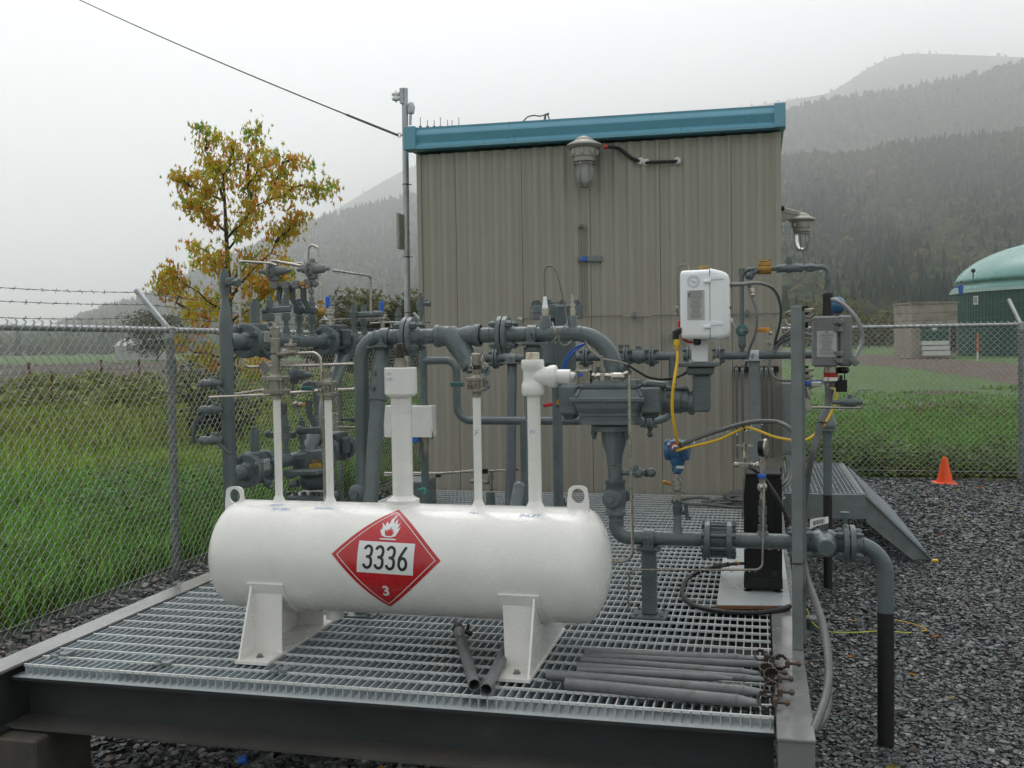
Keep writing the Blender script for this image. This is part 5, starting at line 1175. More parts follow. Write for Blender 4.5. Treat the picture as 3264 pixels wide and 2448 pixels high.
# right part and big elbow down into the meter
w = MB(); ztopm = A(1956, 1192).z; w.tube(fillet([U(1618), Vector((xe, YM, zu)), Vector((xe, YM, ztopm))], .165, 14), [r1]*2+[r1+(S(30, A(1956, 1150))-r1)*k/15 for k in range(14)]+[S(30.5, A(1956, 1150))], n=30)
for px in (1678, 1856): w.torus(U(px), XA, r1, .0020, 28, 6)
for px in (1628, 1636, 1650): w.torus(U(px), XA, r1, .0014, 28, 6)
w.torus(Vector((xe, YM, A(1956, 1146).z)), ZA, S(30, A(1956, 1150)), .002, 28, 6); mk('elbow_pipe', w, M['pipe'], GR)
# straps
clamp(GR, U(1229), XA, r1, .038); clamp(GR, U(1698), XA, r1, .040)
# bosses with probes
tp = None
for px, wpx in ((1739, 17.5), (1826, 13.5)):
    q = U(px); rr = S(wpx, q); w = MB(); zt0 = A(px, 1006).z
    w.lathe([(r1*.6, rr*1.25), (r1+.004, rr*1.15), (r1+.016, rr), (zt0-zu-.003, rr), (zt0-zu, rr*.9)], q, ZA, 22, smooth=True); bo = mk('threaded_boss', w, M['pipe'], GR)
    w = MB(); h0 = Vector((q.x, YM, zt0)); w.lathe([(0, rr*.62), (.008, rr*.62)], h0, ZA, 18); w.lathe([(.008, rr*.80), (.030, rr*.80)], h0, ZA, 6); mk('hex_fitting', w, M['steel'], bo)
    if px == 1739:
        w = MB(); w.lathe([(.030, rr*.55), (.040, rr*.55), (.046, rr*.45), (.060, rr*.42), (.064, rr*.34), (.078, rr*.33), (.082, rr*.25)], h0, ZA, 16); mk('white_plug', w, M['white_plastic'], bo)
    else:
        w = MB(); w.lathe([(.030, rr*.5), (.040, rr*.5)], h0, ZA, 14); w.lathe([(.040, rr*.78), (.052, rr*.78)], h0, ZA, 6); w.lathe([(.052, rr*.4), (.062, rr*.4)], h0, ZA, 12); w.lathe([(.062, rr*.6), (.072, rr*.6)], h0, ZA, 6); w.cyl(h0+ZA*.07, h0+ZA*.09, rr*.3, n=10); mk('hex_fitting', w, M['steel'], bo)
def cable(name, pts, r, m_, label, cat='cable', n=8, ribs=None, **kw):
    P = spline([Vector(p) for p in pts], n); w = MB()
    if ribs: P = resample(P, ribs); w.tube(P, [r*1.04 if i % 2 else r*.84 for i in range(len(P))], n=12)
    else: w.tube(P, r, n=10)
    return mk(name, w, M[m_], None, label, cat, **kw)
Yc = YM-.0
h0 = A(1739, 950)
cable('probe_cable', [A(1737, 955), A(1735, 905), A(1735, 872), A(1738, 856), A(1748, 848), A(1762, 851), A(1775, 870), A(1786, 910), A(1797, 960), A(1806, 1010), A(1809, 1030, YM-.02), A(1796, 1045, YM-.09), A(1782, 1066, YM-.09), A(1784, 1090, YM-.09), A(1800, 1102, YM-.08), A(1820, 1090, YM-.06), A(1824, 1082)], .0042, 'thin', 'braided steel lead looping from the white plug over the big pipe')
cable('probe_cable', [A(1760, 1028, YM-.04), A(1768, 1052, YM-.10), A(1775, 1070, YM-.10), A(1768, 1084, YM-.10), A(1757, 1092, YM-.08)], .0040, 'thin', 'short braided lead hooked over the front of the big pipe')
cable('sensor_lead', [A(1864, 1084, YM-.02), A(1880, 1112, YM-.08), A(1900, 1132, YM-.10), A(1930, 1146, YM-.11), A(1975, 1154, YM-.12), A(2000, 1162, YM-.12)], .0050, 'thin', 'steel sheathed lead crossing below the large elbow')
cable('sensor_lead', [A(2000, 1162, YM-.12), A(2030, 1182, YM-.12), A(2064, 1201, YM-.10), A(2095, 1208, YM-.08), A(2117, 1209, YM-.06), A(2150, 1205, YM-.03), A(2180, 1192, YM-.05), A(2192, 1184, YM-.05)], .0052, 'black_rubber', 'black lead sagging between the elbow and the enclosure post')
cable('blue_hose', [A(1902, 1094, YM+.15), A(1870, 1095, YM+.12), A(1832, 1110, YM+.10), A(1805, 1140, YM+.10), A(1795, 1175, YM+.1), A(1801, 1205, YM+.1), A(1817, 1224, YM+.1)], .0048, 'blue_plastic', 'outer blue plastic tube curving behind the big elbow', group=None)
cable('blue_hose', [A(1880, 1088, YM+.18), A(1850, 1105, YM+.15), A(1815, 1138, YM+.14), A(1802, 1170, YM+.14), A(1808, 1205, YM+.14), A(1819, 1226, YM+.14)], .0042, 'blue_plastic', 'inner blue plastic tube curving beside its twin behind the elbow')
# ---- stands under the main run
def stand(nm, label, top, foot, r, plate=.12, m_='pipe', head=True):
    t_ = thing(nm, label, 'pipe stand', foot); w = MB(); w.cyl(foot+ZA*.008, top, r, n=20); mk('column', w, M[m_], t_)
    w = MB(); w.box(foot+ZA*.0065, (plate, plate, .010), bev=.001)
    for i in (-1, 1):
        for j in (-1, 1): w.hex(foot+Vector((i, j, 0))*plate*.36+ZA*.01, foot+Vector((i, j, 0))*plate*.36+ZA*.02, .008)
    mk('foot_plate', w, M[m_], t_)
    if head: w = MB(); w.box(top, (.10, .12, .008), bev=.001); mk('head_plate', w, M[m_], t_)
    return t_
tA = U(1216)-ZA*(r1+.012); p2_ = PY(1181, 1600, YM-.12); fA = tA+(p2_-tA)*((tA.z-ZG)/(tA.z-p2_.z)); 
st = stand('pipe_stand', 'sloping grey pipe stand left of the wide white riser', tA, fA, S(24, A(1200, 1400)), .15)
q = (tA+fA)/2; dn = (fA-tA).normalized()
w = MB(); w.lathe([(0, .0405), (.16, .0405), (.163, .037)], tA+dn*.08, dn, 20); 
for k in (.115, .185): qq = tA+dn*k+Vector((-.010, -.038, 0)); w.hex(qq, qq+Vector((0, -.016, 0)), .010)
mk('sleeve', w, M['pipe'], st)
tB = U(1700)-ZA*(r1+.012); tB.y = YM; fB = Vector((tB.x-.02, YM, ZG)); stB = stand('pipe_stand', 'upright grey pipe stand just behind the white tee riser', tB, fB, S(24, A(1700, 1300)), .15)
w = MB(); w.lathe([(0, .043), (.12, .043)], tB-ZA*.13, ZA, 20); mk('sleeve', w, M['pipe'], stB)
# ---------------------------------------------------------------- rotary meter
MT = thing('rotary_meter', 'big ribbed grey gas meter body hanging under the large elbow', 'meter', A(1960, 1400))
zt0, zt1 = A(1956, 1192).z, A(1956, 1216).z
w = MB(); w.lathe([(-.028, S(44, A(1956, 1200))), (-.024, S(46, A(1956, 1200))), (0, S(46, A(1956, 1200)))], Vector((xe, YM, zt0+.0)), ZA, 36); fl0 = mk('top_flange', w, M['pipe'], MT)
for dx, dy in ((-.065, -.045), (.055, -.05), (-.06, .05), (.06, .05)):
    w = MB(); q = Vector((xe+dx*.9, YM+dy, zt0-.004)); w.cyl(q, q+ZA*.036, .010, n=10); w.hex(q, q+ZA*.018, .016); mk('bolt', w, M['pipe_dark'], fl0)
def Mz(py): return A(1950, py).z
def Mx(px, py=1300): return A(px, py).x
# body as cross-section in x-z with ribs, lofted rectangles: (py, xl, xr, half depth)
secs = [(1210, 1862, 2040, .075), (1224, 1860, 2042, .080), (1226, 1856, 2046, .085), (1234, 1856, 2046, .085), (1236, 1862, 2040, .08), (1245, 1850, 2052, .09), (1247, 1845, 2056, .095), (1262, 1838, 2060, .105), (1264, 1833, 2062, .118), (1276, 1834, 2061, .122), (1279, 1838, 2056, .124), (1296, 1846, 2048, .118), (1312, 1854, 2042, .105), (1314, 1856, 2040, .108), (1320, 1856, 2040, .108), (1322, 1857, 2039, .10), (1334, 1857, 2039, .10), (1336, 1856, 2041, .106), (1348, 1858, 2039, .106)]
w = MB(); rings = []
for py, a, b, hd in secs:
    z = Mz(py); xa, xb = Mx(a, py), Mx(b, py); c_ = .012
    rings.append([Vector(p) for p in ((xa+c_, YM-hd, z), (xb-c_, YM-hd, z), (xb, YM-hd+c_, z), (xb, YM+hd-c_, z), (xb-c_, YM+hd, z), (xa+c_, YM+hd, z), (xa, YM+hd-c_, z), (xa, YM-hd+c_, z))])
w.ringset(rings, 8, False); w.add(rings[0], [tuple(range(8))]); w.add(rings[-1], [tuple(range(8))]); mk('body', w, M['pipe'], MT)
w = MB(); w.box(Vector(((Mx(1835)+Mx(2062))/2, YM-.122, Mz(1270))), (Mx(2066)-Mx(1830), .018, .020), bev=.004); mk('rib', w, M['pipe'], MT)
w = MB(); w.bar(Vector((Mx(1858), YM-.082, Mz(1240))), Vector((Mx(1852), YM-.105, Mz(1262))), .014, .012); w.bar(Vector((Mx(2042), YM-.082, Mz(1240))), Vector((Mx(2054), YM-.105, Mz(1262))), .014, .012); mk('web', w, M['pipe'], MT)
def blk(nm, px0, px1, py0, py1, hd, bev=.008, m_='pipe', par=MT, dy=0): 
    w = MB(); w.bb(Mx(px0), Mx(px1), YM-hd+dy, YM+hd+dy, Mz(py1), Mz(py0), bev=bev); return mk(nm, w, M[m_], par)
blk('end_housing', 1793, 1849, 1226, 1318, .085); blk('end_lug', 1797, 1840, 1222, 1250, .05); blk('end_lug', 1800, 1838, 1300, 1336, .05, m_='pipe_dark')
blk('end_housing', 2046, 2114, 1232, 1314, .088); blk('end_lug', 2050, 2092, 1215, 1234, .05); blk('end_lug', 2050, 2100, 1312, 1330, .05, m_='pipe_dark')
w = MB(); w.cyl(A(2062, 1222, YM-.04), A(2122, 1228, YM-.04), .016, n=12); mk('lube_pipe', w, M['pipe'], MT)
zc_ = Mz(1276); xa = Mx(2108)
w = MB(); w.lathe([(0, .062), (.014, .062), (.016, .056), (Mx(2196)-xa-.03, .056), (Mx(2196)-xa-.028, .051), (Mx(2196)-xa, .051)], Vector((xa, YM, zc_)), XA, 40); dh = mk('drive_housing', w, M['pipe'], MT)
for py in (1262, 1294): w = MB(); q = A(2132, py, YM-.056); w.cyl(q+YA*.01, q-YA*.004, .009, n=12); w.hex(q-YA*.004, q-YA*.009, .006); mk('bolt', w, M['pipe_dark'], dh)
w = MB(); q = A(2122, 1236, YM-.02); w.bar(q, A(2190, 1236, YM-.02), .05, .012, bev=.003); mk('cover_plate', w, M['pipe'], MT)
w = MB(); w.lathe([(0, .046), (.004, .052), (.022, .052), (.026, .046)], Vector((Mx(2194), YM, Mz(1283))), XA, 36); mk('end_disc', w, M['pipe'], MT)
blk('instrument_neck', 2211, 2265, 1196, 1310, .062, .006)
w = MB(); q = Vector(((Mx(2193)+Mx(2277))/2, YM, Mz(1183))); w.box(q, (Mx(2277)-Mx(2193), .16, Mz(1170)-Mz(1197)), bev=.008); mk('neck_collar', w, M['pipe'], MT)
w = MB(); q = Vector(((Mx(2168)+Mx(2292))/2, YM, Mz(1164))); w.box(q, (Mx(2292)-Mx(2168), .20, Mz(1158)-Mz(1171)), bev=.003); tpn = mk('mount_plate', w, M['pipe'], MT)
for px, py in ((2200, 1154), (2277, 1153), (2285, 1150)): w = MB(); q = A(px, py, YM-.07); w.cyl(q, q-ZA*.006, .013, n=12); w.hex(q, q+ZA*.010, .010); mk('bolt', w, M['steel'], tpn)
# bottom: round flange, cone, pipe, plug valve
w = MB(); zf = Mz(1352); xm = Mx(1958, 1420); w.lathe([(0, S(60, A(1950, 1360))), (-.006, S(64, A(1950, 1360))), (-.026, S(64, A(1950, 1360))), (-.028, S(58, A(1950, 1360)))], Vector((xm-.012, YM, zf)), ZA, 40); bf = mk('bottom_flange', w, M['pipe'], MT)
for dx in (-.07, .07): w = MB(); q = Vector((xm-.012+dx, YM-.03, zf-.026)); w.cyl(q, q-ZA*.035, .009, n=10); w.hex(q, q-ZA*.018, .015); mk('bolt', w, M['pipe_dark'], bf)
LR = thing('outlet_gas_pipe', 'grey outlet pipe dropping from the meter and running right over the gravel', 'pipework', A(2070, 1950))
zl = A(2100, 1714).z; r2 = S(24, A(2100, 1714)); xb = A(1964, 1640).x
def Lw(px): q = A(px, 1714); q.z = zl; return q
w = MB(); w.lathe([(0, S(42, A(1960, 1380))), (.012, S(41, A(1960, 1380))), (.05, S(39, A(1960, 1380))), (.10, S(27, A(1960, 1380))), (.14, r2)], Vector((xm, YM, zf-.028)), -ZA, 32, smooth=True); mk('reducer', w, M['pipe'], LR)
w = MB(); w.cyl(Vector((xm, YM, zf-.165)), Vector((xb, YM, A(1961, 1528).z)), r2*.97, n=26); w.torus(Vector((xm, YM, A(1961, 1479).z)), ZA, r2, .0028, 28, 6); w.tube(fillet([Vector((xb, YM, A(1961, 1640).z)), Vector((xb, YM, zl)), Lw(2260)], .052, 10), r2, n=28)
for px in (2091, 2112): w.torus(Lw(px), XA, r2, .0018, 28, 6)
w.torus(Vector((xb, YM, A(1961, 1660).z)), ZA, r2, .002, 28, 6); mk('pipe', w, M['pipe'], LR)
vb = Vector((xb-.002, YM, A(1961, 1585).z)); w = MB(); k_ = S(1, vb)
w.lathe([(-56*k_, 32*k_), (-42*k_, 33*k_), (-40*k_, 30*k_), (-22*k_, 33*k_), (0, 36*k_), (22*k_, 33*k_), (42*k_, 30*k_), (44*k_, 33*k_), (58*k_, 33*k_)], vb, ZA, 32, smooth=True); pv_ = mk('plug_valve', w, M['pipe'], LR)
w = MB(); fc = vb+Vector((-.008, -.035, 0)); w.lathe([(0, 30*k_), (.024, 30*k_), (.030, 26*k_), (.032, 14*k_)], fc, (-.1, -1, 0), 28, smooth=False); w.lathe([(.03, 12*k_), (.040, 12*k_)], fc, (-.1, -1, 0), 6); mk('valve_cap', w, M['pipe'], pv_)
w = MB(); w.prism([A(1995, 1562), A(2018, 1575), A(2018, 1592), A(1990, 1600)], (0, .02, 0)); mk('valve_ear', w, M['pipe_dark'], pv_)
# drain valve on the right
w = MB(); q0 = A(1980, 1506); w.lathe([(0, .012), (.03, .012), (.034, .018), (.046, .018), (.05, .014), (.062, .014), (.064, .021), (.086, .021), (.09, .013), (.104, .013)], q0, XA, 16); w.box(A(2028, 1492), (.024, .022, .02), bev=.003); w.bar(A(2028, 1495), A(2026, 1482), .012, .006); w.cyl(A(2028, 1508), A(2027, 1524), .008, n=10); dv = mk('drain_valve', w, M['pipe'], LR)
w = MB(); w.ball(A(2062, 1508), .018, 12, (1.1, 1, .9)); mk('rusty_plug', w, M['rust'], dv)
w = MB(); w.ball(A(2076, 1506), .021, 14); mk('plug_cap', w, M['pipe'], dv)
clamp(LR, Lw(2069), XA, r2, .044)
stC = stand('pipe_stand', 'short square grey stand under the outlet pipe standing on the grating', Lw(2069)-ZA*(r2+.014), Vector((Lw(2069).x, YM, ZG)), .018, .145)
w = MB(); cx_ = Lw(2069).x; w.bb(cx_-.031, cx_+.031, YM-.031, YM+.031, ZG+.012, zl-r2-.012, bev=.005); mk('square_tube', w, M['pipe'], stC)
# insulating spool between two flanges
for px in (2256, 2326):
    w = MB(); Rr = S(61, Lw(px)); w.lathe([(-.012, Rr*.95), (-.010, Rr), (.010, Rr), (.012, Rr*.95)], Lw(px), XA, 40); f_ = mk('flange', w, M['pipe'], LR)
w = MB(); w.lathe([(0, S(44, Lw(2290))), (Lw(2322).x-Lw(2260).x, S(44, Lw(2290)))], Lw(2260), XA, 32); mk('spool', w, M['pipe_dark'], LR)
for k in range(8):
    a = .39+k*math.pi/4; o = Vector((0, math.cos(a), math.sin(a)))*S(52, Lw(2290)); w = MB(); w.cyl(Lw(2238)+o, Lw(2346)+o, .0075, n=10); w.hex(Lw(2238)+o, Lw(2250)+o, .014); w.hex(Lw(2332)+o, Lw(2344)+o, .014); mk('stud', w, M['pipe_dark'], LR)
w = MB(); w.cyl(Lw(2330), Lw(2535), r2, n=28); w.torus(Lw(2360), XA, r2, .0018, 28, 6); mk('pipe', w, M['pipe'], LR)
flange(LR, Lw(2550), XA, S(60, Lw(2550)), .018)
vc = Lw(2627); w = MB(); w.lathe([(-S(50, vc), S(28, vc)), (-S(36, vc), S(36, vc)), (-S(24, vc), S(42, vc)), (0, S(45, vc)), (S(24, vc), S(42, vc)), (S(36, vc), S(34, vc)), (S(50, vc), S(28, vc))], vc, XA, 32, smooth=True); bv = mk('ball_valve', w, M['pipe'], LR)
w = MB(); w.lathe([(0, S(40, vc)), (.05, S(37, vc)), (.075, S(29, vc)), (.088, S(28, vc)), (.092, S(24, vc))], vc, (.04, -1, -.05), 30, smooth=True); mk('valve_cap', w, M['pipe'], bv)
w = MB(); w.prism([A(2615, 1690, YM-.02), A(2640, 1690, YM-.02), A(2637, 1665, YM-.02), A(2622, 1668, YM-.02)], (0, .04, 0)); w.cyl(A(2630, 1680), A(2632, 1655), .012, n=12); mk('valve_stem', w, M['pipe_dark'], bv)
flange(LR, Lw(2706), XA, S(60, Lw(2706)), .021)
w = MB(); q = A(2693, 1660); w.cyl(q-ZA*.01, q+ZA*.02, .010, n=12); w.cyl(A(2693, 1652), A(2693, 1632), .019, n=16); w.lathe([(0, .019), (.004, .019)], A(2693, 1640), ZA, 8); mk('stud_cap', w, M['pipe'], LR)
w = MB(); xr = A(2823, 1900).x; w.tube(fillet([Lw(2718), Vector((xr, YM, zl)), Vector((xr, YM, A(2823, 1951).z))], .125, 12), r2*1.0, n=30); w.torus(Vector((xr, YM, A(2823, 1789).z)), ZA, r2, .002, 28, 6); w.torus(Lw(2752), XA, r2, .002, 28, 6); mk('elbow_pipe', w, M['pipe'], LR)
w = MB(); w.cyl(Vector((xr, YM, A(2823, 1951).z)), Vector((xr, YM, -.05)), r2*1.02, n=30); w.torus(Vector((xr, YM, A(2823, 2117).z)), ZA, r2*1.02, .0012, 28, 5); mk('wrapped_pipe', w, M['black_wrap'], LR)
# paper tag on the ball valve
w = MB(); c0, c1_ = A(2582, 1672, YM-.09), A(2640, 1655, YM-.09); nV = 8; T0 = []; T1 = []
for i in range(nV+1):
    f_ = i/nV; q = c0+(c1_-c0)*f_; q.y += .010*math.sin(f_*5); T0.append(q+Vector((0, .006, .018-.006*f_))); T1.append(q+Vector((0, -.006, -.016+.004*f_)))
w.add(T0+T1, [(i, i+1, nV+2+i, nV+1+i) for i in range(nV)]); tg_ = mk('paper_tag', w, M['label_white'], None, 'crumpled white paper tag with bars tied to the ball valve', 'tag')
w = MB()
for i in range(9): f_ = .2+.07*i; q = c0+(c1_-c0)*f_; w.box(q+Vector((0, .010*math.sin(f_*5)-.004, -.002)), (.002+.001*(i % 2), .001, .022))
bc_ = mk('barcode', w, M['ink'], tg_); pass
# ---- transmitter
TM = thing('pressure_transmitter', 'round blue transmitter with yellow and grey cables above the outlet pipe', 'transmitter', A(2160, 1690))
q = Lw(2160); w = MB(); zb_ = A(2160, 1600).z; rr = S(12.5, q); w.lathe([(r2*.6, rr*1.5), (r2+.004, rr*1.3), (r2+.012, rr), (zb_-zl, rr)], q, ZA, 20, smooth=True); w.torus(Vector((q.x, YM, A(2160, 1660).z)), ZA, rr, .002, 20, 5); mk('grey_nipple', w, M['pipe'], TM)
X_ = q.x
def TT(py): return A(2160, py).z
w = MB(); w.cyl((X_, YM, TT(1606)), (X_, YM, TT(1590)), .019, n=16); w.cyl((X_, YM, TT(1640)), (X_, YM, TT(1610)), .0185, n=16); w.lathe([(0, .021), (.012, .021)], (X_, YM, TT(1625)), ZA, 8); w.cyl(A(2165, 1632), A(2184, 1632), .010, n=10); w.bar(A(2186, 1610), A(2190, 1652), .016, .012, (0, 1, 0), bev=.003); w.box(A(2192, 1606), (.02, .02, .012), bev=.002); w.box(A(2194, 1650), (.022, .02, .014), bev=.002); mk('isolating_valve', w, M['pipe_dark'], TM)
w = MB(); w.box((X_, YM, TT(1588)), (.038, .036, .026), bev=.003); w.box((X_, YM, TT(1567)), (.068, .022, .009), bev=.003); w.box((X_, YM, TT(1545)), (.034, .032, .052), bev=.004); w.cyl((X_, YM, TT(1562)), (X_, YM, TT(1552)), .010, n=10); w.bar((X_+.01, YM, TT(1530)), (X_+.028, YM, TT(1520)), .010, .010); w.bar((X_-.012, YM, TT(1532)), (X_-.028, YM, TT(1540)), .008, .008); w.cyl((X_, YM, TT(1530)), (X_, YM, TT(1496)), .0105, n=14); w.lathe([(0, .013), (.014, .013)], (X_, YM, TT(1516)), ZA, 6); mk('manifold', w, M['steel'], TM)
w = MB(); w.cyl(A(2142, 1543), A(2122, 1537), .008, n=10); w.ball(A(2118, 1537), .010, 10, (1.4, 1, .8)); w.bar(A(2115, 1545), A(2140, 1545), .008, .003); mk('brass_knob', w, M['brass'], TM)
w = MB(); c_ = A(2157, 1434); c_.x = X_+.002; rB = S(36, c_)
w.lathe([(-.050, rB*.80), (-.047, rB*.93), (-.030, rB*.95), (-.028, rB*.88), (-.018, rB*.88), (-.016, rB*.98), (.016, rB*.98), (.018, rB*.88), (.028, rB*.88), (.030, rB*.95), (.047, rB*.93), (.050, rB*.80)], c_, (1, -.12, 0), 36)
w.lathe([(0, rB*.75), (.03, rB*.62), (.045, rB*.46)], c_-ZA*rB*.55, -ZA, 24, smooth=True)
w.lathe([(.0, rB*.45), (.01, rB*.5), (.028, rB*.5), (.032, rB*.38), (.04, rB*.30)], c_-ZA*(rB*.55+.035), -ZA, 24); hsg = mk('housing', w, M['blue_paint'], TM)
for k in range(12):
    a = k*math.pi/6; 
    for s in (-1, 1): w.box(c_+Vector((s*.040, math.cos(a)*rB*.95, math.sin(a)*rB*.95)), (.012, .008, .008), bev=.001)
w = MB(); w.box(c_+Vector((.012, -rB*.50, -rB*1.47)), (.030, .003, .011)); mk('tag_plate', w, M['label_white'], hsg)
w = MB(); w.box(c_+Vector((-.032, -rB*.80, rB*.62)), (.012, .006, .010)); mk('sticker', w, M['label_white'], hsg)
w = MB(); w.lathe([(0, .018), (.012, .018), (.014, .012)], c_+Vector((-.006, -rB*.80, rB*.30)), (0, -1, .2), 18); mk('red_ring', w, M['red'], hsg)
w = MB(); w.lathe([(0, .013), (.022, .013)], c_+Vector((-.006, -rB*.88, rB*.28)), (.1, -1, .1), 14); mk('white_bushing', w, M['white_plastic'], hsg)
ct = c_+Vector((-.006, -rB*.88-.02, rB*.28))
cable('flexible_conduit', [ct, ct+Vector((.012, -.02, -.006)), A(2178, 1415, YM-.08), A(2198, 1406, YM-.08), A(2240, 1390, YM-.06), A(2300, 1370, YM-.03), A(2364, 1352, YM), A(2410, 1344, YM), A(2446, 1343, YM-.02), A(2480, 1346, YM-.05), A(2510, 1360, YM-.1), A(2540, 1385, YM-.12), A(2570, 1420, YM-.1)], .0095, 'conduit', 'grey ribbed conduit arching from the blue transmitter to the post', 'conduit', ribs=.004)
cable('yellow_cable', [A(2158, 1437, YM-.085), A(2172, 1432, YM-.10), A(2200, 1424, YM-.09), A(2250, 1413, YM-.07), A(2300, 1398, YM-.05), A(2350, 1374, YM-.01), A(2384, 1364, YM-.01), A(2420, 1374, YM-.03), A(2470, 1393, YM-.06), A(2530, 1404, YM-.1), A(2560, 1404, YM-.12), A(2588, 1393, YM-.12), A(2620, 1362, YM-.1), A(2645, 1325, YM-.08), A(2663, 1285, YM-.06), A(2665, 1250, YM-.05), A(2656, 1212, YM-.03)], .0058, 'yellow', 'yellow cable sagging from the blue transmitter to the grey box')
cable('yellow_cable', [A(2159, 1118, YM-.10), A(2160, 1135, YM-.11), A(2157, 1165, YM-.12), A(2150, 1210, YM-.15), A(2144, 1255, YM-.16), A(2143, 1310, YM-.16), A(2150, 1360, YM-.15), A(2158, 1400, YM-.12), A(2162, 1415, YM-.085)], .0066, 'yellow', 'yellow cable hanging from the white enclosure to the blue transmitter')
for px, py in ((2371, 1360), (2170, 1421)):
    w = MB(); w.torus(A(px, py, YM-.02 if px > 2200 else YM-.085), (1, 0, .3), .016, .003, 16, 5); mk('cable_tie', w, M['black_rubber'], None, 'black tie bundling yellow and grey lines '+('midway along their arch' if px > 2200 else 'beside the blue transmitter'), 'cable tie')
# ---- gauge branch
GB = thing('gauge_assembly', 'steel gauge and needle valve assembly with blue tap on the outlet pipe', 'gauge', Lw(2431))
q = Lw(2431); w = MB(); w.lathe([(r2*.6, .026), (r2+.004, .024), (r2+.014, .015)], q, ZA, 20, smooth=True); w.lathe([(r2+.012, .020), (r2+.034, .020)], q, ZA, 10); mk('socket', w, M['pipe'], GB)
X_ = q.x
def GZ(py): return A(2431, py).z
w = MB(); w.cyl((X_, YM, GZ(1674)), (X_, YM, GZ(1640)), .0125, n=14); w.lathe([(0, .019), (.014, .019)], (X_, YM, GZ(1662)), ZA, 6)
w.lathe([(0, .018), (.035, .018)], (X_, YM, GZ(1640)), ZA, 10); w.cyl((X_, YM, GZ(1612)), (X_, YM, GZ(1590)), .012, n=14); w.lathe([(0, .0165), (.012, .0165)], (X_, YM, GZ(1606)), ZA, 6); mk('grey_fitting', w, M['pipe'], GB)
w = MB(); w.lathe([(0, .0135), (.02, .0135)], (X_, YM, GZ(1592)), ZA, 6); w.cyl((X_, YM, GZ(1600)), (X_, YM, GZ(1540)), .009, n=12); w.ball((X_, YM-.004, GZ(1552)), .021, 14); w.lathe([(0, .017), (.02, .014)], (X_, YM, GZ(1552)), (-.3, -1, .1), 8); w.box((X_, YM, GZ(1535)), (.026, .024, .02), bev=.003); w.cyl((X_, YM, GZ(1535)), (X_, YM, GZ(1460)), .009, n=12); w.lathe([(0, .014), (.014, .014)], (X_, YM, GZ(1500)), ZA, 6); w.box((X_, YM, GZ(1484)), (.026, .024, .03), bev=.003); w.lathe([(0, .013), (.02, .013)], (X_, YM, GZ(1474)), ZA, 6); mk('steel_fitting', w, M['steel'], GB)
w = MB(); w.box((X_-.002, YM-.006, GZ(1517)), (.034, .034, .016), bev=.003); mk('blue_tap', w, M['blue_plastic'], GB)
gc = Vector((X_+.004, YM, GZ(1426))); w = MB(); w.lathe([(0, .036), (.022, .036), (.024, .033)], gc-Vector((.014, 0, 0)), (1, -.25, 0), 30); gg = mk('gauge', w, M['black'], GB)
w = MB(); w.lathe([(.0, .0375), (.006, .0375), (.008, .034)], gc+Vector((.008, -.004, 0)), (1, -.25, 0), 30); mk('gauge_glass_rim', w, M['steel'], gg)
w = MB(); y_ = GZ(1483); w.cyl((X_, YM, y_), (A(2345, 1483).x, YM, y_), .0085, n=12); w.ball((A(2346, 1483).x, YM, y_), .012, 10); w.box((A(2372, 1483).x, YM, y_), (.045, .026, .022), bev=.003); w.ball((A(2415, 1483).x, YM, y_), .014, 10); w.hex((A(2390, 1483).x, YM, y_), (A(2400, 1483).x, YM, y_), .015); x_ = A(2373, 1440).x; w.cyl((x_, YM, y_), (x_, YM, GZ(1425)), .007, n=10); w.lathe([(0, .011), (.016, .013)], (x_, YM, y_+.012), ZA, 6); w.lathe([(0, .010), (.03, .008)], (x_, YM, y_+.03), ZA, 10); nv_ = mk('needle_valve', w, M['steel'], GB)
w = MB(); zz = GZ(1421); w.bar((A(2346, 1421).x, YM, zz), (A(2401, 1421).x, YM, zz), .008, .008, bev=.003); w.cyl((x_, YM, zz-.006), (x_, YM, zz+.010), .009, n=12); mk('tee_handle', w, M['steel'], nv_)
cable('sample_tube', [A(2377, 1495, YM), A(2372, 1550, YM+.02), A(2368, 1600, YM+.1), A(2366, 1650, YM+.3)], .003, 'steel_dull', 'thin capillary drooping from the needle valve beside the black cooler', 'tube')
w = MB(); w.tube(fillet([A(2436, 1545, YM-.03), A(2434, 1600, YM-.05), A(2430, 1816, YM-.09), A(2250, 1816, YM-.09), A(2006, 1816, YM-.09), A(2002, 1945, YM-.09)], [.01, .03, .001, .03]), .0045, n=8); mk('sample_tube', w, M['steel_dull'], None, 'thin bent tube dropping in front of the outlet pipe to the grating', 'tube')
# ---------------------------------------------------------------- white enclosure
EN = thing('flow_computer', 'white rounded enclosure with a hinged lid and data label above the meter', 'enclosure', A(2235, 1156))
w = MB(); w.bb(Mx(2206, 1120), Mx(2256, 1120), YM-.04, YM+.04, Mz(1156), A(2230, 1070).z, bev=.002); mk('post', w, M['white_plastic'], EN)
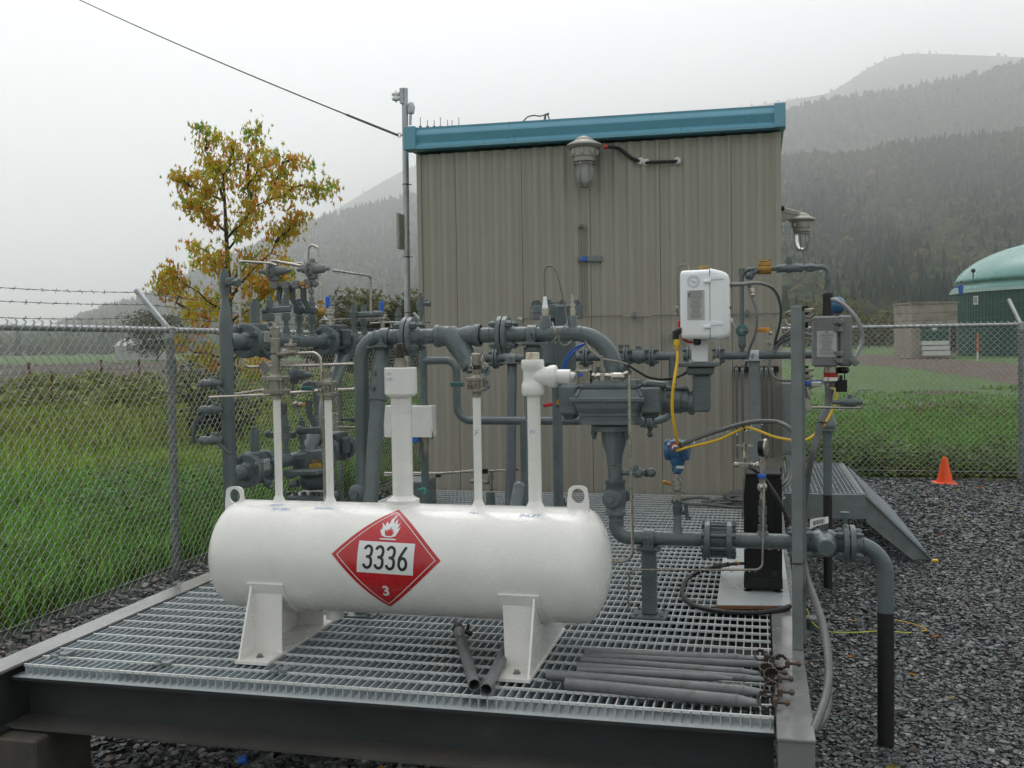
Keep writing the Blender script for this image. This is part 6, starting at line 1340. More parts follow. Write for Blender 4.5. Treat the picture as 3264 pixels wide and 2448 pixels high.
# body: lofted rounded shape; seam at px 2263
ye = YM-.02
def rr_ring(x_, z0_, z1_, y0_, y1_, rad, n=6):
    out = []
    for (cy_, cz_, a0_) in ((y1_-rad, z1_-rad, 0), (y0_+rad, z1_-rad, 90), (y0_+rad, z0_+rad, 180), (y1_-rad, z0_+rad, 270)):
        for k in range(n+1): a = R(a0_+90*k/n); out.append(Vector((x_, cy_+rad*math.cos(a), cz_+rad*math.sin(a))))
    return out
def E(px, py): return PY(px, py, ye-.10)
w = MB(); zA_, zB_ = E(2230, 1080).z, E(2230, 860).z; xs_ = [(2167, -.022), (2168, -.010), (2171, -.003), (2177, 0), (2262, .002)]
rg_ = [rr_ring(E(px+0, 960).x, zA_-ins*1.0 if False else zA_+(-ins), zB_+ins, ye-.10-ins if False else ye-.10-ins, ye+.10+ins, .022) for px, ins in xs_]
w.ringset(rg_, len(rg_[0]), True); w.add(rg_[0], [tuple(range(len(rg_[0])))]); w.add(rg_[-1], [tuple(range(len(rg_[0])))]); eb = mk('body', w, M['white_plastic'], EN)
w = MB(); xs_ = [(2264, .004, 0, 0), (2300, .004, 0, -.012), (2314, .0, -.004, -.020), (2321, -.008, -.012, -.028), (2324, -.025, -.03, -.045)]
rg_ = [rr_ring(E(px, 960).x, zA_-a, zB_+.006+c, ye-.104-b, ye+.104+b, .024) for px, a, b, c in xs_]
w.ringset(rg_, len(rg_[0]), True); w.add(rg_[0], [tuple(range(len(rg_[0])))]); w.add(rg_[-1], [tuple(range(len(rg_[0])))]); el = mk('lid', w, M['white_plastic'], EN)
w = MB(); w.bb(E(2261.5, 960).x, E(2264, 960).x, ye-.1015, ye+.10, zA_+.005, zB_-.002); mk('gasket', w, M['ink'], EN)
for py in (885, 1030):
    w = MB(); yq = ye-.108; w.prism([PY(2262, py-6, yq), PY(2300, py-3, yq), PY(2306, py+2, yq), PY(2306, py+4, yq), PY(2262, py+6, yq)], (0, .008, 0)); mk('hinge', w, M['white_plastic'], el)
    w = MB(); w.box(PY(2252, py+12, yq), (.022, .012, .012), bev=.003); w.box(PY(2262, py+10, yq), (.010, .014, .016), bev=.003); mk('latch', w, M['white_plastic'], el)
yq = ye-.1035
w = MB(); p0, p1 = PY(2191, 1019, yq), PY(2245, 924, yq); w.bb(p0.x, p1.x, yq-.0006, yq+.003, p0.z, p1.z); lb = mk('data_label', w, M['label'], eb)
def textlines(par, x0, x1, z0, z1, y_, n, m_='ink', w0=.7, centre=True, hgt=.35):
    w = MB(); H_ = (z1-z0)/n
    for i in range(n):
        z = z1-(i+.5)*H_; wd = (x1-x0)*random.uniform(.45, .92); xc = (x0+x1)/2; x_ = xc-wd/2
        while x_ < xc+wd/2-.001:
            l_ = random.uniform(.002, .006)*((x1-x0)/.05); w.bb(x_, min(x_+l_, xc+wd/2), y_-.0004, y_, z-H_*hgt/2, z+H_*hgt/2); x_ += l_+.0012*((x1-x0)/.05)
    o_ = mk('small_print', w, M[m_], par); o_['kind'] = 'stuff'; return o_
textlines(lb, p0.x+.004, p1.x-.004, p0.z+.004, p1.z-.002, yq-.0008, 22)
w = MB(); w.box(Vector((p0.x+.008, yq-.0014, p1.z-.016)), (.006, .001, .012)); w.box(Vector((p0.x+.006, yq-.0014, p1.z-.026)), (.005, .001, .005)); mk('logo', w, M['ink'], lb)
w = MB(); c_ = PY(2210, 897, yq); w.torus(c_, (0, 1, 0), .024, .0007, 36, 4); w.torus(c_, (0, 1, 0), .0165, .0004, 36, 4)
for k in range(30): a = k*.2094; w.box(c_+Vector((math.cos(a)*.020, -.0004, math.sin(a)*.020)), (.0018, .0008, .0026))
w.bar(c_+Vector((-.010, -.0005, .003)), c_+Vector((.004, -.0005, .001)), .0008, .003, (0, 0, 1)); w.bar(c_+Vector((-.002, -.0005, -.003)), c_+Vector((.012, -.0005, -.004)), .0008, .003, (0, 0, 1)); mk('round_seal', w, mat('seal_ink', (.50, .51, .60), .6), eb)
w = MB(); w.box(PY(2243, 853, ye), (.04, .03, .012), bev=.002); mk('yellow_vent', w, M['brass'], eb)
w = MB(); w.lathe([(0, .015), (.02, .016), (.026, .010)], PY(2222, 1080, ye-.06), (0, -.1, -1), 14); mk('round_plug', w, M['black'], eb)
w = MB(); w.tube(fillet([PY(2172, 1053, ye-.09), PY(2155, 1052, ye-.09), PY(2153, 1082, ye-.09)], .02), .0135, n=14); w.lathe([(0, .016), (.010, .016)], PY(2155, 1063, ye-.09), (0, 0, 1), 10); mk('black_elbow', w, M['black_rubber'], EN)
w = MB(); w.lathe([(0, .013), (.024, .013), (.034, .009), (.040, .008)], PY(2157, 1081, ye-.09), (0, 0, -1), 14); mk('yellow_connector', w, M['yellow'], EN)
cable('red_lead', [PY(2170, 1018, ye-.04), PY(2164, 1032, ye-.05), PY(2168, 1060, ye-.05), PY(2178, 1080, ye-.05), PY(2195, 1090, ye-.05), PY(2208, 1090, ye-.05)], .0052, 'red', 'red lead tucked behind the white enclosure and its black elbow')
cable('coiled_tube', [PY(2162, 1010, ye+.12), PY(2161, 960, ye+.12), PY(2160, 900, ye+.12), PY(2161, 862, ye+.12), PY(2168, 848, ye+.12), PY(2181, 844, ye+.12), PY(2192, 850, ye+.12), PY(2196, 865, ye+.1)], .0046, 'thin', 'bent steel tube rising behind the white enclosure', 'tube')
w = MB(); w.box(PY(2160, 985, ye+.1), (.022, .02, .024), bev=.003); w.cyl(PY(2160, 985, ye+.1), PY(2170, 988, ye+.1), .012, n=10); w.cyl(PY(2170, 972, ye+.08), PY(2171, 1004, ye+.08), .010, n=10); mk('tube_fitting', w, M['steel_dull'], None, 'small steel fitting left of the white enclosure', 'fitting')
w = MB(); w.ball(PY(2326, 981, ye), .007, 8); w.cyl(PY(2322, 981, ye), PY(2326, 981, ye), .004, n=8); mk('knob', w, M['black'], EN)
cable('enclosure_cable', [PY(2316, 907, YM), PY(2332, 907, YM+.03), PY(2360, 906, YM+.2), PY(2400, 902, YM+.6), PY(2430, 904, YM+1.0), PY(2462, 918, YM+1.4), PY(2480, 945, YM+1.7), PY(2489, 985, YM+2), PY(2486, 1030, YM+2.3), PY(2473, 1080, YM+2.5), PY(2466, 1110, YM+2.6)], .009, 'cable_grey', 'grey cable arching right from the white enclosure past the cabin corner')
w = MB(); w.torus(PY(2331, 907, YM+.03), (1, 0, 0), .011, .002, 14, 5); mk('cable_tie', w, M['black_rubber'], None, 'black tie on the grey cable next to the white enclosure', 'cable tie')
# ================================================================ BACK ROW (by the cabin wall)
YB = 6.9
def K(px, py, y=YB): return PY(px, py, y)
BR = thing('back_gas_pipe', 'thinner grey flanged pipe run along the front of the cabin wall', 'pipework', K(1900, 1500))
rb = S(13, K(2100, 1130)); zq = K(2400, 1132).z
def Kq(px): q = K(px, 1140); q.z = zq; return q
w = MB(); w.cyl(Kq(1560), Kq(1760), rb, n=18); mk('pipe', w, M['pipe'], BR)
w = MB(); w.cyl(Kq(1828), Kq(2165), rb, n=18); w.cyl(Kq(2144), Vector((Kq(2144).x, YB, K(2144, 1290).z)), rb, n=18); w.torus(Kq(2120), XA, rb, .0016, 18, 5); mk('pipe', w, M['pipe'], BR)
w = MB(); w.cyl(Kq(2300), Kq(2640), rb, n=18); w.torus(Kq(2330), XA, rb, .0016, 18, 5); mk('pipe', w, M['pipe'], BR)
for px in (1581, 1868, 1996, 2078, 2197, 2290): flange(BR, Kq(px), XA, S(33, Kq(px)), .014, boltobj=False)
q = Kq(2036); w = MB(); w.lathe([(-S(34, q), rb), (-S(24, q), S(18, q)), (0, S(25, q)), (S(24, q), S(18, q)), (S(34, q), rb)], q, XA, 22, smooth=True); w.cyl(q, q+ZA*S(34, q), .018, n=12); w.lathe([(0, .05), (.03, .045), (.035, .03)], q, (0, -1, 0), 20); mk('valve', w, M['pipe'], BR)
for px in (1999, 1978): w = MB(); q = K(px, 1108); w.cyl(q, q-ZA*.04, .010, n=8); w.cyl(q, q+ZA*.02, .018, n=8); mk('grease_cap', w, M['pipe'], BR)
w = MB(); q = Kq(1540); w.cyl(Kq(1524), Kq(1566), .03, n=14); w.torus(Kq(1534), YA, .03, .008, 16, 6); w.hex(K(1546, 1170), K(1546, 1190), .03); mk('union', w, M['pipe_dark'], BR)
clamp(BR, Kq(1630), XA, rb, .075, 'galv_dull'); clamp(BR, Kq(2402), XA, rb, .07, 'galv')
s1 = stand('pipe_stand', 'dark sloping stand under the thin pipe behind the meter', Kq(1632)-ZA*(rb+.01), Vector((Kq(1650).x+.05, YB-.5, ZG)), .034, .18, 'pipe_dark')
s2 = thing('pipe_stand', 'square galvanised stand under the thin pipe beside the strut rail', 'pipe stand', Vector((Kq(2404).x, YB, ZG)))
x_ = Kq(2404).x; w = MB(); w.bb(x_-.036, x_+.036, YB-.036, YB+.036, ZG+.01, zq-rb-.01, bev=.005); mk('square_tube', w, M['galv_dull'], s2)
w = MB(); w.box((x_, YB, ZG+.006), (.18, .16, .01)); mk('foot_plate', w, M['galv_dull'], s2)
w = MB(); w.box((x_, YB, zq-rb-.008), (.14, .12, .008)); w.prism([(x_-.03, YB-.037, zq-rb-.012), (x_+.03, YB-.037, zq-rb-.012), (x_+.02, YB-.037, zq-rb-.07), (x_-.02, YB-.037, zq-rb-.07)], (0, .002, 0)); mk('head_plate', w, M['galv_dull'], s2)
# left part : riser with relief valve, level pipe, U bend
BL = thing('bypass_pipe', 'grey pipe with a long low loop passing under the meter in front of the cabin', 'pipework', K(1470, 1500, 6.4))
YL = 6.35
def Q(px, py): return PY(px, py, YL)
rl = S(13, Q(1600, 1340))
zt_ = Q(1400, 1149).z; x0 = Q(1349, 1200).x; x1 = Q(1456, 1250).x; zlow = Q(1700, 1341).z
w = MB(); w.cyl(Vector((x0, YL, zt_+.22)), Vector((x0, YL, ZG+.0)), rl*.96, n=18); w.torus(Vector((x0, YL, Q(1349, 1182).z)), ZA, rl, .0016, 18, 5); mk('riser', w, M['pipe'], BL)
w = MB(); w.tube(fillet([Vector((x0, YL, zt_)), Vector((x1, YL, zt_)), Vector((x1, YL, zlow)), Vector((Q(2058, 1340).x, YL, zlow))], [.07, .10], 9), rl, n=20)
for py in (1178, 1309): w.torus(Vector((x1, YL, Q(1456, py).z)), ZA, rl, .0016, 20, 5)
w.torus(Vector((Q(1486, 1341).x, YL, zlow)), XA, rl, .0016, 20, 5); w.cyl(Vector((Q(1670, 1345).x, YL, zlow)), Vector((Q(1672, 1345).x, YL, ZG)), rl*1.05, n=18); mk('loop_pipe', w, M['pipe'], BL)
w = MB(); w.tube(spline([Q(2040, 1352), Q(2070, 1345), Q(2100, 1340), Q(2125, 1330), Q(2138, 1312), Q(2142, 1290)]), rl*.85, n=16); mk('loop_end', w, M['pipe'], BL)
flange(BL, Q(2072, 1346), XA, S(24, Q(2072, 1346)), .012, boltobj=False)
w = MB(); w.cyl(Q(2072, 1366), Q(2072, 1380), .012, n=8); w.ball(Q(2072, 1385), .020, 8); w.bar(Q(2052, 1360), Q(2096, 1360), .02, .012); mk('drain_plug', w, M['pipe_dark'], BL)
w = MB(); q = Q(1341, 1015); w.cyl(Q(1346, 1080), Q(1341, 985), .012, n=12); w.hex(Q(1343, 1003), Q(1343, 992), .020); w.cyl(Q(1341, 990), Q(1340, 960), .032*.8, n=14); w.cyl(Q(1340, 962), Q(1340, 952), .02, n=12); w.hex(Q(1340, 958), Q(1340, 946), .017); w.hex(Q(1339, 945), Q(1339, 935), .012); w.cyl(Q(1345, 968), Q(1366, 968), .013, n=10); w.hex(Q(1358, 968), Q(1372, 968), .019); w.bar(Q(1352, 958), Q(1368, 957), .012, .004); mk('relief_valve', w, M['pipe'], BL)
# filter vessel
FV = thing('filter_vessel', 'grey filter vessel with a bolted lid behind the white plug probe', 'vessel', PY(1775, 1500, 5.9))
YV = 5.9
def F_(px, py): return PY(px, py, YV)
c_ = F_(1772, 1000); Rv = S(86, c_)
w = MB(); w.lathe([(F_(1772, 1017).z-c_.z, Rv*.97), (F_(1772, 1016).z-c_.z, Rv), (F_(1772, 997).z-c_.z, Rv)], c_, ZA, 8); w.lathe([(F_(1772, 996).z-c_.z, Rv), (F_(1772, 975).z-c_.z, Rv), (F_(1772, 974).z-c_.z, Rv*.97)], c_, ZA, 8); w.lathe([(F_(1772, 974).z-c_.z, Rv*.36), (F_(1772, 963).z-c_.z, Rv*.33)], c_, ZA, 20); ld_ = mk('lid', w, M['pipe'], FV)
for k in range(10):
    a = k*math.pi/5+.2; q = c_+Vector((math.cos(a)*Rv*.80, math.sin(a)*Rv*.80, F_(1772, 974).z-c_.z)); w = MB(); w.cyl(q, q+ZA*.03, .012, n=8); w.hex(q, q+ZA*.018, .020); mk('bolt', w, M['pipe_dark'], ld_)
w = MB(); w.lathe([(0, Rv*.58), (-.06, Rv*.56), (F_(1772, 1150).z-F_(1772, 1017).z, Rv*.56)], Vector((c_.x, YV, F_(1772, 1017).z)), ZA, 32); w.lathe([(0, Rv*.62), (-.012, Rv*.62)], Vector((c_.x, YV, F_(1772, 1150).z)), ZA, 32); mk('shell', w, M['pipe'], FV)
w = MB(); w.bb(F_(1775, 1).x, F_(1826, 1).x, YV-.20, YV-.05, F_(1800, 1180).z, F_(1800, 975).z, bev=.01); mk('side_chamber', w, M['pipe_dark'], FV)
w = MB(); w.lathe([(0, Rv*.5), (-.05, Rv*.45), (-.09, Rv*.2)], Vector((c_.x, YV, F_(1772, 1150).z-.012)), ZA, 28, smooth=True); w.cyl((c_.x, YV, F_(1772, 1160).z), (c_.x, YV, ZG), .03, n=14); mk('bottom_head', w, M['pipe'], FV)
w = MB(); w.bar(PY(1732, 1293, 5.7), PY(1762, 1288, 5.7), .02, .02, bev=.004); rh_ = mk('valve_lever', w, M['red'], None, 'small red valve lever in front of the beige wall left of the meter', 'lever')
w = MB(); w.cyl(PY(1779, 1236, 5.75), PY(1779, 1300, 5.75), .012, n=10); w.bar(PY(1765, 1237, 5.75), PY(1800, 1236, 5.75), .02, .008); hg = mk('drain_valve', w, M['pipe_dark'], None, 'small hanging drain valve left of the meter', 'valve'); w = MB(); w.box(PY(1779, 1282, 5.72), (.018, .012, .03)); q = mk('brass_tag', w, M['brass'], hg); pass
w = MB(); w.tube(fillet([PY(1700, 1150, 5.9), PY(1600, 1150, 5.9)], .01), .035, n=14); 
# riser to vent line
VL = thing('vent_pipe', 'thin grey vent pipe arching over from yellow capped valve to a buried standpipe', 'pipework', K(2638, 1838))
rv = S(7.5, K(2500, 855)); xr1 = K(2365, 1000).x; xr2 = K(2641, 920, YB).x; zv = K(2500, 855).z
w = MB(); w.tube(fillet([Vector((xr1, YB, zq)), Vector((xr1, YB, zv)), Vector((xr2, YB, zv)), Vector((xr2, YB, K(2640, 935).z))], [.06, .045], 8), rv, n=16); w.torus(Vector((xr1, YB, K(2365, 955).z)), ZA, rv, .0015, 16, 5); w.lathe([(0, rv*1.3), (.05, rv*1.3)], Vector((xr1, YB, K(2365, 880).z)), ZA, 14); mk('vent_line', w, M['pipe'], VL)
w = MB(); q = Vector((K(2436, 850).x, YB, zv)); w.lathe([(-.045, .032), (-.044, .036), (.044, .036), (.045, .032)], q, XA, 20); w.box(q+ZA*.030, (.085, .07, .03), bev=.006); w.cyl(q+ZA*.02, q+ZA*.052, .034, n=16); w.torus(q+ZA*.05, ZA, .032, .006, 18, 6); w.box(q+Vector((-.03, 0, .058)), (.012, .03, .012)); w.box(q+Vector((.035, 0, .056)), (.012, .03, .014)); mk('yellow_cap_valve', w, M['brass'], VL)
w = MB(); w.cyl(Vector((K(2396, 0).x, YB-.02, zv-.02)), Vector((K(2384, 0).x, YB-.03, zv-.06)), .02, n=12); w.tube([K(2418, 862, YB-.03), K(2400, 872, YB-.03), K(2388, 890, YB-.03)], .014, n=10); w.ball(K(2386, 880, YB-.03), .024, 10); w.cyl(K(2387, 895, YB-.03), K(2391, 915, YB-.03), .010, n=8); w.hex(K(2389, 912, YB-.03), K(2392, 924, YB-.03), .015); mk('branch_fitting', w, M['pipe_dark'], VL)
w = MB(); q = Vector((K(2512, 0).x, YB, zv)); w.lathe([(-.075, rv*1.3), (-.06, rv*1.7), (-.03, rv*1.75), (0, rv*2.0), (.03, rv*1.75), (.06, rv*1.7), (.075, rv*1.3)], q, XA, 16, smooth=True); w.cyl(q, q+ZA*.05, .022, n=12); w.hex(q+ZA*.04, q+ZA*.055, .028); w.hex(q+ZA*.055, q+ZA*.070, .018); w.hex(q-XA*.082, q-XA*.06, rv*1.9); w.hex(q+XA*.062, q+XA*.085, rv*1.9); mk('check_valve', w, M['pipe'], VL)
w = MB(); q = Vector((K(2577, 0).x, YB, zv)); w.hex(q-XA*.03, q-XA*.008, rv*1.6); w.hex(q-XA*.006, q+XA*.016, rv*2.0); w.hex(q+XA*.016, q+XA*.035, rv*1.6); mk('union', w, M['pipe'], VL)
w = MB(); w.lathe([(0, rv*1.35), (.03, rv*1.45), (.035, rv*1.2)], Vector((xr2, YB, zv-.055)), -ZA, 14); mk('coupling', w, M['pipe'], VL)
w = MB(); z0, z1 = K(2638, 1006).z, K(2638, 934).z; w.lathe([(z0-z1, .034), (-.01, .032), (0, .028)], Vector((xr2-.004, YB, z1)), ZA, 18)
for k in range(4): w.torus(Vector((xr2-.004, YB, z1-.03-.035*k)), (0.1, 0, 1), .0335, .0025, 18, 5)
mk('black_sleeve', w, M['black_wrap'], VL)
xs2 = K(2638, 1500).x
w = MB(); w.cyl((xr2, YB, z0+.01), (xs2, YB, K(2638, 1300).z), .018, n=14); w.lathe([(0, .018), (.09, .055), (.11, .06)], Vector((xs2, YB, K(2638, 1300).z)), -ZA, 22, smooth=True); mk('reducer', w, M['pipe'], VL)
q = Vector((xs2, YB, K(2638, 1362).z)); w = MB(); Rr = S(28, q); w.lathe([(-.026, Rr*.8), (-.022, Rr), (-.003, Rr)], q, ZA, 30); w.lathe([(.003, Rr), (.022, Rr), (.028, Rr*.85), (.05, Rr*.5)], q, ZA, 30); mk('flange', w, M['pipe'], VL)
r_ = S(13.5, K(2638, 1500)); w = MB(); w.cyl(q-ZA*.02, Vector((xs2, YB, K(2638, 1577).z)), r_, n=22); w.lathe([(0, r_*1.25), (.05, r_*1.05)], q-ZA*.026, -ZA, 20, smooth=True); mk('standpipe', w, M['pipe'], VL)
w = MB(); w.cyl(Vector((xs2, YB, K(2638, 1577).z)), Vector((xs2, YB, -.05)), r_*1.03, n=22); mk('wrapped_pipe', w, M['black_wrap'], VL)
# teal ball valve with orange lever
q = Vector((xr1, YB-.01, K(2362, 1054).z)); w = MB(); w.lathe([(-.02, S(19, q)), (-.018, S(20, q)), (.018, S(20, q)), (.02, S(18, q))], q, YA, 26); w.lathe([(.02, .03), (.034, .028)], q, -YA, 16); 
for k in range(5): a = k*1.2566+.3; e = q+Vector((math.cos(a)*.032, -.021, math.sin(a)*.032)); w.hex(e, e-YA*.008, .006)
tv = mk('teal_valve', w, M['teal_flange'], VL)
w = MB(); w.hex(q-YA*.03, q-YA*.045, .012); w.bar(q+Vector((0, -.042, .0)), q+Vector((S(60, q), -.042, .002)), .022, .005, (0, 0, 1)); mk('lever', w, M['steel_dull'], tv)
w = MB(); w.bar(q+Vector((S(38, q), -.042, 0)), q+Vector((S(86, q), -.042, .002)), .014, .030, (0, 0, 1), bev=.004); mk('orange_grip', w, M['orange'], tv)
w = MB(); w.lathe([(0, rv*1.7), (-.06, rv*1.7), (-.08, rv*1.3)], q-ZA*.035, ZA, 16); mk('coupling', w, M['pipe'], VL)
w = MB(); p_ = K(2329, 1020, YB-.1); w.cyl(p_, p_-YA*.01, .016, n=16); w.cyl(p_, K(2345, 1045, YB-.05), .006, n=8); mk('dial_thermometer', w, M['label_white'], None, 'tiny round white dial right of the white enclosure', 'gauge')
cable('flexible_conduit', [K(2392, 922, YB-.05), K(2396, 945, YB-.06), K(2408, 980, YB-.08), K(2413, 1010, YB-.1), K(2411, 1045, YB-.1), K(2402, 1080, YB-.1), K(2390, 1110, YB-.08), K(2383, 1140, YB-.06), K(2375, 1175, YB)], .0085, 'cable_grey', 'grey cable curving down behind the orange lever to the strut rail')
w = MB(); w.lathe([(0, .018), (.03, .018)], K(2393, 918, YB-.05), (.2, 0, -1), 12); w.ball(K(2399, 940, YB-.06), .016, 8); mk('cable_gland', w, M['steel'], None, 'shiny gland hanging below the thin vent pipe corner', 'gland')
cable('flexible_conduit', [K(2463, 1115, YB-.1), K(2475, 1095, YB-.1), K(2496, 1077, YB-.2), K(2525, 1066, YB-.3), K(2560, 1062, YB-.4), K(2594, 1070, YB-.5)], .0085, 'cable_grey', 'upper grey hose bending behind the steel post')
cable('flexible_conduit', [K(2468, 1125, YB-.1), K(2485, 1098, YB-.1), K(2510, 1083, YB-.2), K(2545, 1076, YB-.3), K(2594, 1086, YB-.5)], .0085, 'cable_grey', 'lower grey hose bending behind the steel post')
cable('flexible_conduit', [K(2453, 1145, YB-.06), K(2454, 1180, YB-.08), K(2466, 1200, YB-.1), K(2490, 1213, YB-.2), K(2530, 1214, YB-.4)], .009, 'conduit', 'grey conduit dipping below the back pipe toward the post')
w = MB(); q = K(2456, 1112); w.cyl(q, q+ZA*.03, .013, n=10); w.hex(q+ZA*.02, q+ZA*.045, .02); w.box(q+ZA*.055, (.07, .02, .012)); w.cyl(q+ZA*.05, q+ZA*.09, .01, n=8); w.ball(q+ZA*.105, .014, 8); mk('test_valve', w, M['steel'], BR)
w = MB(); w.tube([K(2486, 1075, YB-.3), K(2512, 1058, YB-.35), K(2530, 1046, YB-.4)], [.012, .014, .010], n=8); w.torus(K(2521, 1015, YB-.4), (.6, 1, .2), .045, .006, 24, 6); mk('cable_loop', w, M['steel'], None, 'shiny fitting and looped cable just left of the steel post', 'fitting')
# white instrument box with fittings behind the wide riser
IB = thing('instrument_box', 'square white box with small regulators hanging under it behind the wide riser', 'box', Q(1300, 1395))
yy = YL-.12; p0, p1 = PY(1224, 1394, yy), PY(1376, 1294, yy)
w = MB(); w.bb(p0.x, p1.x, yy, yy+.09, p0.z, p1.z, bev=.003); mk('box', w, M['white'], IB)
w = MB(); w.cyl(PY(1333, 1392, yy+.04), PY(1334, 1440, yy+.04), .020, .014, n=12); w.cyl(PY(1334, 1440, yy+.04), PY(1335, 1466, yy+.04), .010, n=10); w.cyl(PY(1356, 1392, yy+.04), PY(1356, 1410, yy+.04), .026, n=12); w.lathe([(0, .012), (.06, .020), (.12, .002)], PY(1356, 1408, yy+.04), -ZA, 12, smooth=True); mk('regulator', w, M['steel_dull'], IB)
w = MB(); w.box(PY(1323, 1402, yy+.02), (.05, .03, .035), bev=.005); mk('blue_fitting', w, M['blue_plastic'], IB)
w = MB(); w.torus(PY(1377, 1377, yy+.03), (.9, .4, 0), .045, .005, 24, 6); mk('tube_loop', w, M['steel'], IB)
# low sampling tubing near deck
for (a, b, c, lb) in (((1225, 1508), (1400, 1508), (1664, 1496), 'upper of two thin level tubes crossing above the deck by the cabin'), ((1225, 1515), (1400, 1511), (1510, 1499), 'lower of two thin level tubes crossing above the deck by the cabin')):
    w = MB(); w.tube([PY(*a, 6.6), PY(*b, 6.6), PY(*c, 6.6)], .0075, n=8); tt = mk('sample_tube', w, M['steel'], None, lb, 'tube')
w = MB(); w.box(PY(1397, 1516, 6.55), (.03, .03, .02)); mk('tube_clip', w, M['black'], tt); w = MB(); w.box(PY(1546, 1502, 6.55), (.035, .03, .03)); mk('tube_clip', w, M['black'], tt); pass
w = MB(); w.cyl(PY(1566, 1500, 6.6), PY(1564, 1565, 6.6), .014, n=12); w.hex(PY(1565, 1515, 6.6), PY(1565, 1525, 6.6), .022); w.hex(PY(1565, 1552, 6.6), PY(1565, 1562, 6.6), .020); w.cyl(PY(1565, 1535, 6.6), PY(1538, 1534, 6.6), .012, n=10); w.hex(PY(1556, 1535, 6.6), PY(1543, 1535, 6.6), .02); w.cyl(PY(1512, 1534, 6.6), PY(1500, 1534, 6.6), .014, n=10); tv2 = mk('sample_tap', w, M['steel_dull'], None, 'small steel tap standing on the grating between white risers', 'valve')
w = MB(); w.cyl(PY(1564, 1570, 6.6), Vector((PY(1563, 1606, 6.6).x, 6.6, ZG+.004)), .030, .036, n=14); w.lathe([(0, .05), (.01, .05)], Vector((PY(1563, 1606, 6.6).x, 6.6, ZG+.002)), ZA, 14); q = mk('tap_base', w, M['pipe'], tv2); pass
w = MB(); a_, b_ = PY(1655, 1555, 5.6), PY(1617, 1597, 5.35); b_.z = ZG+.04; w.cyl(a_, b_, .036, n=20, cap=False); w.cyl(a_, b_, .032, n=20, cap=False); w.lathe([(0, .036), (.001, .032)], b_, (b_-a_), 20, cap=False); w.ball(a_, .04, 12); mk('loose_support', w, M['pipe'], None, 'loose grey tube with an open end lying behind the white tee riser', 'pipe')
w = MB(); q = PZ(1795, 1610, ZG); w.cyl(q, q+ZA*.05, .02, .015, n=12); w.box(q+ZA*.012, (.06, .06, .02), bev=.003); mk('deck_fitting', w, M['pipe_dark'], None, 'small dark fitting on the grating just left of the right lifting lug', 'fitting')
# coiled black mat / hose heap on deck near cabin
w = MB(); cq = PZ(2330, 1597, ZG+.012)
for k in range(6):
    c_ = cq+Vector((random.uniform(-.25, .2), random.uniform(-.16, .18), .01*k*.6)); a0 = random.uniform(0, 6)
    w.tube([c_+Vector((math.cos(a0+t_*.3)*random.uniform(.18, .22), math.sin(a0+t_*.3)*random.uniform(.12, .15), .004*math.sin(t_))) for t_ in range(19)], .012, n=6)
mk('hose_coil', w, M['conduit'], None, 'heap of dark coiled hose on the grating by the cabin wall', 'hose')
# ================================================================ LEFT MANIFOLD
XM = -2.28
def X(px, py, x=XM): return PX(px, py, x)
MF = thing('header_pipe', 'tall grey header pipe with narrow neck and three side drain valves', 'pipework', Vector((XM, 4.0, ZG)))
YH = 4.0; rh_ = S(21.5, PY(720, 1200, YH)); xh = PY(724, 1200, YH).x
def HZ(py): return PY(720, py, YH).z
zh0 = ZG+.26; w = MB(); w.lathe([(-.03, .005), (-.02, rh_*.7), (0, rh_), (HZ(1028)-zh0, rh_), (HZ(990)-zh0, rh_*.86), (HZ(962)-zh0, rh_*.58), (HZ(955)-zh0, rh_*.56), (HZ(925)-zh0, rh_*.56)], (xh, YH, zh0), ZA, 28, smooth=True)
for py in (1045, 1137, 1472, 1565): w.torus((xh, YH, HZ(py)), ZA, rh_, .0018, 28, 5)
w.torus((xh, YH, HZ(975)), ZA, rh_*.68, .0018, 24, 5); mk('pipe', w, M['pipe'], MF)
w = MB(); w.lathe([(0, rh_*.66), (HZ(915)-HZ(940), rh_*.66)], (xh, YH, HZ(940)), ZA, 20); w.lathe([(0, rh_*.80), (.01, rh_*.80)], (xh, YH, HZ(915)), ZA, 16); w.lathe([(0, rh_*.66), (HZ(866)-HZ(912), rh_*.60)], (xh, YH, HZ(912)), ZA, 20); w.lathe([(0, rh_*.75), (.035, rh_*.75)], (xh, YH, HZ(905)), ZA, 14); w.hex((xh, YH, HZ(866)), (xh, YH, HZ(856)), .015); mk('cap', w, M['pipe'], MF)
w = MB(); w.cyl(PY(714, 896, YH), PY(752, 900, YH-.03), .014, n=12); w.box(PY(738, 898, YH-.02), (.045, .032, .034), bev=.005); w.cyl(PY(738, 896, YH-.02), PY(738, 885, YH-.02), .010, n=10); w.bar(PY(730, 884, YH-.02), PY(752, 884, YH-.02), .018, .004); w.hex(PY(750, 900, YH-.03), PY(762, 901, YH-.035), .018); mk('needle_valve', w, M['pipe'], MF)
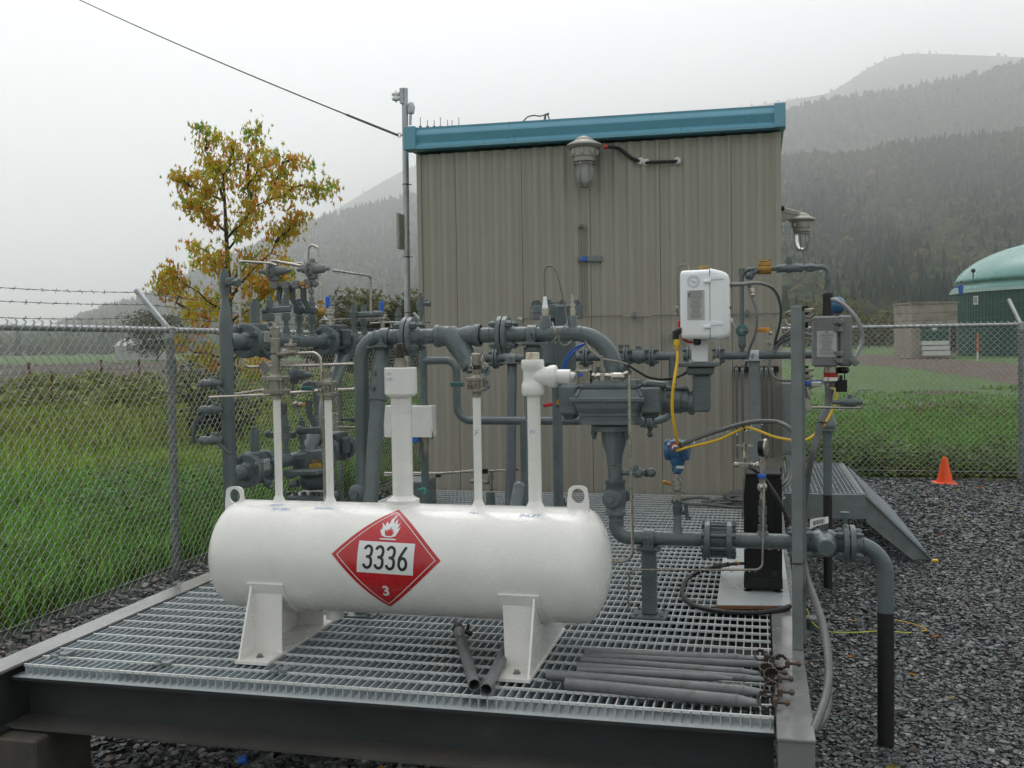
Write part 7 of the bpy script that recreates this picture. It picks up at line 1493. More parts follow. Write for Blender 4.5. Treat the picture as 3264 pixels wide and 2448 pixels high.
for i, (py, l0, l1, l2) in enumerate(((1222, (695, 1236), (712, 1250), (731, 1266)), (1306, (652, 1322), (622, 1345), (614, 1412)), (1403, (700, 1418), (722, 1436), (734, 1448)))):
    a_ = PY(722, py-3, YH); b_ = PY(640, py+2, YH-.10); d_ = (b_-a_).normalized(); Ld = (b_-a_).length; w = MB()
    w.lathe([(0, .022), (.018, .022), (.022, .014), (Ld*.30, .014), (Ld*.32, .021), (Ld*.62, .021), (Ld*.64, .017), (Ld*.80, .017), (Ld*.82, .020), (Ld*.95, .020), (Ld, .015)], a_, d_, 18); w.lathe([(0, .023), (.02, .023)], a_+d_*Ld*.45, d_, 6); w.lathe([(0, .014), (.012, .014)], b_, d_, 6)
    w.box(a_+d_*Ld*.42+ZA*.024, (.03, .02, .016), bev=.003); v_ = mk('drain_valve', w, M['pipe'], MF)
    w = MB(); yl = (a_+d_*Ld*.45).y-.03; w.tube([PY(l0[0], l0[1]-14, yl), PY(*l0, yl), PY(*l1, yl-.01), PY(*l2, yl-.01)], .006, n=8); w.bar(PY(*l0, yl), PY(*l1, yl-.01), .018, .004, (0, 1, 0)); w.bar(PY(*l1, yl-.01), PY(*l2, yl-.01), .018, .004, (0, 1, 0)); mk('lever', w, M['pipe_dark'], v_)
# the two runs going back
def run(nm, label, zc, pxs, lower):
    t_ = thing(nm, label, 'pipework', Vector((xh, 4.2, ZG)))
    def yof(px):  # Y where the plane X=xh meets this pixel column
        return PX(px, 1080 if not lower else 1470, xh).y
    def c(px, dz=0): return Vector((xh, yof(px), zc+dz))
    rr = .031
    w = MB(); w.cyl(Vector((xh, YH, zc)), c(776), rr, n=22); w.tube(spline([Vector((xh, YH, zc)), Vector((xh, YH+.1, zc))]), rr*1.15, n=22); mk('pipe', w, M['pipe'], t_)
    Rf = S(54, c(800)); f1 = flange(t_, c(786), YA, Rf, .016, ph=.5); f2 = flange(t_, c(842), YA, Rf, .016, ph=.5)
    w = MB(); m0, m1 = c(792), c(836); w.lathe([(0, Rf*.72), ((m1-m0).length*.5, Rf*.78), ((m1-m0).length, Rf*.72)], m0, YA, 28, smooth=True); m_ = (m0+m1)/2; w.box(m_+ZA*Rf*.72, (.075, .11, .05), bev=.006); w.cyl(m_+ZA*Rf*.7, m_+ZA*(Rf*.7+.125), .023, n=18); w.hex(m_+ZA*(Rf*.7+.125), m_+ZA*(Rf*.7+.14), .016); pv = mk('plug_valve', w, M['pipe'], t_)
    w = MB(); w.box(m_+Vector((Rf*.79, -.01, .02)), (.006, .055, .05)); mk('name_plate', w, M['label'], pv)
    for k in range(5):
        w = MB(); w.box(m_+Vector((Rf*.79+.004, -.01, .036-.009*k)), (.002, .045, .003)); mk('plate_line', w, M['ink'], pv)
    w = MB(); q = m_+Vector((Rf*.5, -.02, -Rf*.55)); w.cyl(q, q+Vector((.05, -.02, -.03)), .012, n=10); w.hex(q+Vector((.03, -.012, -.018)), q+Vector((.048, -.02, -.028)), .018); w.ball(q+Vector((.058, -.024, -.036)), .012, 8); mk('body_vent', w, M['pipe'], pv)
    w = MB(); w.cyl(c(850), c(1030), rr, n=22); mk('pipe', w, M['pipe'], t_)
    flange(t_, c(1036), YA, Rf, .016, ph=.5); flange(t_, c(1092), YA, Rf, .016, ph=.5)
    w = MB(); m0, m1 = c(1042), c(1086); w.lathe([(0, Rf*.70), ((m1-m0).length, Rf*.70)], m0, YA, 24); w.box((m0+m1)/2+ZA*Rf*.72, (.11, .16, .07), bev=.008); w.box((m0+m1)/2+Vector((.06, 0, .02)), (.05, .09, .09), bev=.01); mk('check_valve', w, M['pipe_dark'], t_)
    w = MB(); w.cyl(c(1100), c(1165), rr, n=20); mk('pipe', w, M['pipe'], t_)
    return t_, c, yof
zu1 = X(800, 1087, xh).z; zl1 = X(800, 1497, xh).z
RU, cu, yu = run('upper_inlet_run', 'upper flanged grey pipe run leading back from the tall header', zu1, None, False)
RL, cl_, yl_ = run('lower_inlet_run', 'lower flanged grey pipe run leading back from the tall header', zl1, None, True)
w = MB(); w.cyl(cu(1100, -.05), Vector((xh, cu(1010).y-.15, zl1)), .038, n=20); mk('slanted_pipe', w, M['pipe'], RU)
def riserv(par, base, top_py, px, plug=True, s=1.0, xoff=0):
    """vertical nipple with ball valve and plug on a run"""
    ztp = PY(px, top_py, base.y).z; H_ = ztp-base.z; w = MB()
    w.lathe([(.02, .026*s), (.032, .024*s), (.036, .018*s), (H_*.28, .018*s)], base, ZA, 16, smooth=False); w.cyl(base+ZA*.03, base+ZA*H_*.5, .012*s, n=12)
    w.lathe([(0, .022*s), (H_*.16, .022*s)], base+ZA*H_*.44, ZA, 14); w.lathe([(0, .026*s), (H_*.03, .026*s)], base+ZA*H_*.50, ZA, 8); w.lathe([(0, .019*s), (H_*.10, .019*s), (H_*.11, .023*s), (H_*.17, .023*s), (H_*.18, .016*s)], base+ZA*H_*.62, ZA, 14); w.lathe([(0, .018*s), (H_*.12, .018*s)], base+ZA*H_*.80, ZA, 12); w.lathe([(0, .012*s), (H_*.07, .012*s)], base+ZA*H_*.93, ZA, 6)
    v_ = mk('riser_valve', w, M['pipe'], par); return v_, base+ZA*H_*.52
tops = {}
for px, tp_, lev in ((862, 944, 'flat'), (913, 938, None), (955, 953, 'up'), (996, 950, 'up')):
    v_, c_ = riserv(RU, cu(px), tp_, px); tops[px] = c_
    if lev == 'flat': w = MB(); w.bar(PY(868, 988, c_.y-.04), PY(928, 984, c_.y-.04), .024, .030, (0, 0, 1), bev=.006); w.cyl(c_, c_+Vector((0, -.045, 0)), .02, n=12); w.ball(PY(842, 990, c_.y-.02), .017, 10); mk('lever', w, M['pipe'], v_)
for px, (a_, b_, c_) in ((955, ((893, 906), (888, 955), (908, 978))), (996, ((932, 912), (932, 955), (952, 988))), (1000, ((966, 917), (968, 960), (990, 990)))):
    y_ = cu(950).y-.05; w = MB(); pts = [PY(*a_, y_), PY(*b_, y_), PY(*c_, y_)]; w.bar(pts[0], pts[1], .030, .016, (0, 1, 0), bev=.004); w.bar(pts[1]-Vector((0, 0, -.006)), pts[2], .028, .012, (0, 1, 0), bev=.003); w.cyl(pts[2]-YA*.02, pts[2]+YA*.05, .018, n=12); w.box(pts[2], (.05, .03, .035), bev=.005); mk('bent_lever', w, M['pipe_dark'], RU)
for px, tp_ in ((1130, 966), (1162, 970), (1272, 980)): riserv(RU, Vector((xh, yu(px), zu1)), tp_, px)
w = MB(); w.bar(PY(1118, 1004, yu(1140)-.03), PY(1222, 1000, yu(1140)-.03), .030, .034, (0, 0, 1), bev=.008); w.cyl(PY(1124, 1006, yu(1140)), PY(1124, 1006, yu(1140)-.06), .022, n=12); mk('flat_lever', w, M['pipe'], RU)
for px, pt in ((1052, 944), (1218, 960)):
    y_ = yu(1060 if px < 1100 else 1190); w = MB(); w.bar(PY(px-7 if px < 1100 else px-4, pt+36, y_), PY(px-7 if px < 1100 else px-1, pt, y_), .022, .030, (0, 1, 0), bev=.006); bh = mk('blue_lever', w, M['blue_plastic'], RU)
    w = MB(); w.cyl(PY(px+2, pt+36, y_), PY(px+2, pt+85, y_), .012, n=10); w.hex(PY(px+2, pt+40, y_), PY(px+2, pt+50, y_), .026); w.hex(PY(px+2, pt+62, y_), PY(px+2, pt+70, y_), .022); w.ball(PY(px+2, pt+55, y_), .022, 10); w.bar(PY(px-25, pt+30, y_), PY(px+15, pt+36, y_), .02, .005); mk('gauge_valve', w, M['steel'], RU)
w = MB(); y_ = yu(1020); w.cyl(PY(1021, 1000, y_), PY(1021, 985, y_), .016, n=10); w.ball(PY(1021, 995, y_), .03, 10, (.9, .9, 1)); w.hex(PY(1021, 970, y_), PY(1021, 958, y_), .016); w.cyl(PY(1021, 1012, y_), PY(1021, 975, y_), .010, n=8); mk('brass_valve', w, M['brass'], RU)
for px, tp_ in ((912, 1325), (965, 1330), (1008, 1322)): riserv(RL, Vector((xh, yl_(px), zl1)), tp_, px)
y_ = yl_(950)-.04
w = MB(); w.bar(PY(854, 1385, y_), PY(942, 1386, y_), .026, .030, bev=.006); w.ball(PY(854, 1383, y_), .02, 10); mk('flat_lever', w, M['pipe_dark'], RL)
w = MB(); w.bar(PY(955, 1372, y_), PY(1024, 1372, y_), .026, .032, bev=.006); w.ball(PY(957, 1372, y_), .024, 10); mk('flat_lever', w, M['pipe_dark'], RL)
for a_, b_, c_ in (((905, 1285), (903, 1345), (920, 1368)), ((983, 1276), (985, 1320), (1002, 1350))): w = MB(); w.bar(PY(*a_, y_), PY(*b_, y_), .028, .014, (0, 1, 0)); w.bar(PY(*b_, y_), PY(*c_, y_), .028, .014, (0, 1, 0)); mk('bent_lever', w, M['pipe_dark'], RL)
w = MB(); y_ = yl_(1060); w.cyl(PY(1065, 1315, y_), PY(1068, 1370, y_), .010, n=8)
for py in (1318, 1332, 1345, 1358): w.hex(PY(1067, py, y_), PY(1067, py+7, y_), .019)
mk('test_fitting', w, M['steel'], RL)
w = MB(); w.bar(PY(1088, 1338, y_), PY(1122, 1336, y_), .020, .014, bev=.004); w.bar(PY(1120, 1338, y_), PY(1180, 1340, y_), .025, .028, bev=.006); mk('lever', w, M['pipe_dark'], RL)
w = MB(); y_ = yl_(950)-.03; w.cyl(PY(935, 1290, y_), PY(965, 1290, y_), .013, n=10); w.hex(PY(940, 1290, y_), PY(950, 1290, y_), .02); w.cyl(PY(948, 1290, y_), PY(948, 1320, y_), .011, n=8); mk('tee', w, M['steel_dull'], RL); w = MB(); w.bar(PY(964, 1290, y_), PY(986, 1288, y_), .02, .018, bev=.004); mk('orange_grip', w, M['orange'], RL)
# flow controller box on the lower run
FC = thing('slam_shut_valve', 'dark grey valve body with black and yellow label below the white risers', 'valve', PY(985, 1600, yl_(960)))
y_ = yl_(950)-.10
def fz(px, py): return PY(px, py, y_)
w = MB(); w.prism([fz(932, 1500), fz(936, 1452), fz(975, 1447), fz(978, 1440), fz(1020, 1438), fz(1026, 1455), fz(1028, 1500)], (0, .16, 0)); w.bar(fz(924, 1503), fz(1034, 1500), .17, .03, bev=.008); mk('body', w, M['pipe'], FC)
w = MB(); w.bar(fz(943, 1478), fz(970, 1477), .01, .04, bev=.003); w.bar(fz(943, 1466), fz(970, 1465), .012, .008); mk('window', w, M['pipe_dark'], FC)
yq_ = y_-.004
w = MB(); w.prism([PY(985, 1490, yq_), PY(1024, 1486, yq_), PY(1019, 1462, yq_), PY(1006, 1450, yq_), PY(986, 1464, yq_)], (0, .003, 0)); wl = mk('warning_label', w, M['ink'], FC)
w = MB(); w.prism([PY(987, 1494, yq_-.001), PY(1025, 1489, yq_-.001), PY(1023, 1475, yq_-.001), PY(986, 1480, yq_-.001)], (0, .002, 0)); mk('yellow_band', w, mat('label_yellow', (.55, .35, .03), .5), wl)
p0, p1 = PY(988, 1478, yq_), PY(1018, 1464, yq_); textlines(wl, p0.x, p1.x, p0.z, p1.z, yq_-.0012, 3, 'orange'); p0, p1 = PY(990, 1490, yq_), PY(1020, 1479, yq_); textlines(wl, p0.x, p1.x, p0.z, p1.z, yq_-.0024, 2, 'ink')
w = MB(); a_, b_ = fz(948, 1540), fz(1034, 1532); w.lathe([(-.004, .020), (0, .046), (.02, .050), (.03, .052), ((b_-a_).length, .050)], a_+YA*.08, (b_-a_), 28); w.lathe([(-.018, .020), (-.004, .022)], a_+YA*.08, (b_-a_), 6); mk('spring_case', w, M['pipe'], FC)
w = MB(); w.bar(fz(910, 1518), fz(940, 1514), .03, .03, bev=.006); w.cyl(fz(925, 1545), fz(950, 1540), .018, n=12); mk('side_port', w, M['pipe'], FC)
w = MB(); q = fz(975, 1590)+YA*.08; w.box(q, (.20, .20, .035), bev=.01); bs_ = mk('base_flange', w, M['pipe'], FC)
for px in (918, 942, 968, 995, 1012, 1030): w = MB(); q2 = fz(px, 1582); w.hex(q2, q2+ZA*.022, .013); mk('bolt', w, M['pipe_dark'], bs_)
w = MB(); w.cyl(fz(975, 1600)+YA*.08, Vector((fz(975, 1600).x, y_+.08, ZG)), .06, n=20); mk('pedestal', w, M['pipe'], FC)
# regulators on top
def regulator(cpx, cpy, y_, label, vert):
    c_ = PY(cpx, cpy, y_); k = S(1, c_); G_ = thing('pilot_regulator', label, 'regulator', c_-ZA*.1)
    w = MB()
    w.lathe([(-48*k, 5*k), (-40*k, 7*k), (-36*k, 11*k), (-12*k, 18*k), (-6*k, 19*k), (0, 19*k), (10*k, 16*k), (40*k, 13*k), (44*k, 10*k), (46*k, 5.5*k), (58*k, 5*k)], c_, (1, -.05, 0), 24, smooth=False); w.hex(c_+XA*50*k, c_+XA*58*k, 6.5*k); w.hex(c_-XA*52*k, c_-XA*44*k, 7*k); mk('bonnet', w, M['boxgrey'], G_)
    w = MB(); w.lathe([(-6*k, 28*k), (-1*k, 31*k), (1*k, 31*k), (6*k, 28*k)], c_-XA*4*k, (1, -.35, 0), 28); w.lathe([(6*k, 27*k), (14*k, 16*k)], c_-XA*4*k, (1, -.15, 0), 24)
    for j in range(10): a = j*.628; e = c_-XA*4*k+Vector((0, math.cos(a)*26*k, math.sin(a)*26*k)); w.hex(e-XA*8*k, e+XA*8*k, 2.6*k)
    mk('diaphragm_case', w, M['boxgrey'], G_)
    w = MB(); w.box(c_-ZA*24*k, (26*k, 26*k, 16*k), bev=3*k); w.cyl(c_-ZA*28*k, c_-ZA*42*k, 6*k, n=12); w.hex(c_-ZA*34*k, c_-ZA*40*k, 10*k); mk('valve_body', w, M['boxgrey'], G_); w = MB(); w.cyl(c_+ZA*20*k, c_+ZA*30*k, 7*k, n=12); w.hex(c_+ZA*26*k, c_+ZA*33*k, 9*k); mk('top_port', w, M['boxgrey'], G_)
    return G_, c_, k
yR = cu(930).y
G1, g1, k1 = regulator(874, 864, yR, 'left of two grey pilot regulators high on the manifold in front of the maple', 0)
G2, g2, k2 = regulator(996, 858, yR, 'right of two grey pilot regulators with a tall steel loop above it', 1)
w = MB()
for a_, b_, r_ in (((862, 912), (1010, 904), .008),): w.tube([PY(*a_, yR), PY(*b_, yR)], r_, n=10)
for px, py in ((875, 910), (912, 909), (945, 907), (982, 903)): w.box(PY(px, py, yR), (.04, .035, .04), bev=.005)
w.cyl(PY(913, 912, yR), PY(913, 940, yR), .010, n=10); w.hex(PY(913, 920, yR), PY(913, 930, yR), .017); w.cyl(PY(992, 905, yR), PY(994, 965, yR), .006, n=8); w.ball(PY(992, 930, yR), .016, 10); w.hex(PY(993, 946, yR), PY(993, 954, yR), .014); w.ball(PY(1004, 905, yR), .018, 10); mk('pilot_manifold', w, M['boxgrey'], G2)
w = MB(); w.bar(PY(955, 906, yR-.02), PY(972, 903, yR-.02), .02, .022, bev=.004); w.bar(PY(974, 912, yR-.02), PY(984, 917, yR-.02), .02, .018, bev=.004); mk('brass_fitting', w, M['brass'], G2)
def tubing(pts, label, r=.0065, f=.03, m_='steel'):
    w = MB(); w.tube(fillet(pts, f, 5), r, n=10); o_ = mk('impulse_tube', w, M[m_], None, label, 'tube', group=None)
    return o_
yR2 = yR-.03
tubing([PY(880, 846, yR2), PY(866, 840, yR2), PY(766, 833, yR-.25), PY(762, 840, yR-.25), PY(770, 1150, yR-.25), PY(784, 1171, yR-.25), PY(865, 1169, yR-.2), PY(1128, 1160, yR-.1)], 'steel tube from the left regulator looping down beside the header and back right', .0068, .035)
tubing([PY(980, 846, yR), PY(984, 776, yR), PY(1016, 790, yR), PY(1021, 955, yR)], 'tall steel tube loop standing above the right regulator', .0062, .02)
tubing([PY(1058, 861, yR), PY(1182, 880, yR+.35), PY(1182, 1000, yR+.35)], 'steel tube running right from the regulator then straight down by the blue lever', .0062, .02)
tubing([PY(866, 832, yR+.02), PY(884, 834, yR+.02), PY(960, 848, yR+.03), PY(968, 842, yR+.03)], 'short steel tube joining the tops of the two regulators', .0075, .01)
tubing([PY(884, 834, yR+.06), PY(930, 841, yR+.06), PY(970, 838, yR+.06)], 'second short steel tube behind the regulators', .0065, .01)
tubing([PY(666, 1267, YH-.18), PY(840, 1259, YH-.12), PY(1020, 1245, YH+.1), PY(1131, 1240, YH+.1)], 'long level steel tube crossing behind the ball valves at mid height', .0064, .02)
tubing([PY(748, 1256, YH+.05), PY(850, 1240, YH+.15)], 'short rising steel tube beside the header pipe at mid height', .0064, .02)
tubing([PY(945, 1126, TY), PY(1000, 1124, TY), PY(1022, 1136, TY), PY(1028, 1300, TY), PY(1036, 1598, TY+.02)], 'steel tube from the tank side valve dropping beside the second riser', .0058, .03)
tubing([PY(1021, 1022, yu(1060)), PY(1232, 1015, yu(1240)), PY(1245, 1022, yu(1250)), PY(1247, 1045, yu(1250))], 'steel tube running level to the right below the blue levers', .0075, .05)
tubing([PY(1180, 1030, yu(1200)), PY(1290, 1026, yu(1250)), PY(1372, 1026, yu(1300)), PY(1376, 1036, yu(1300))], 'short steel tube ending near the first big flange', .0065, .04)
tubing([PY(1078, 1362, yl_(1070)), PY(1200, 1364, yl_(1090))], 'thin dark tube behind the thick vertical pipe low down', .0065, .02, 'steel_dull')
w = MB(); q = PY(972, 1190, cl_(920).y); k = S(1, q); w.lathe([(-26*k, 12*k), (-22*k, 28*k), (-10*k, 30*k), (-6*k, 18*k), (26*k, 16*k), (30*k, 10*k), (46*k, 6*k)], PY(952, 1195, cl_(920).y), (1, -.05, 0), 26); w.cyl(PY(935, 1200, cl_(920).y), PY(932, 1270, cl_(920).y), 5*k, n=8); mk('pilot_regulator', w, M['pipe'], None, 'dark regulator behind the tall ball valve at mid height', 'regulator')
w = MB(); w.lathe([(0, 6*k), (4*k, 12*k), (20*k, 16*k), (60*k, 14*k)], PY(966, 1228, cl_(940).y), (1, 0, 0), 22); w.cyl(PY(1008, 1240, cl_(940).y), PY(1010, 1290, cl_(940).y), 14*k, 8*k, n=14); w.cyl(PY(1009, 1280, cl_(940).y), PY(1009, 1325, cl_(940).y), 7*k, n=12); mk('pilot_regulator', w, M['pipe'], None, 'dark lower regulator behind the second ball valve', 'regulator')
# tag hung near the header
w = MB(); c_ = PY(844, 1172, YH-.06); u_ = Vector((.7, 0, .72)); v_ = Vector((-.7, 0, .72)); pts = [c_+u_*.026, c_+v_*.036, c_-u_*.026, c_-v_*.036]; w.prism(pts, (0, .002, 0)); tg2 = mk('valve_tag', w, M['label'], None, 'tilted metal tag with dark lines behind the tall ball valve', 'tag')
w = MB()
for k in range(6): e = c_+v_*(.024-.009*k); w.bar(e-u_*.018-YA*.002, e+u_*.018-YA*.002, .002, .0045, (0, 1, 0))
tl = mk('tag_line', w, M['ink'], tg2); pass
# inlet valve at foot of the main vertical pipe
w = MB(); q = Vector((xv, YM, A(1155, 1560).z)); k = S(1, q); w.lathe([(18*k, 24*k), (16*k, 28*k), (-4*k, 28*k), (-10*k, 24*k), (-50*k, 26*k)], q, ZA, 26); w.lathe([(0, 30*k), (16*k, 30*k), (22*k, 22*k), (24*k, 12*k), (32*k, 12*k)], q+Vector((-.01, -.03, -.012)), (-.15, -1, 0), 26); w.cyl(q-ZA*.05, Vector((xv, YM, ZG)), 24*k, n=20); mk('plug_valve', w, M['pipe'], GR)
w = MB(); w.bb(PY(1232, 1, 6.9).x, PY(1335, 1, 6.9).x, 6.8, 7.1, ZG, PY(1280, 1528, 6.9).z, bev=.01); mk('low_cabinet', w, M['pipe'], None, 'low grey metal box on the deck behind the wide riser', 'box')
w = MB(); w.tube(spline([PY(1335, 1562, 6.2), PY(1350, 1557, 6.2), PY(1356, 1562, 6.2), PY(1353, 1575, 6.2)]), .008, n=6); mk('teal_cord', w, mat('cord_teal', (.04, .35, .28), .6), None, 'short teal cord end by the wide riser base', 'cord')
yp_ = PZ(2543, 2068, .498).y+.05
# ---- rain drops hanging under tubes and pipes
def drops(name, lines, r=.0032, dens=26):
    mb = MB()
    for a, b, off in lines:
        a = Vector(a); b = Vector(b); n = int((b-a).length*dens)
        for _ in range(n):
            q = a+(b-a)*random.random()-ZA*(off+r*.7); s = r*random.uniform(.6, 1.25); mb.ball(q, s, 6, (1, 1, 1.35))
    mk(name, mb, M['water'], kind='stuff')
M['water'] = glass('water_drop', (1, 1, 1), .02, .9)
drops('rain_drops', [(U(1200), U(1290), r1), (U(1330), U(1390), r1), (U(1640), U(1860), r1), (Lw(2000), Lw(2240), r2), (Lw(2350), Lw(2520), r2), (Lw(2730), Lw(2780), r2),
    (PY(766, 833, yR-.25), PY(866, 840, yR-.05), .006), (PY(1058, 861, yR), PY(1182, 880, yR+.35), .006), (PY(884, 834, yR+.02), PY(965, 846, yR+.03), .006),
    (PY(1021, 1022, yu(1060)), PY(1232, 1015, yu(1240)), .007), (PY(666, 1267, YH-.18), PY(840, 1259, YH-.12), .006), (PY(2006, 1816, YM-.09), PY(2425, 1816, YM-.09), .004),
    (K(2380, 855), K(2640, 857), .016), (A(2200, 1406, YM-.07), A(2364, 1353), .010), (A(2364, 1353), A(2440, 1343), .010), (A(2480, 1346, YM-.05), A(2510, 1360, YM-.1), .010), (A(2300, 1398, YM-.05), A(2384, 1364), .006), (A(2384, 1364), A(2530, 1404, YM-.1), .006),
    (Kq(2300), Kq(2560), .026), (PY(2595, 1300, yp_), PY(2740, 1300, yp_), .005), (cu(900), cu(1000), .031)], .0036, 30)
# ================================================================ RIGHT SIDE: post, grey box, black unit, tubes
PO = thing('steel_post', 'galvanised strut post standing on the wet side beam of the skid', 'post', PZ(2543, 2068, .498))
pb = PZ(2543, 2068, .498); yp = pb.y; xp = pb.x; ztp = PY(2543, 975, yp).z; hw_ = S(16.5, pb)
w = MB(); w.bb(xp-hw_, xp+hw_, yp-hw_, yp+hw_*.9, .498, ztp, bev=.003); mk('post', w, M['galv_dull'], PO)
w = MB(); w.bb(xp+hw_, xp+hw_+.012, yp+.01, yp+.05, .52, ztp-.02); mk('back_strut', w, M['galv_dull'], PO)
w = MB(); w.bb(xp+hw_+.001, xp+hw_+.026, yp+.052, yp+.09, PY(2575, 1045, yp+.06).z, PY(2575, 976, yp+.06).z); w.bb(xp+hw_+.001, xp+hw_+.026, yp+.052, yp+.09, PY(2575, 1245, yp+.06).z, PY(2575, 1166, yp+.06).z); mk('slot', w, M['black'], PO)
for py in (990, 1010, 1022, 1180, 1200, 1215, 1235): w = MB(); q = PY(2572+(py % 7), py, yp+.06); w.box(q, (.026, .024, .016), bev=.003); w.cyl(q, q+Vector((.02, 0, .004)), .006, n=8); mk('spring_nut', w, M['steel_dull'], PO)
w = MB(); w.torus((xp, yp, PY(2543, 1793, yp).z), ZA, hw_*1.25, .003, 24, 5); mk('tie_band', w, M['black_rubber'], PO)
w = MB(); q = PY(2585, 1222, yp+.05); w.bar(q-XA*.02, q+XA*.04, .02, .018, bev=.003); mk('blue_fitting', w, M['blue_plastic'], PO)
w = MB(); w.box(PY(2600, 1225, yp+.05), (.04, .03, .02), bev=.003); w.cyl(PY(2577, 1235, yp+.06), PY(2574, 1300, yp+.06), .010, n=8); w.box(PY(2575, 1290, yp+.06), (.03, .03, .05), bev=.003); w.hex(PY(2577, 1250, yp+.06), PY(2577, 1262, yp+.06), .014); w.bar(PY(2572, 1238, yp+.05), PY(2584, 1268, yp+.05), .012, .006); mk('air_fitting', w, M['steel'], PO)
tubing([PY(2574, 1298, yp+.05), PY(2744, 1300, yp+.05), PY(2752, 1290, yp+.05), PY(2750, 1278, yp+.05)], 'steel tube from the post passing under the small lever valve', .0052, .02)
w = MB(); yq = yp+.05; w.cyl(PY(2652, 1282, yq), PY(2745, 1282, yq), .009, n=10); w.lathe([(0, .014), (.02, .016), (.04, .016), (.05, .012)], PY(2688, 1282, yq), XA, 14); w.hex(PY(2678, 1282, yq), PY(2688, 1282, yq), .014); w.hex(PY(2735, 1283, yq), PY(2750, 1283, yq), .012); w.cyl(PY(2710, 1280, yq), PY(2710, 1258, yq), .009, n=8); sv_ = mk('lever_valve', w, M['pipe'], None, 'small grey lever valve sticking out right of the grey box stem', 'valve')
w = MB(); w.tube([PY(2722, 1268, yq), PY(2730, 1255, yq), PY(2738, 1243, yq)], .003, n=6); w.bar(PY(2736, 1243, yq), PY(2783, 1243, yq), .010, .004, bev=.001); lv = mk('lever', w, M['galv_dull'], sv_); pass
# grey box
YG = yp+.12
def G(px, py, y=None): return PY(px, py, YG if y is None else y)
GX = thing('explosionproof_box', 'grey cast junction box with white data plate beside the steel post', 'box', G(2655, 1185))
w = MB(); a_, b_ = G(2593, 1170), G(2672, 1006); w.bb(a_.x, b_.x, YG, YG+.13, a_.z, b_.z, bev=.007); gb = mk('door', w, M['boxgrey'], GX)
w = MB(); a2, b2 = G(2672, 1168), G(2718, 1003); w.bb(b_.x+.002, b2.x, YG+.012, YG+.14, a2.z, b2.z, bev=.008); mk('body', w, M['boxgrey'], GX)
w = MB(); p0, p1 = G(2604, 1138, YG-.001), G(2666, 1054, YG-.001); w.bb(p0.x, p1.x, YG-.0018, YG+.002, p0.z, p1.z); pl2 = mk('data_plate', w, M['label'], gb)
textlines(pl2, p0.x+.005, p1.x-.005, p0.z+.005, p1.z-.016, YG-.0022, 15)
w = MB()
for P in textmesh('CAUTION', .011, .9, 0): w.add([Vector(((p0.x+p1.x)/2+p[0], YG-.0022, p1.z-.014+p[1])) for p in P], [tuple(range(len(P)))])
w.torus(Vector(((p0.x+p1.x)/2, YG-.002, p1.z-.005)), YA, .0035, .001, 14, 4); mk('heading', w, M['ink'], pl2)
for py in (1025, 1050, 1127, 1150):
    w = MB(); w.box(G(2676, py, YG-.004), (.026, .016, .018), bev=.003); w.cyl(G(2676, py-7, YG-.01), G(2676, py+7, YG-.01), .005, n=8); w.box(G(2664, py+(4 if py < 1100 else -4), YG-.003), (.014, .010, .010), bev=.002); mk('hinge', w, M['boxgrey'], GX)
w = MB(); w.bar(G(2715, 1160), G(2733, 1145), .03, .03, bev=.005); mk('side_lug', w, M['boxgrey'], GX)
w = MB(); w.lathe([(0, .026), (.018, .026)], G(2648, 1172, YG+.06), -ZA, 16); w.lathe([(.036, .030), (.05, .034), (.062, .026), (.075, .022)], G(2648, 1172, YG+.06), -ZA, 12); w.box(G(2630, 1216, YG+.06), (.09, .03, .014), bev=.003); mk('conduit_hub', w, M['steel'], GX)
w = MB(); w.lathe([(.018, .027), (.036, .027)], G(2648, 1172, YG+.06), -ZA, 18); mk('red_ring', w, M['red'], GX)
w = MB(); w.lathe([(0, .022), (.014, .026), (.024, .018)], G(2686, 1170, YG+.06), -ZA, 14); w.box(G(2682, 1230, YG+.05), (.040, .03, .046), bev=.002); w.bar(G(2680, 1212, YG+.05), G(2680, 1196, YG+.05), .012, .003, (0, 1, 0)); w.bar(G(2692, 1215, YG+.05), G(2692, 1188, YG+.05), .004, .004, (0, 1, 0)); mk('padlock', w, M['black'], GX)
w = MB(); w.lathe([(0, .036), (.03, .034), (.045, .016)], G(2660, 974, YG+.5), (1, -.5, -.1), 16, smooth=True); mk('blue_instrument', w, M['blue_paint'], None, 'blue instrument head peeking out behind the black sleeve', 'transmitter')
cable('flexible_conduit', [G(2652, 955, YG+.4), G(2675, 962, YG+.35), G(2705, 985, YG+.3), G(2730, 1015, YG+.25), G(2744, 1050, YG+.22), G(2747, 1085, YG+.2), G(2738, 1115, YG+.16), G(2722, 1142, YG+.1)], .0085, 'conduit', 'grey conduit bowing out to the right around the grey box')
cable('flexible_conduit', [G(2648, 1240, YG+.06), G(2640, 1280, YG+.06), G(2628, 1310, YG+.04), G(2616, 1350, YG), G(2606, 1390, YG-.02), G(2592, 1440, YG-.05), G(2578, 1500, YG-.04), G(2570, 1560, YG-.03), G(2563, 1640, YG-.02), G(2560, 1720, YG-.02), G(2562, 1790, YG-.03), G(2575, 1850, YG-.08), G(2600, 1920, YG-.25), G(2625, 2000, YG-.5), G(2638, 2080, YG-.62), G(2642, 2150, YG-.70), G(2632, 2220, YG-.78), G(2608, 2290, YG-.86), G(2590, 2330, YG-.90)], .0135, 'conduit', 'thick grey ribbed conduit hanging from the grey box down beside the skid', 'conduit', ribs=.0055)
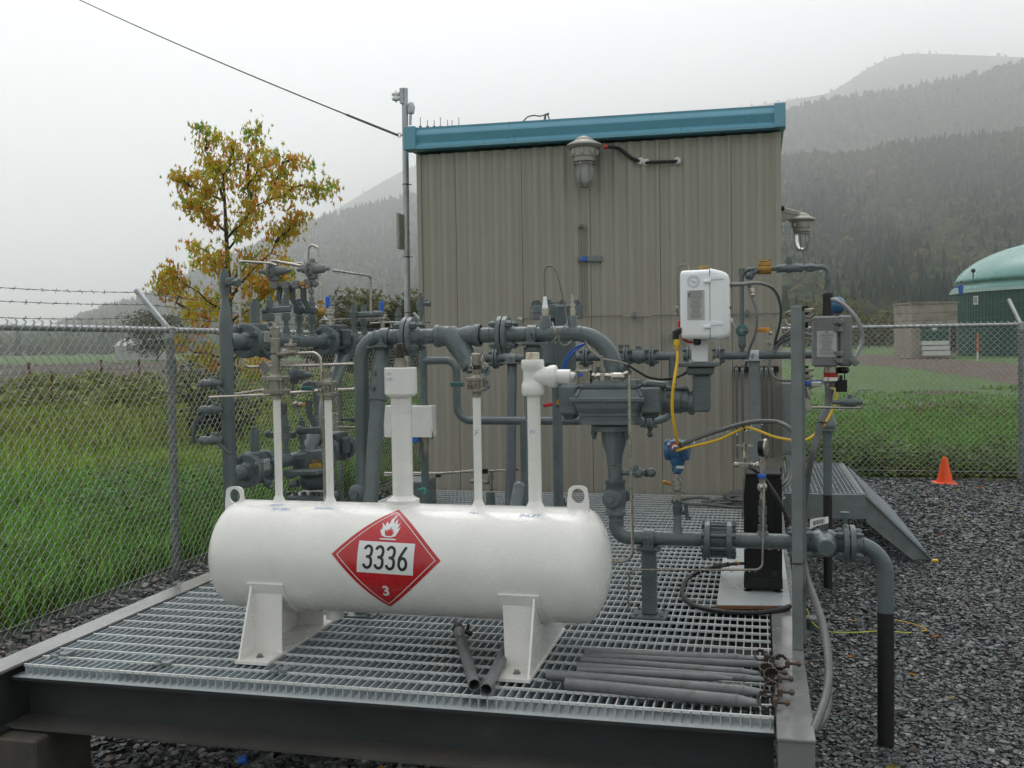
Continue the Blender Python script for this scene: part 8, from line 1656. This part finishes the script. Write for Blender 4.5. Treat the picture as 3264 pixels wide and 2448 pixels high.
for (x_, y_, dy, r_) in ((2622, 1346, 0, .02), (2561, 1452+62, -.04, .02), (2636, 2096, -.63, .019)):
    w = MB(); w.torus(G(x_, y_, YG+dy), (0.1, 0, 1), r_*.8, .003, 18, 5); mk('cable_tie', w, M['black_rubber'], None, {2622: 'black tie around the grey conduit where yellow cable joins', 2561: 'black tie around the grey conduit behind the post at knee height', 2636: 'black tie around the grey conduit beside the wet beam end'}[x_], 'cable tie')
cable('flexible_conduit', [PY(2640, 2200, 3.4), PY(2636, 2260, 3.35), PY(2618, 2300, 3.3), PY(2592, 2330, 3.28)], .014, 'cable_grey', 'second dark conduit end curling under the skid beam')
w = MB(); a_, b_ = PY(2492, 1450, 7.55), PY(2568, 1221, 7.55); w.bb(a_.x, b_.x, 7.55, 7.80, a_.z, b_.z, bev=.006); sc_ = mk('side_cabinet', w, M['galv_dull'], None, 'grey metal cabinet on the cabin side wall half hidden by the steel post', 'cabinet')
w = MB(); w.bb(a_.x+.012, b_.x-.012, 7.544, 7.5485, a_.z+.015, b_.z-.015); mk('door', w, M['galv_dull'], sc_)
for k, lb in ((0, 'upper'), (1, 'lower')):
    cable('flexible_conduit', [PY(2508+k*8, 1452, 7.5), PY(2512+k*8, 1490, 7.4), PY(2508+k*6, 1525+k*10, 7.2), PY(2490, 1545+k*14, 7.1), PY(2470, 1560+k*16, 7.1)], .012, 'conduit', lb+' of two grey conduits curling out under the side cabinet', 'conduit')
# buried stub and yellow wire
w = MB(); q = PZ(2588, 2010, 0); w.lathe([(-.02, .050), (.05, .048), (.075, .045), (.08, .03)], q, ZA, 22); w.torus(q+ZA*.06, ZA, .047, .004, 22, 5); mk('ground_stub', w, M['pipe_dark'], None, 'short dark pipe stub in the gravel just right of the post', 'pipe')
w = MB(); w.tube(spline([PZ(2572, 1940, .12), PZ(2590, 1985, .06), PZ(2635, 2012, .045), PZ(2720, 2016, .04), PZ(2800, 2012, .042), PZ(2905, 2017, .04)]), .0028, n=6); mk('tracer_wire', w, mat('tracer_yellow', (.50, .55, .04), .5), None, 'thin yellow tracer wire lying on gravel from the stub', 'wire')
w = MB(); w.tube(spline([PZ(2935, 2012, .04), PZ(2953, 2008, .045), PZ(2940, 1998, .05), PZ(2890, 1984, .045), PZ(2850, 1976, .04)]), .0028, n=6); mk('tracer_wire', w, M['yellow'], None, 'hooked end of thin yellow wire on gravel beyond the black pipe', 'wire')
# board, black unit
zb_ = ZG+.012
BD = thing('painted_board', 'grey painted plywood board lying on grating and beam under the black cooler', 'board', PZ(2400, 1850, zb_))
c4 = [PZ(2284, 1928, zb_+.018), PZ(2520, 1930, zb_+.018), PZ(2496, 1748, zb_+.018), PZ(2308, 1748, zb_+.018)]
w = MB(); w.prism([c+Vector((0, 0, 0)) for c in c4], (0, 0, -.003)); mk('top_face', w, M['board'], BD)
w = MB(); w.prism([c-ZA*.003 for c in c4], (0, 0, -.015)); mk('ply_core', w, M['ply'], BD)
YU = PZ(2430, 1886, zb_+.018).y
CO = thing('black_cooler', 'tall narrow black metal unit standing on four feet on the grey board', 'cabinet', PZ(2430, 1886, zb_+.018))
x0, x1 = PY(2374, 1700, YU).x, PY(2490, 1700, YU).x; zt_, zb2 = PY(2430, 1512, YU).z, PY(2430, 1876, YU).z
w = MB(); w.bb(x0, x1, YU, YU+.30, zb2, zt_, bev=.006); mk('body', w, M['black'], CO)
w = MB(); w.bb(x0-.006, x1+.006, YU-.006, YU+.31, zb2, zb2+.045, bev=.003); w.bb(x0, x1, YU-.004, YU+.305, zt_-.012, zt_+.004, bev=.003); w.bb(x1-.02, x1+.004, YU-.008, YU, zb2+.045, zt_-.02); w.bb(x0-.004, x0+.010, YU-.005, YU, zb2+.045, zt_-.02); mk('frame', w, M['black'], CO)
for sx in (x0+.012, x1-.012):
    for sy in (YU+.01, YU+.28): w = MB(); w.lathe([(0, .019), (.004, .019), (.007, .008), (zb2-zb_-.018, .008)], (sx, sy, zb_+.0185), ZA, 14); mk('foot', w, M['black'], CO)
w = MB(); w.cyl((x1-.03, YU-.001, zb2+.07), (x1-.03, YU-.006, zb2+.07), .014, n=14); w.prism([PY(2462, 1500, YU+.2), PY(2492, 1490, YU+.2), PY(2492, 1520, YU+.2), PY(2468, 1520, YU+.2)], (0, .02, 0)); mk('latch', w, M['black_rubber'], CO)
cable('black_hose', [PY(2388, 1488, YM+.05), PY(2410, 1502, YM+.03), PY(2440, 1530, YM+.02), PY(2480, 1590, YM), PY(2500, 1630, YM), PY(2518, 1668, YM)], .008, 'black_rubber', 'black hose slanting down to the right across the black cooler', 'hose')
cable('black_hose', [PY(2372, 1796, YU-.01), PY(2345, 1797, YU-.05), PY(2320, 1799, YU-.06)], .007, 'black_rubber', 'short black hose stub with brass joint on the cooler side', 'hose')
w = MB(); w.cyl(PY(2354, 1796, YU-.04), PY(2336, 1797, YU-.05), .009, n=10); w.hex(PY(2350, 1796, YU-.04), PY(2344, 1796, YU-.045), .011); mk('brass_joint', w, M['brass'], None, 'brass hose joint beside the black cooler', 'fitting')
cable('black_hose', [PY(2322, 1799, YU-.06), PZ(2285, 1806, .56), PZ(2240, 1818, .54), PZ(2200, 1838, .515), PZ(2180, 1862, .505), PZ(2174, 1890, .503), PZ(2190, 1915, .503), PZ(2230, 1936, .503), PZ(2290, 1948, .503), PZ(2350, 1953, .503), PZ(2420, 1953, .503), PZ(2480, 1944, .51), PZ(2518, 1932, .515)], .0105, 'black_rubber', 'black hose looping over the grating in front of the grey board', 'hose')
# loose support arms piled on the deck
lm = M['arm']
def arm(ax, ay, bx, by, rp, label, ring=None, zoff=0, tips=None, vis=True):
    if ring: ring *= .86
    z = ZG+S(rp, PZ(ax, ay, ZG+.03))+zoff+.002; a_ = PZ(ax, ay, z); b_ = PZ(bx, by, z); r_ = S(rp, (a_+b_)/2); d_ = (b_-a_).normalized(); s_ = Vector((d_.y, -d_.x, 0))
    T_ = thing('support_arm', label, 'pipe', (a_+b_)/2, 'loose support arms lying on the grating')
    w = MB(); L_ = (b_-a_).length; w.tube([a_, a_+d_*L_*.5, b_-d_*.07], r_, n=18, cap=False); w.tube([a_, b_-d_*.07], r_*.86, n=18, cap=False); w.lathe([(0, r_), (.0005, r_*.86)], a_, d_, 18, cap=False)
    w.lathe([(0, r_*.7), (.004, r_*.7)], a_+d_*.05, d_, 18); mk('tube', w, lm, T_)
    # crushed, flattened neck
    w = MB(); rings = []
    for k in range(6):
        f = k/5; ry = r_*(1-.62*f); rz = r_*(1+.05*f)*(1-.2*f); c = b_-d_*(.07-.075*f)
        rings.append([c+s_*(rz*math.cos(t))+ZA*(ry*math.sin(t)) for t in [2*math.pi*j/18 for j in range(18)]])
    w.ringset(rings, 18, True); w.torus(b_-d_*.07, d_, r_*1.0, .002, 18, 5); mk('neck', w, lm, T_)
    if ring:
        # corrugated clamp ring with a bolt sticking out
        rr = ring; c = b_+d_*(rr*.9)+ZA*.012; w = MB(); n = 40; tl_ = random.choice((.3, .6, 1.4)); tilt = Vector((s_.x*tl_, s_.y*tl_, .9)).normalized(); ex, ey, ez = frame(tilt)
        r0 = []; r1 = []; r2_ = []; r3 = []
        for j in range(n):
            a = 2*math.pi*j/n; q = rr*(1+.07*math.sin(a*10)); o = ex*math.cos(a)+ey*math.sin(a)
            r0.append(c+o*q+ez*.014); r1.append(c+o*(q+.004)+ez*.014); r2_.append(c+o*(q+.004)-ez*.014); r3.append(c+o*q-ez*.014)
        w.ringset([r0, r1, r2_, r3, r0], n, False); mk('clamp_ring', w, M['rust'] if random.random() < .35 else M['rustgrey'], T_)
        e = c+d_*(rr+.004)+s_*.012; w = MB(); w.cyl(e-d_*.01, e+d_*.045, .0055, n=8); w.hex(e+d_*.030, e+d_*.042, .011); w.box(e, (.014, .03, .026), bev=.002); mk('clamp_bolt', w, M['rustgrey'], T_)
arm(1803, 2178, 2420, 2240, 19.5, 'nearest arm of the pile, thick with an open round ring end', .028)
arm(1743, 2150, 2440, 2208, 18.5, 'second arm from the front edge, its left end sticking out furthest', .026)
arm(1840, 2136, 2330, 2162, 12.5, 'short arm in the pile ending early in a dark flattened mouth', None, .012)
arm(1838, 2122, 2440, 2166, 12.5, 'thin arm in the middle of the pile with a tilted rusty ring', .026, .012)
arm(1852, 2104, 2425, 2146, 12.5, 'thin arm right behind the rusty ring arm in the pile', .024, .010)
arm(1866, 2092, 2470, 2120, 12, 'arm near the back of the pile whose bolt reaches over the beam', .024, .006)
arm(1864, 2080, 2410, 2100, 14.5, 'rearmost arm of the pile with a dark left end', .020)
for (a_, b_, lb, ring) in (((1512, 2184), (1462, 2012), 'left of two crossed arms lying open end toward the front under the tank', True), ((1549, 2199), (1632, 2035), 'right of two arms lying open end toward the front beside the tank foot', False)):
    z = ZG+.027; p = PZ(*a_, z); q = PZ(*b_, z+.01); d_ = (q-p).normalized(); T_ = thing('support_arm', lb, 'pipe', (p+q)/2, 'loose support arms lying on the grating'); w = MB(); w.cyl(p, q, .0205, .021, n=22, cap=False); w.cyl(p, q, .0178, n=22, cap=False); w.lathe([(0, .0205), (.0005, .0178)], p, d_, 22, cap=False); w.torus(p+(q-p)*.78, d_, .021, .0012, 22, 5); mk('tube', w, lm, T_)
    if ring: w = MB(); w.lathe([(-.01, .021), (.02, .024), (.045, .018), (.05, .008)], q, (d_+ZA*.2), 16); w.lathe([(0, .020), (.012, .020)], q+Vector((.025, .02, .008)), (1, .2, -.3), 12); w.hex(q+Vector((.03, .0, .0)), q+Vector((.055, -.01, -.005)), .010); mk('clamp_end', w, M['rust'], T_)
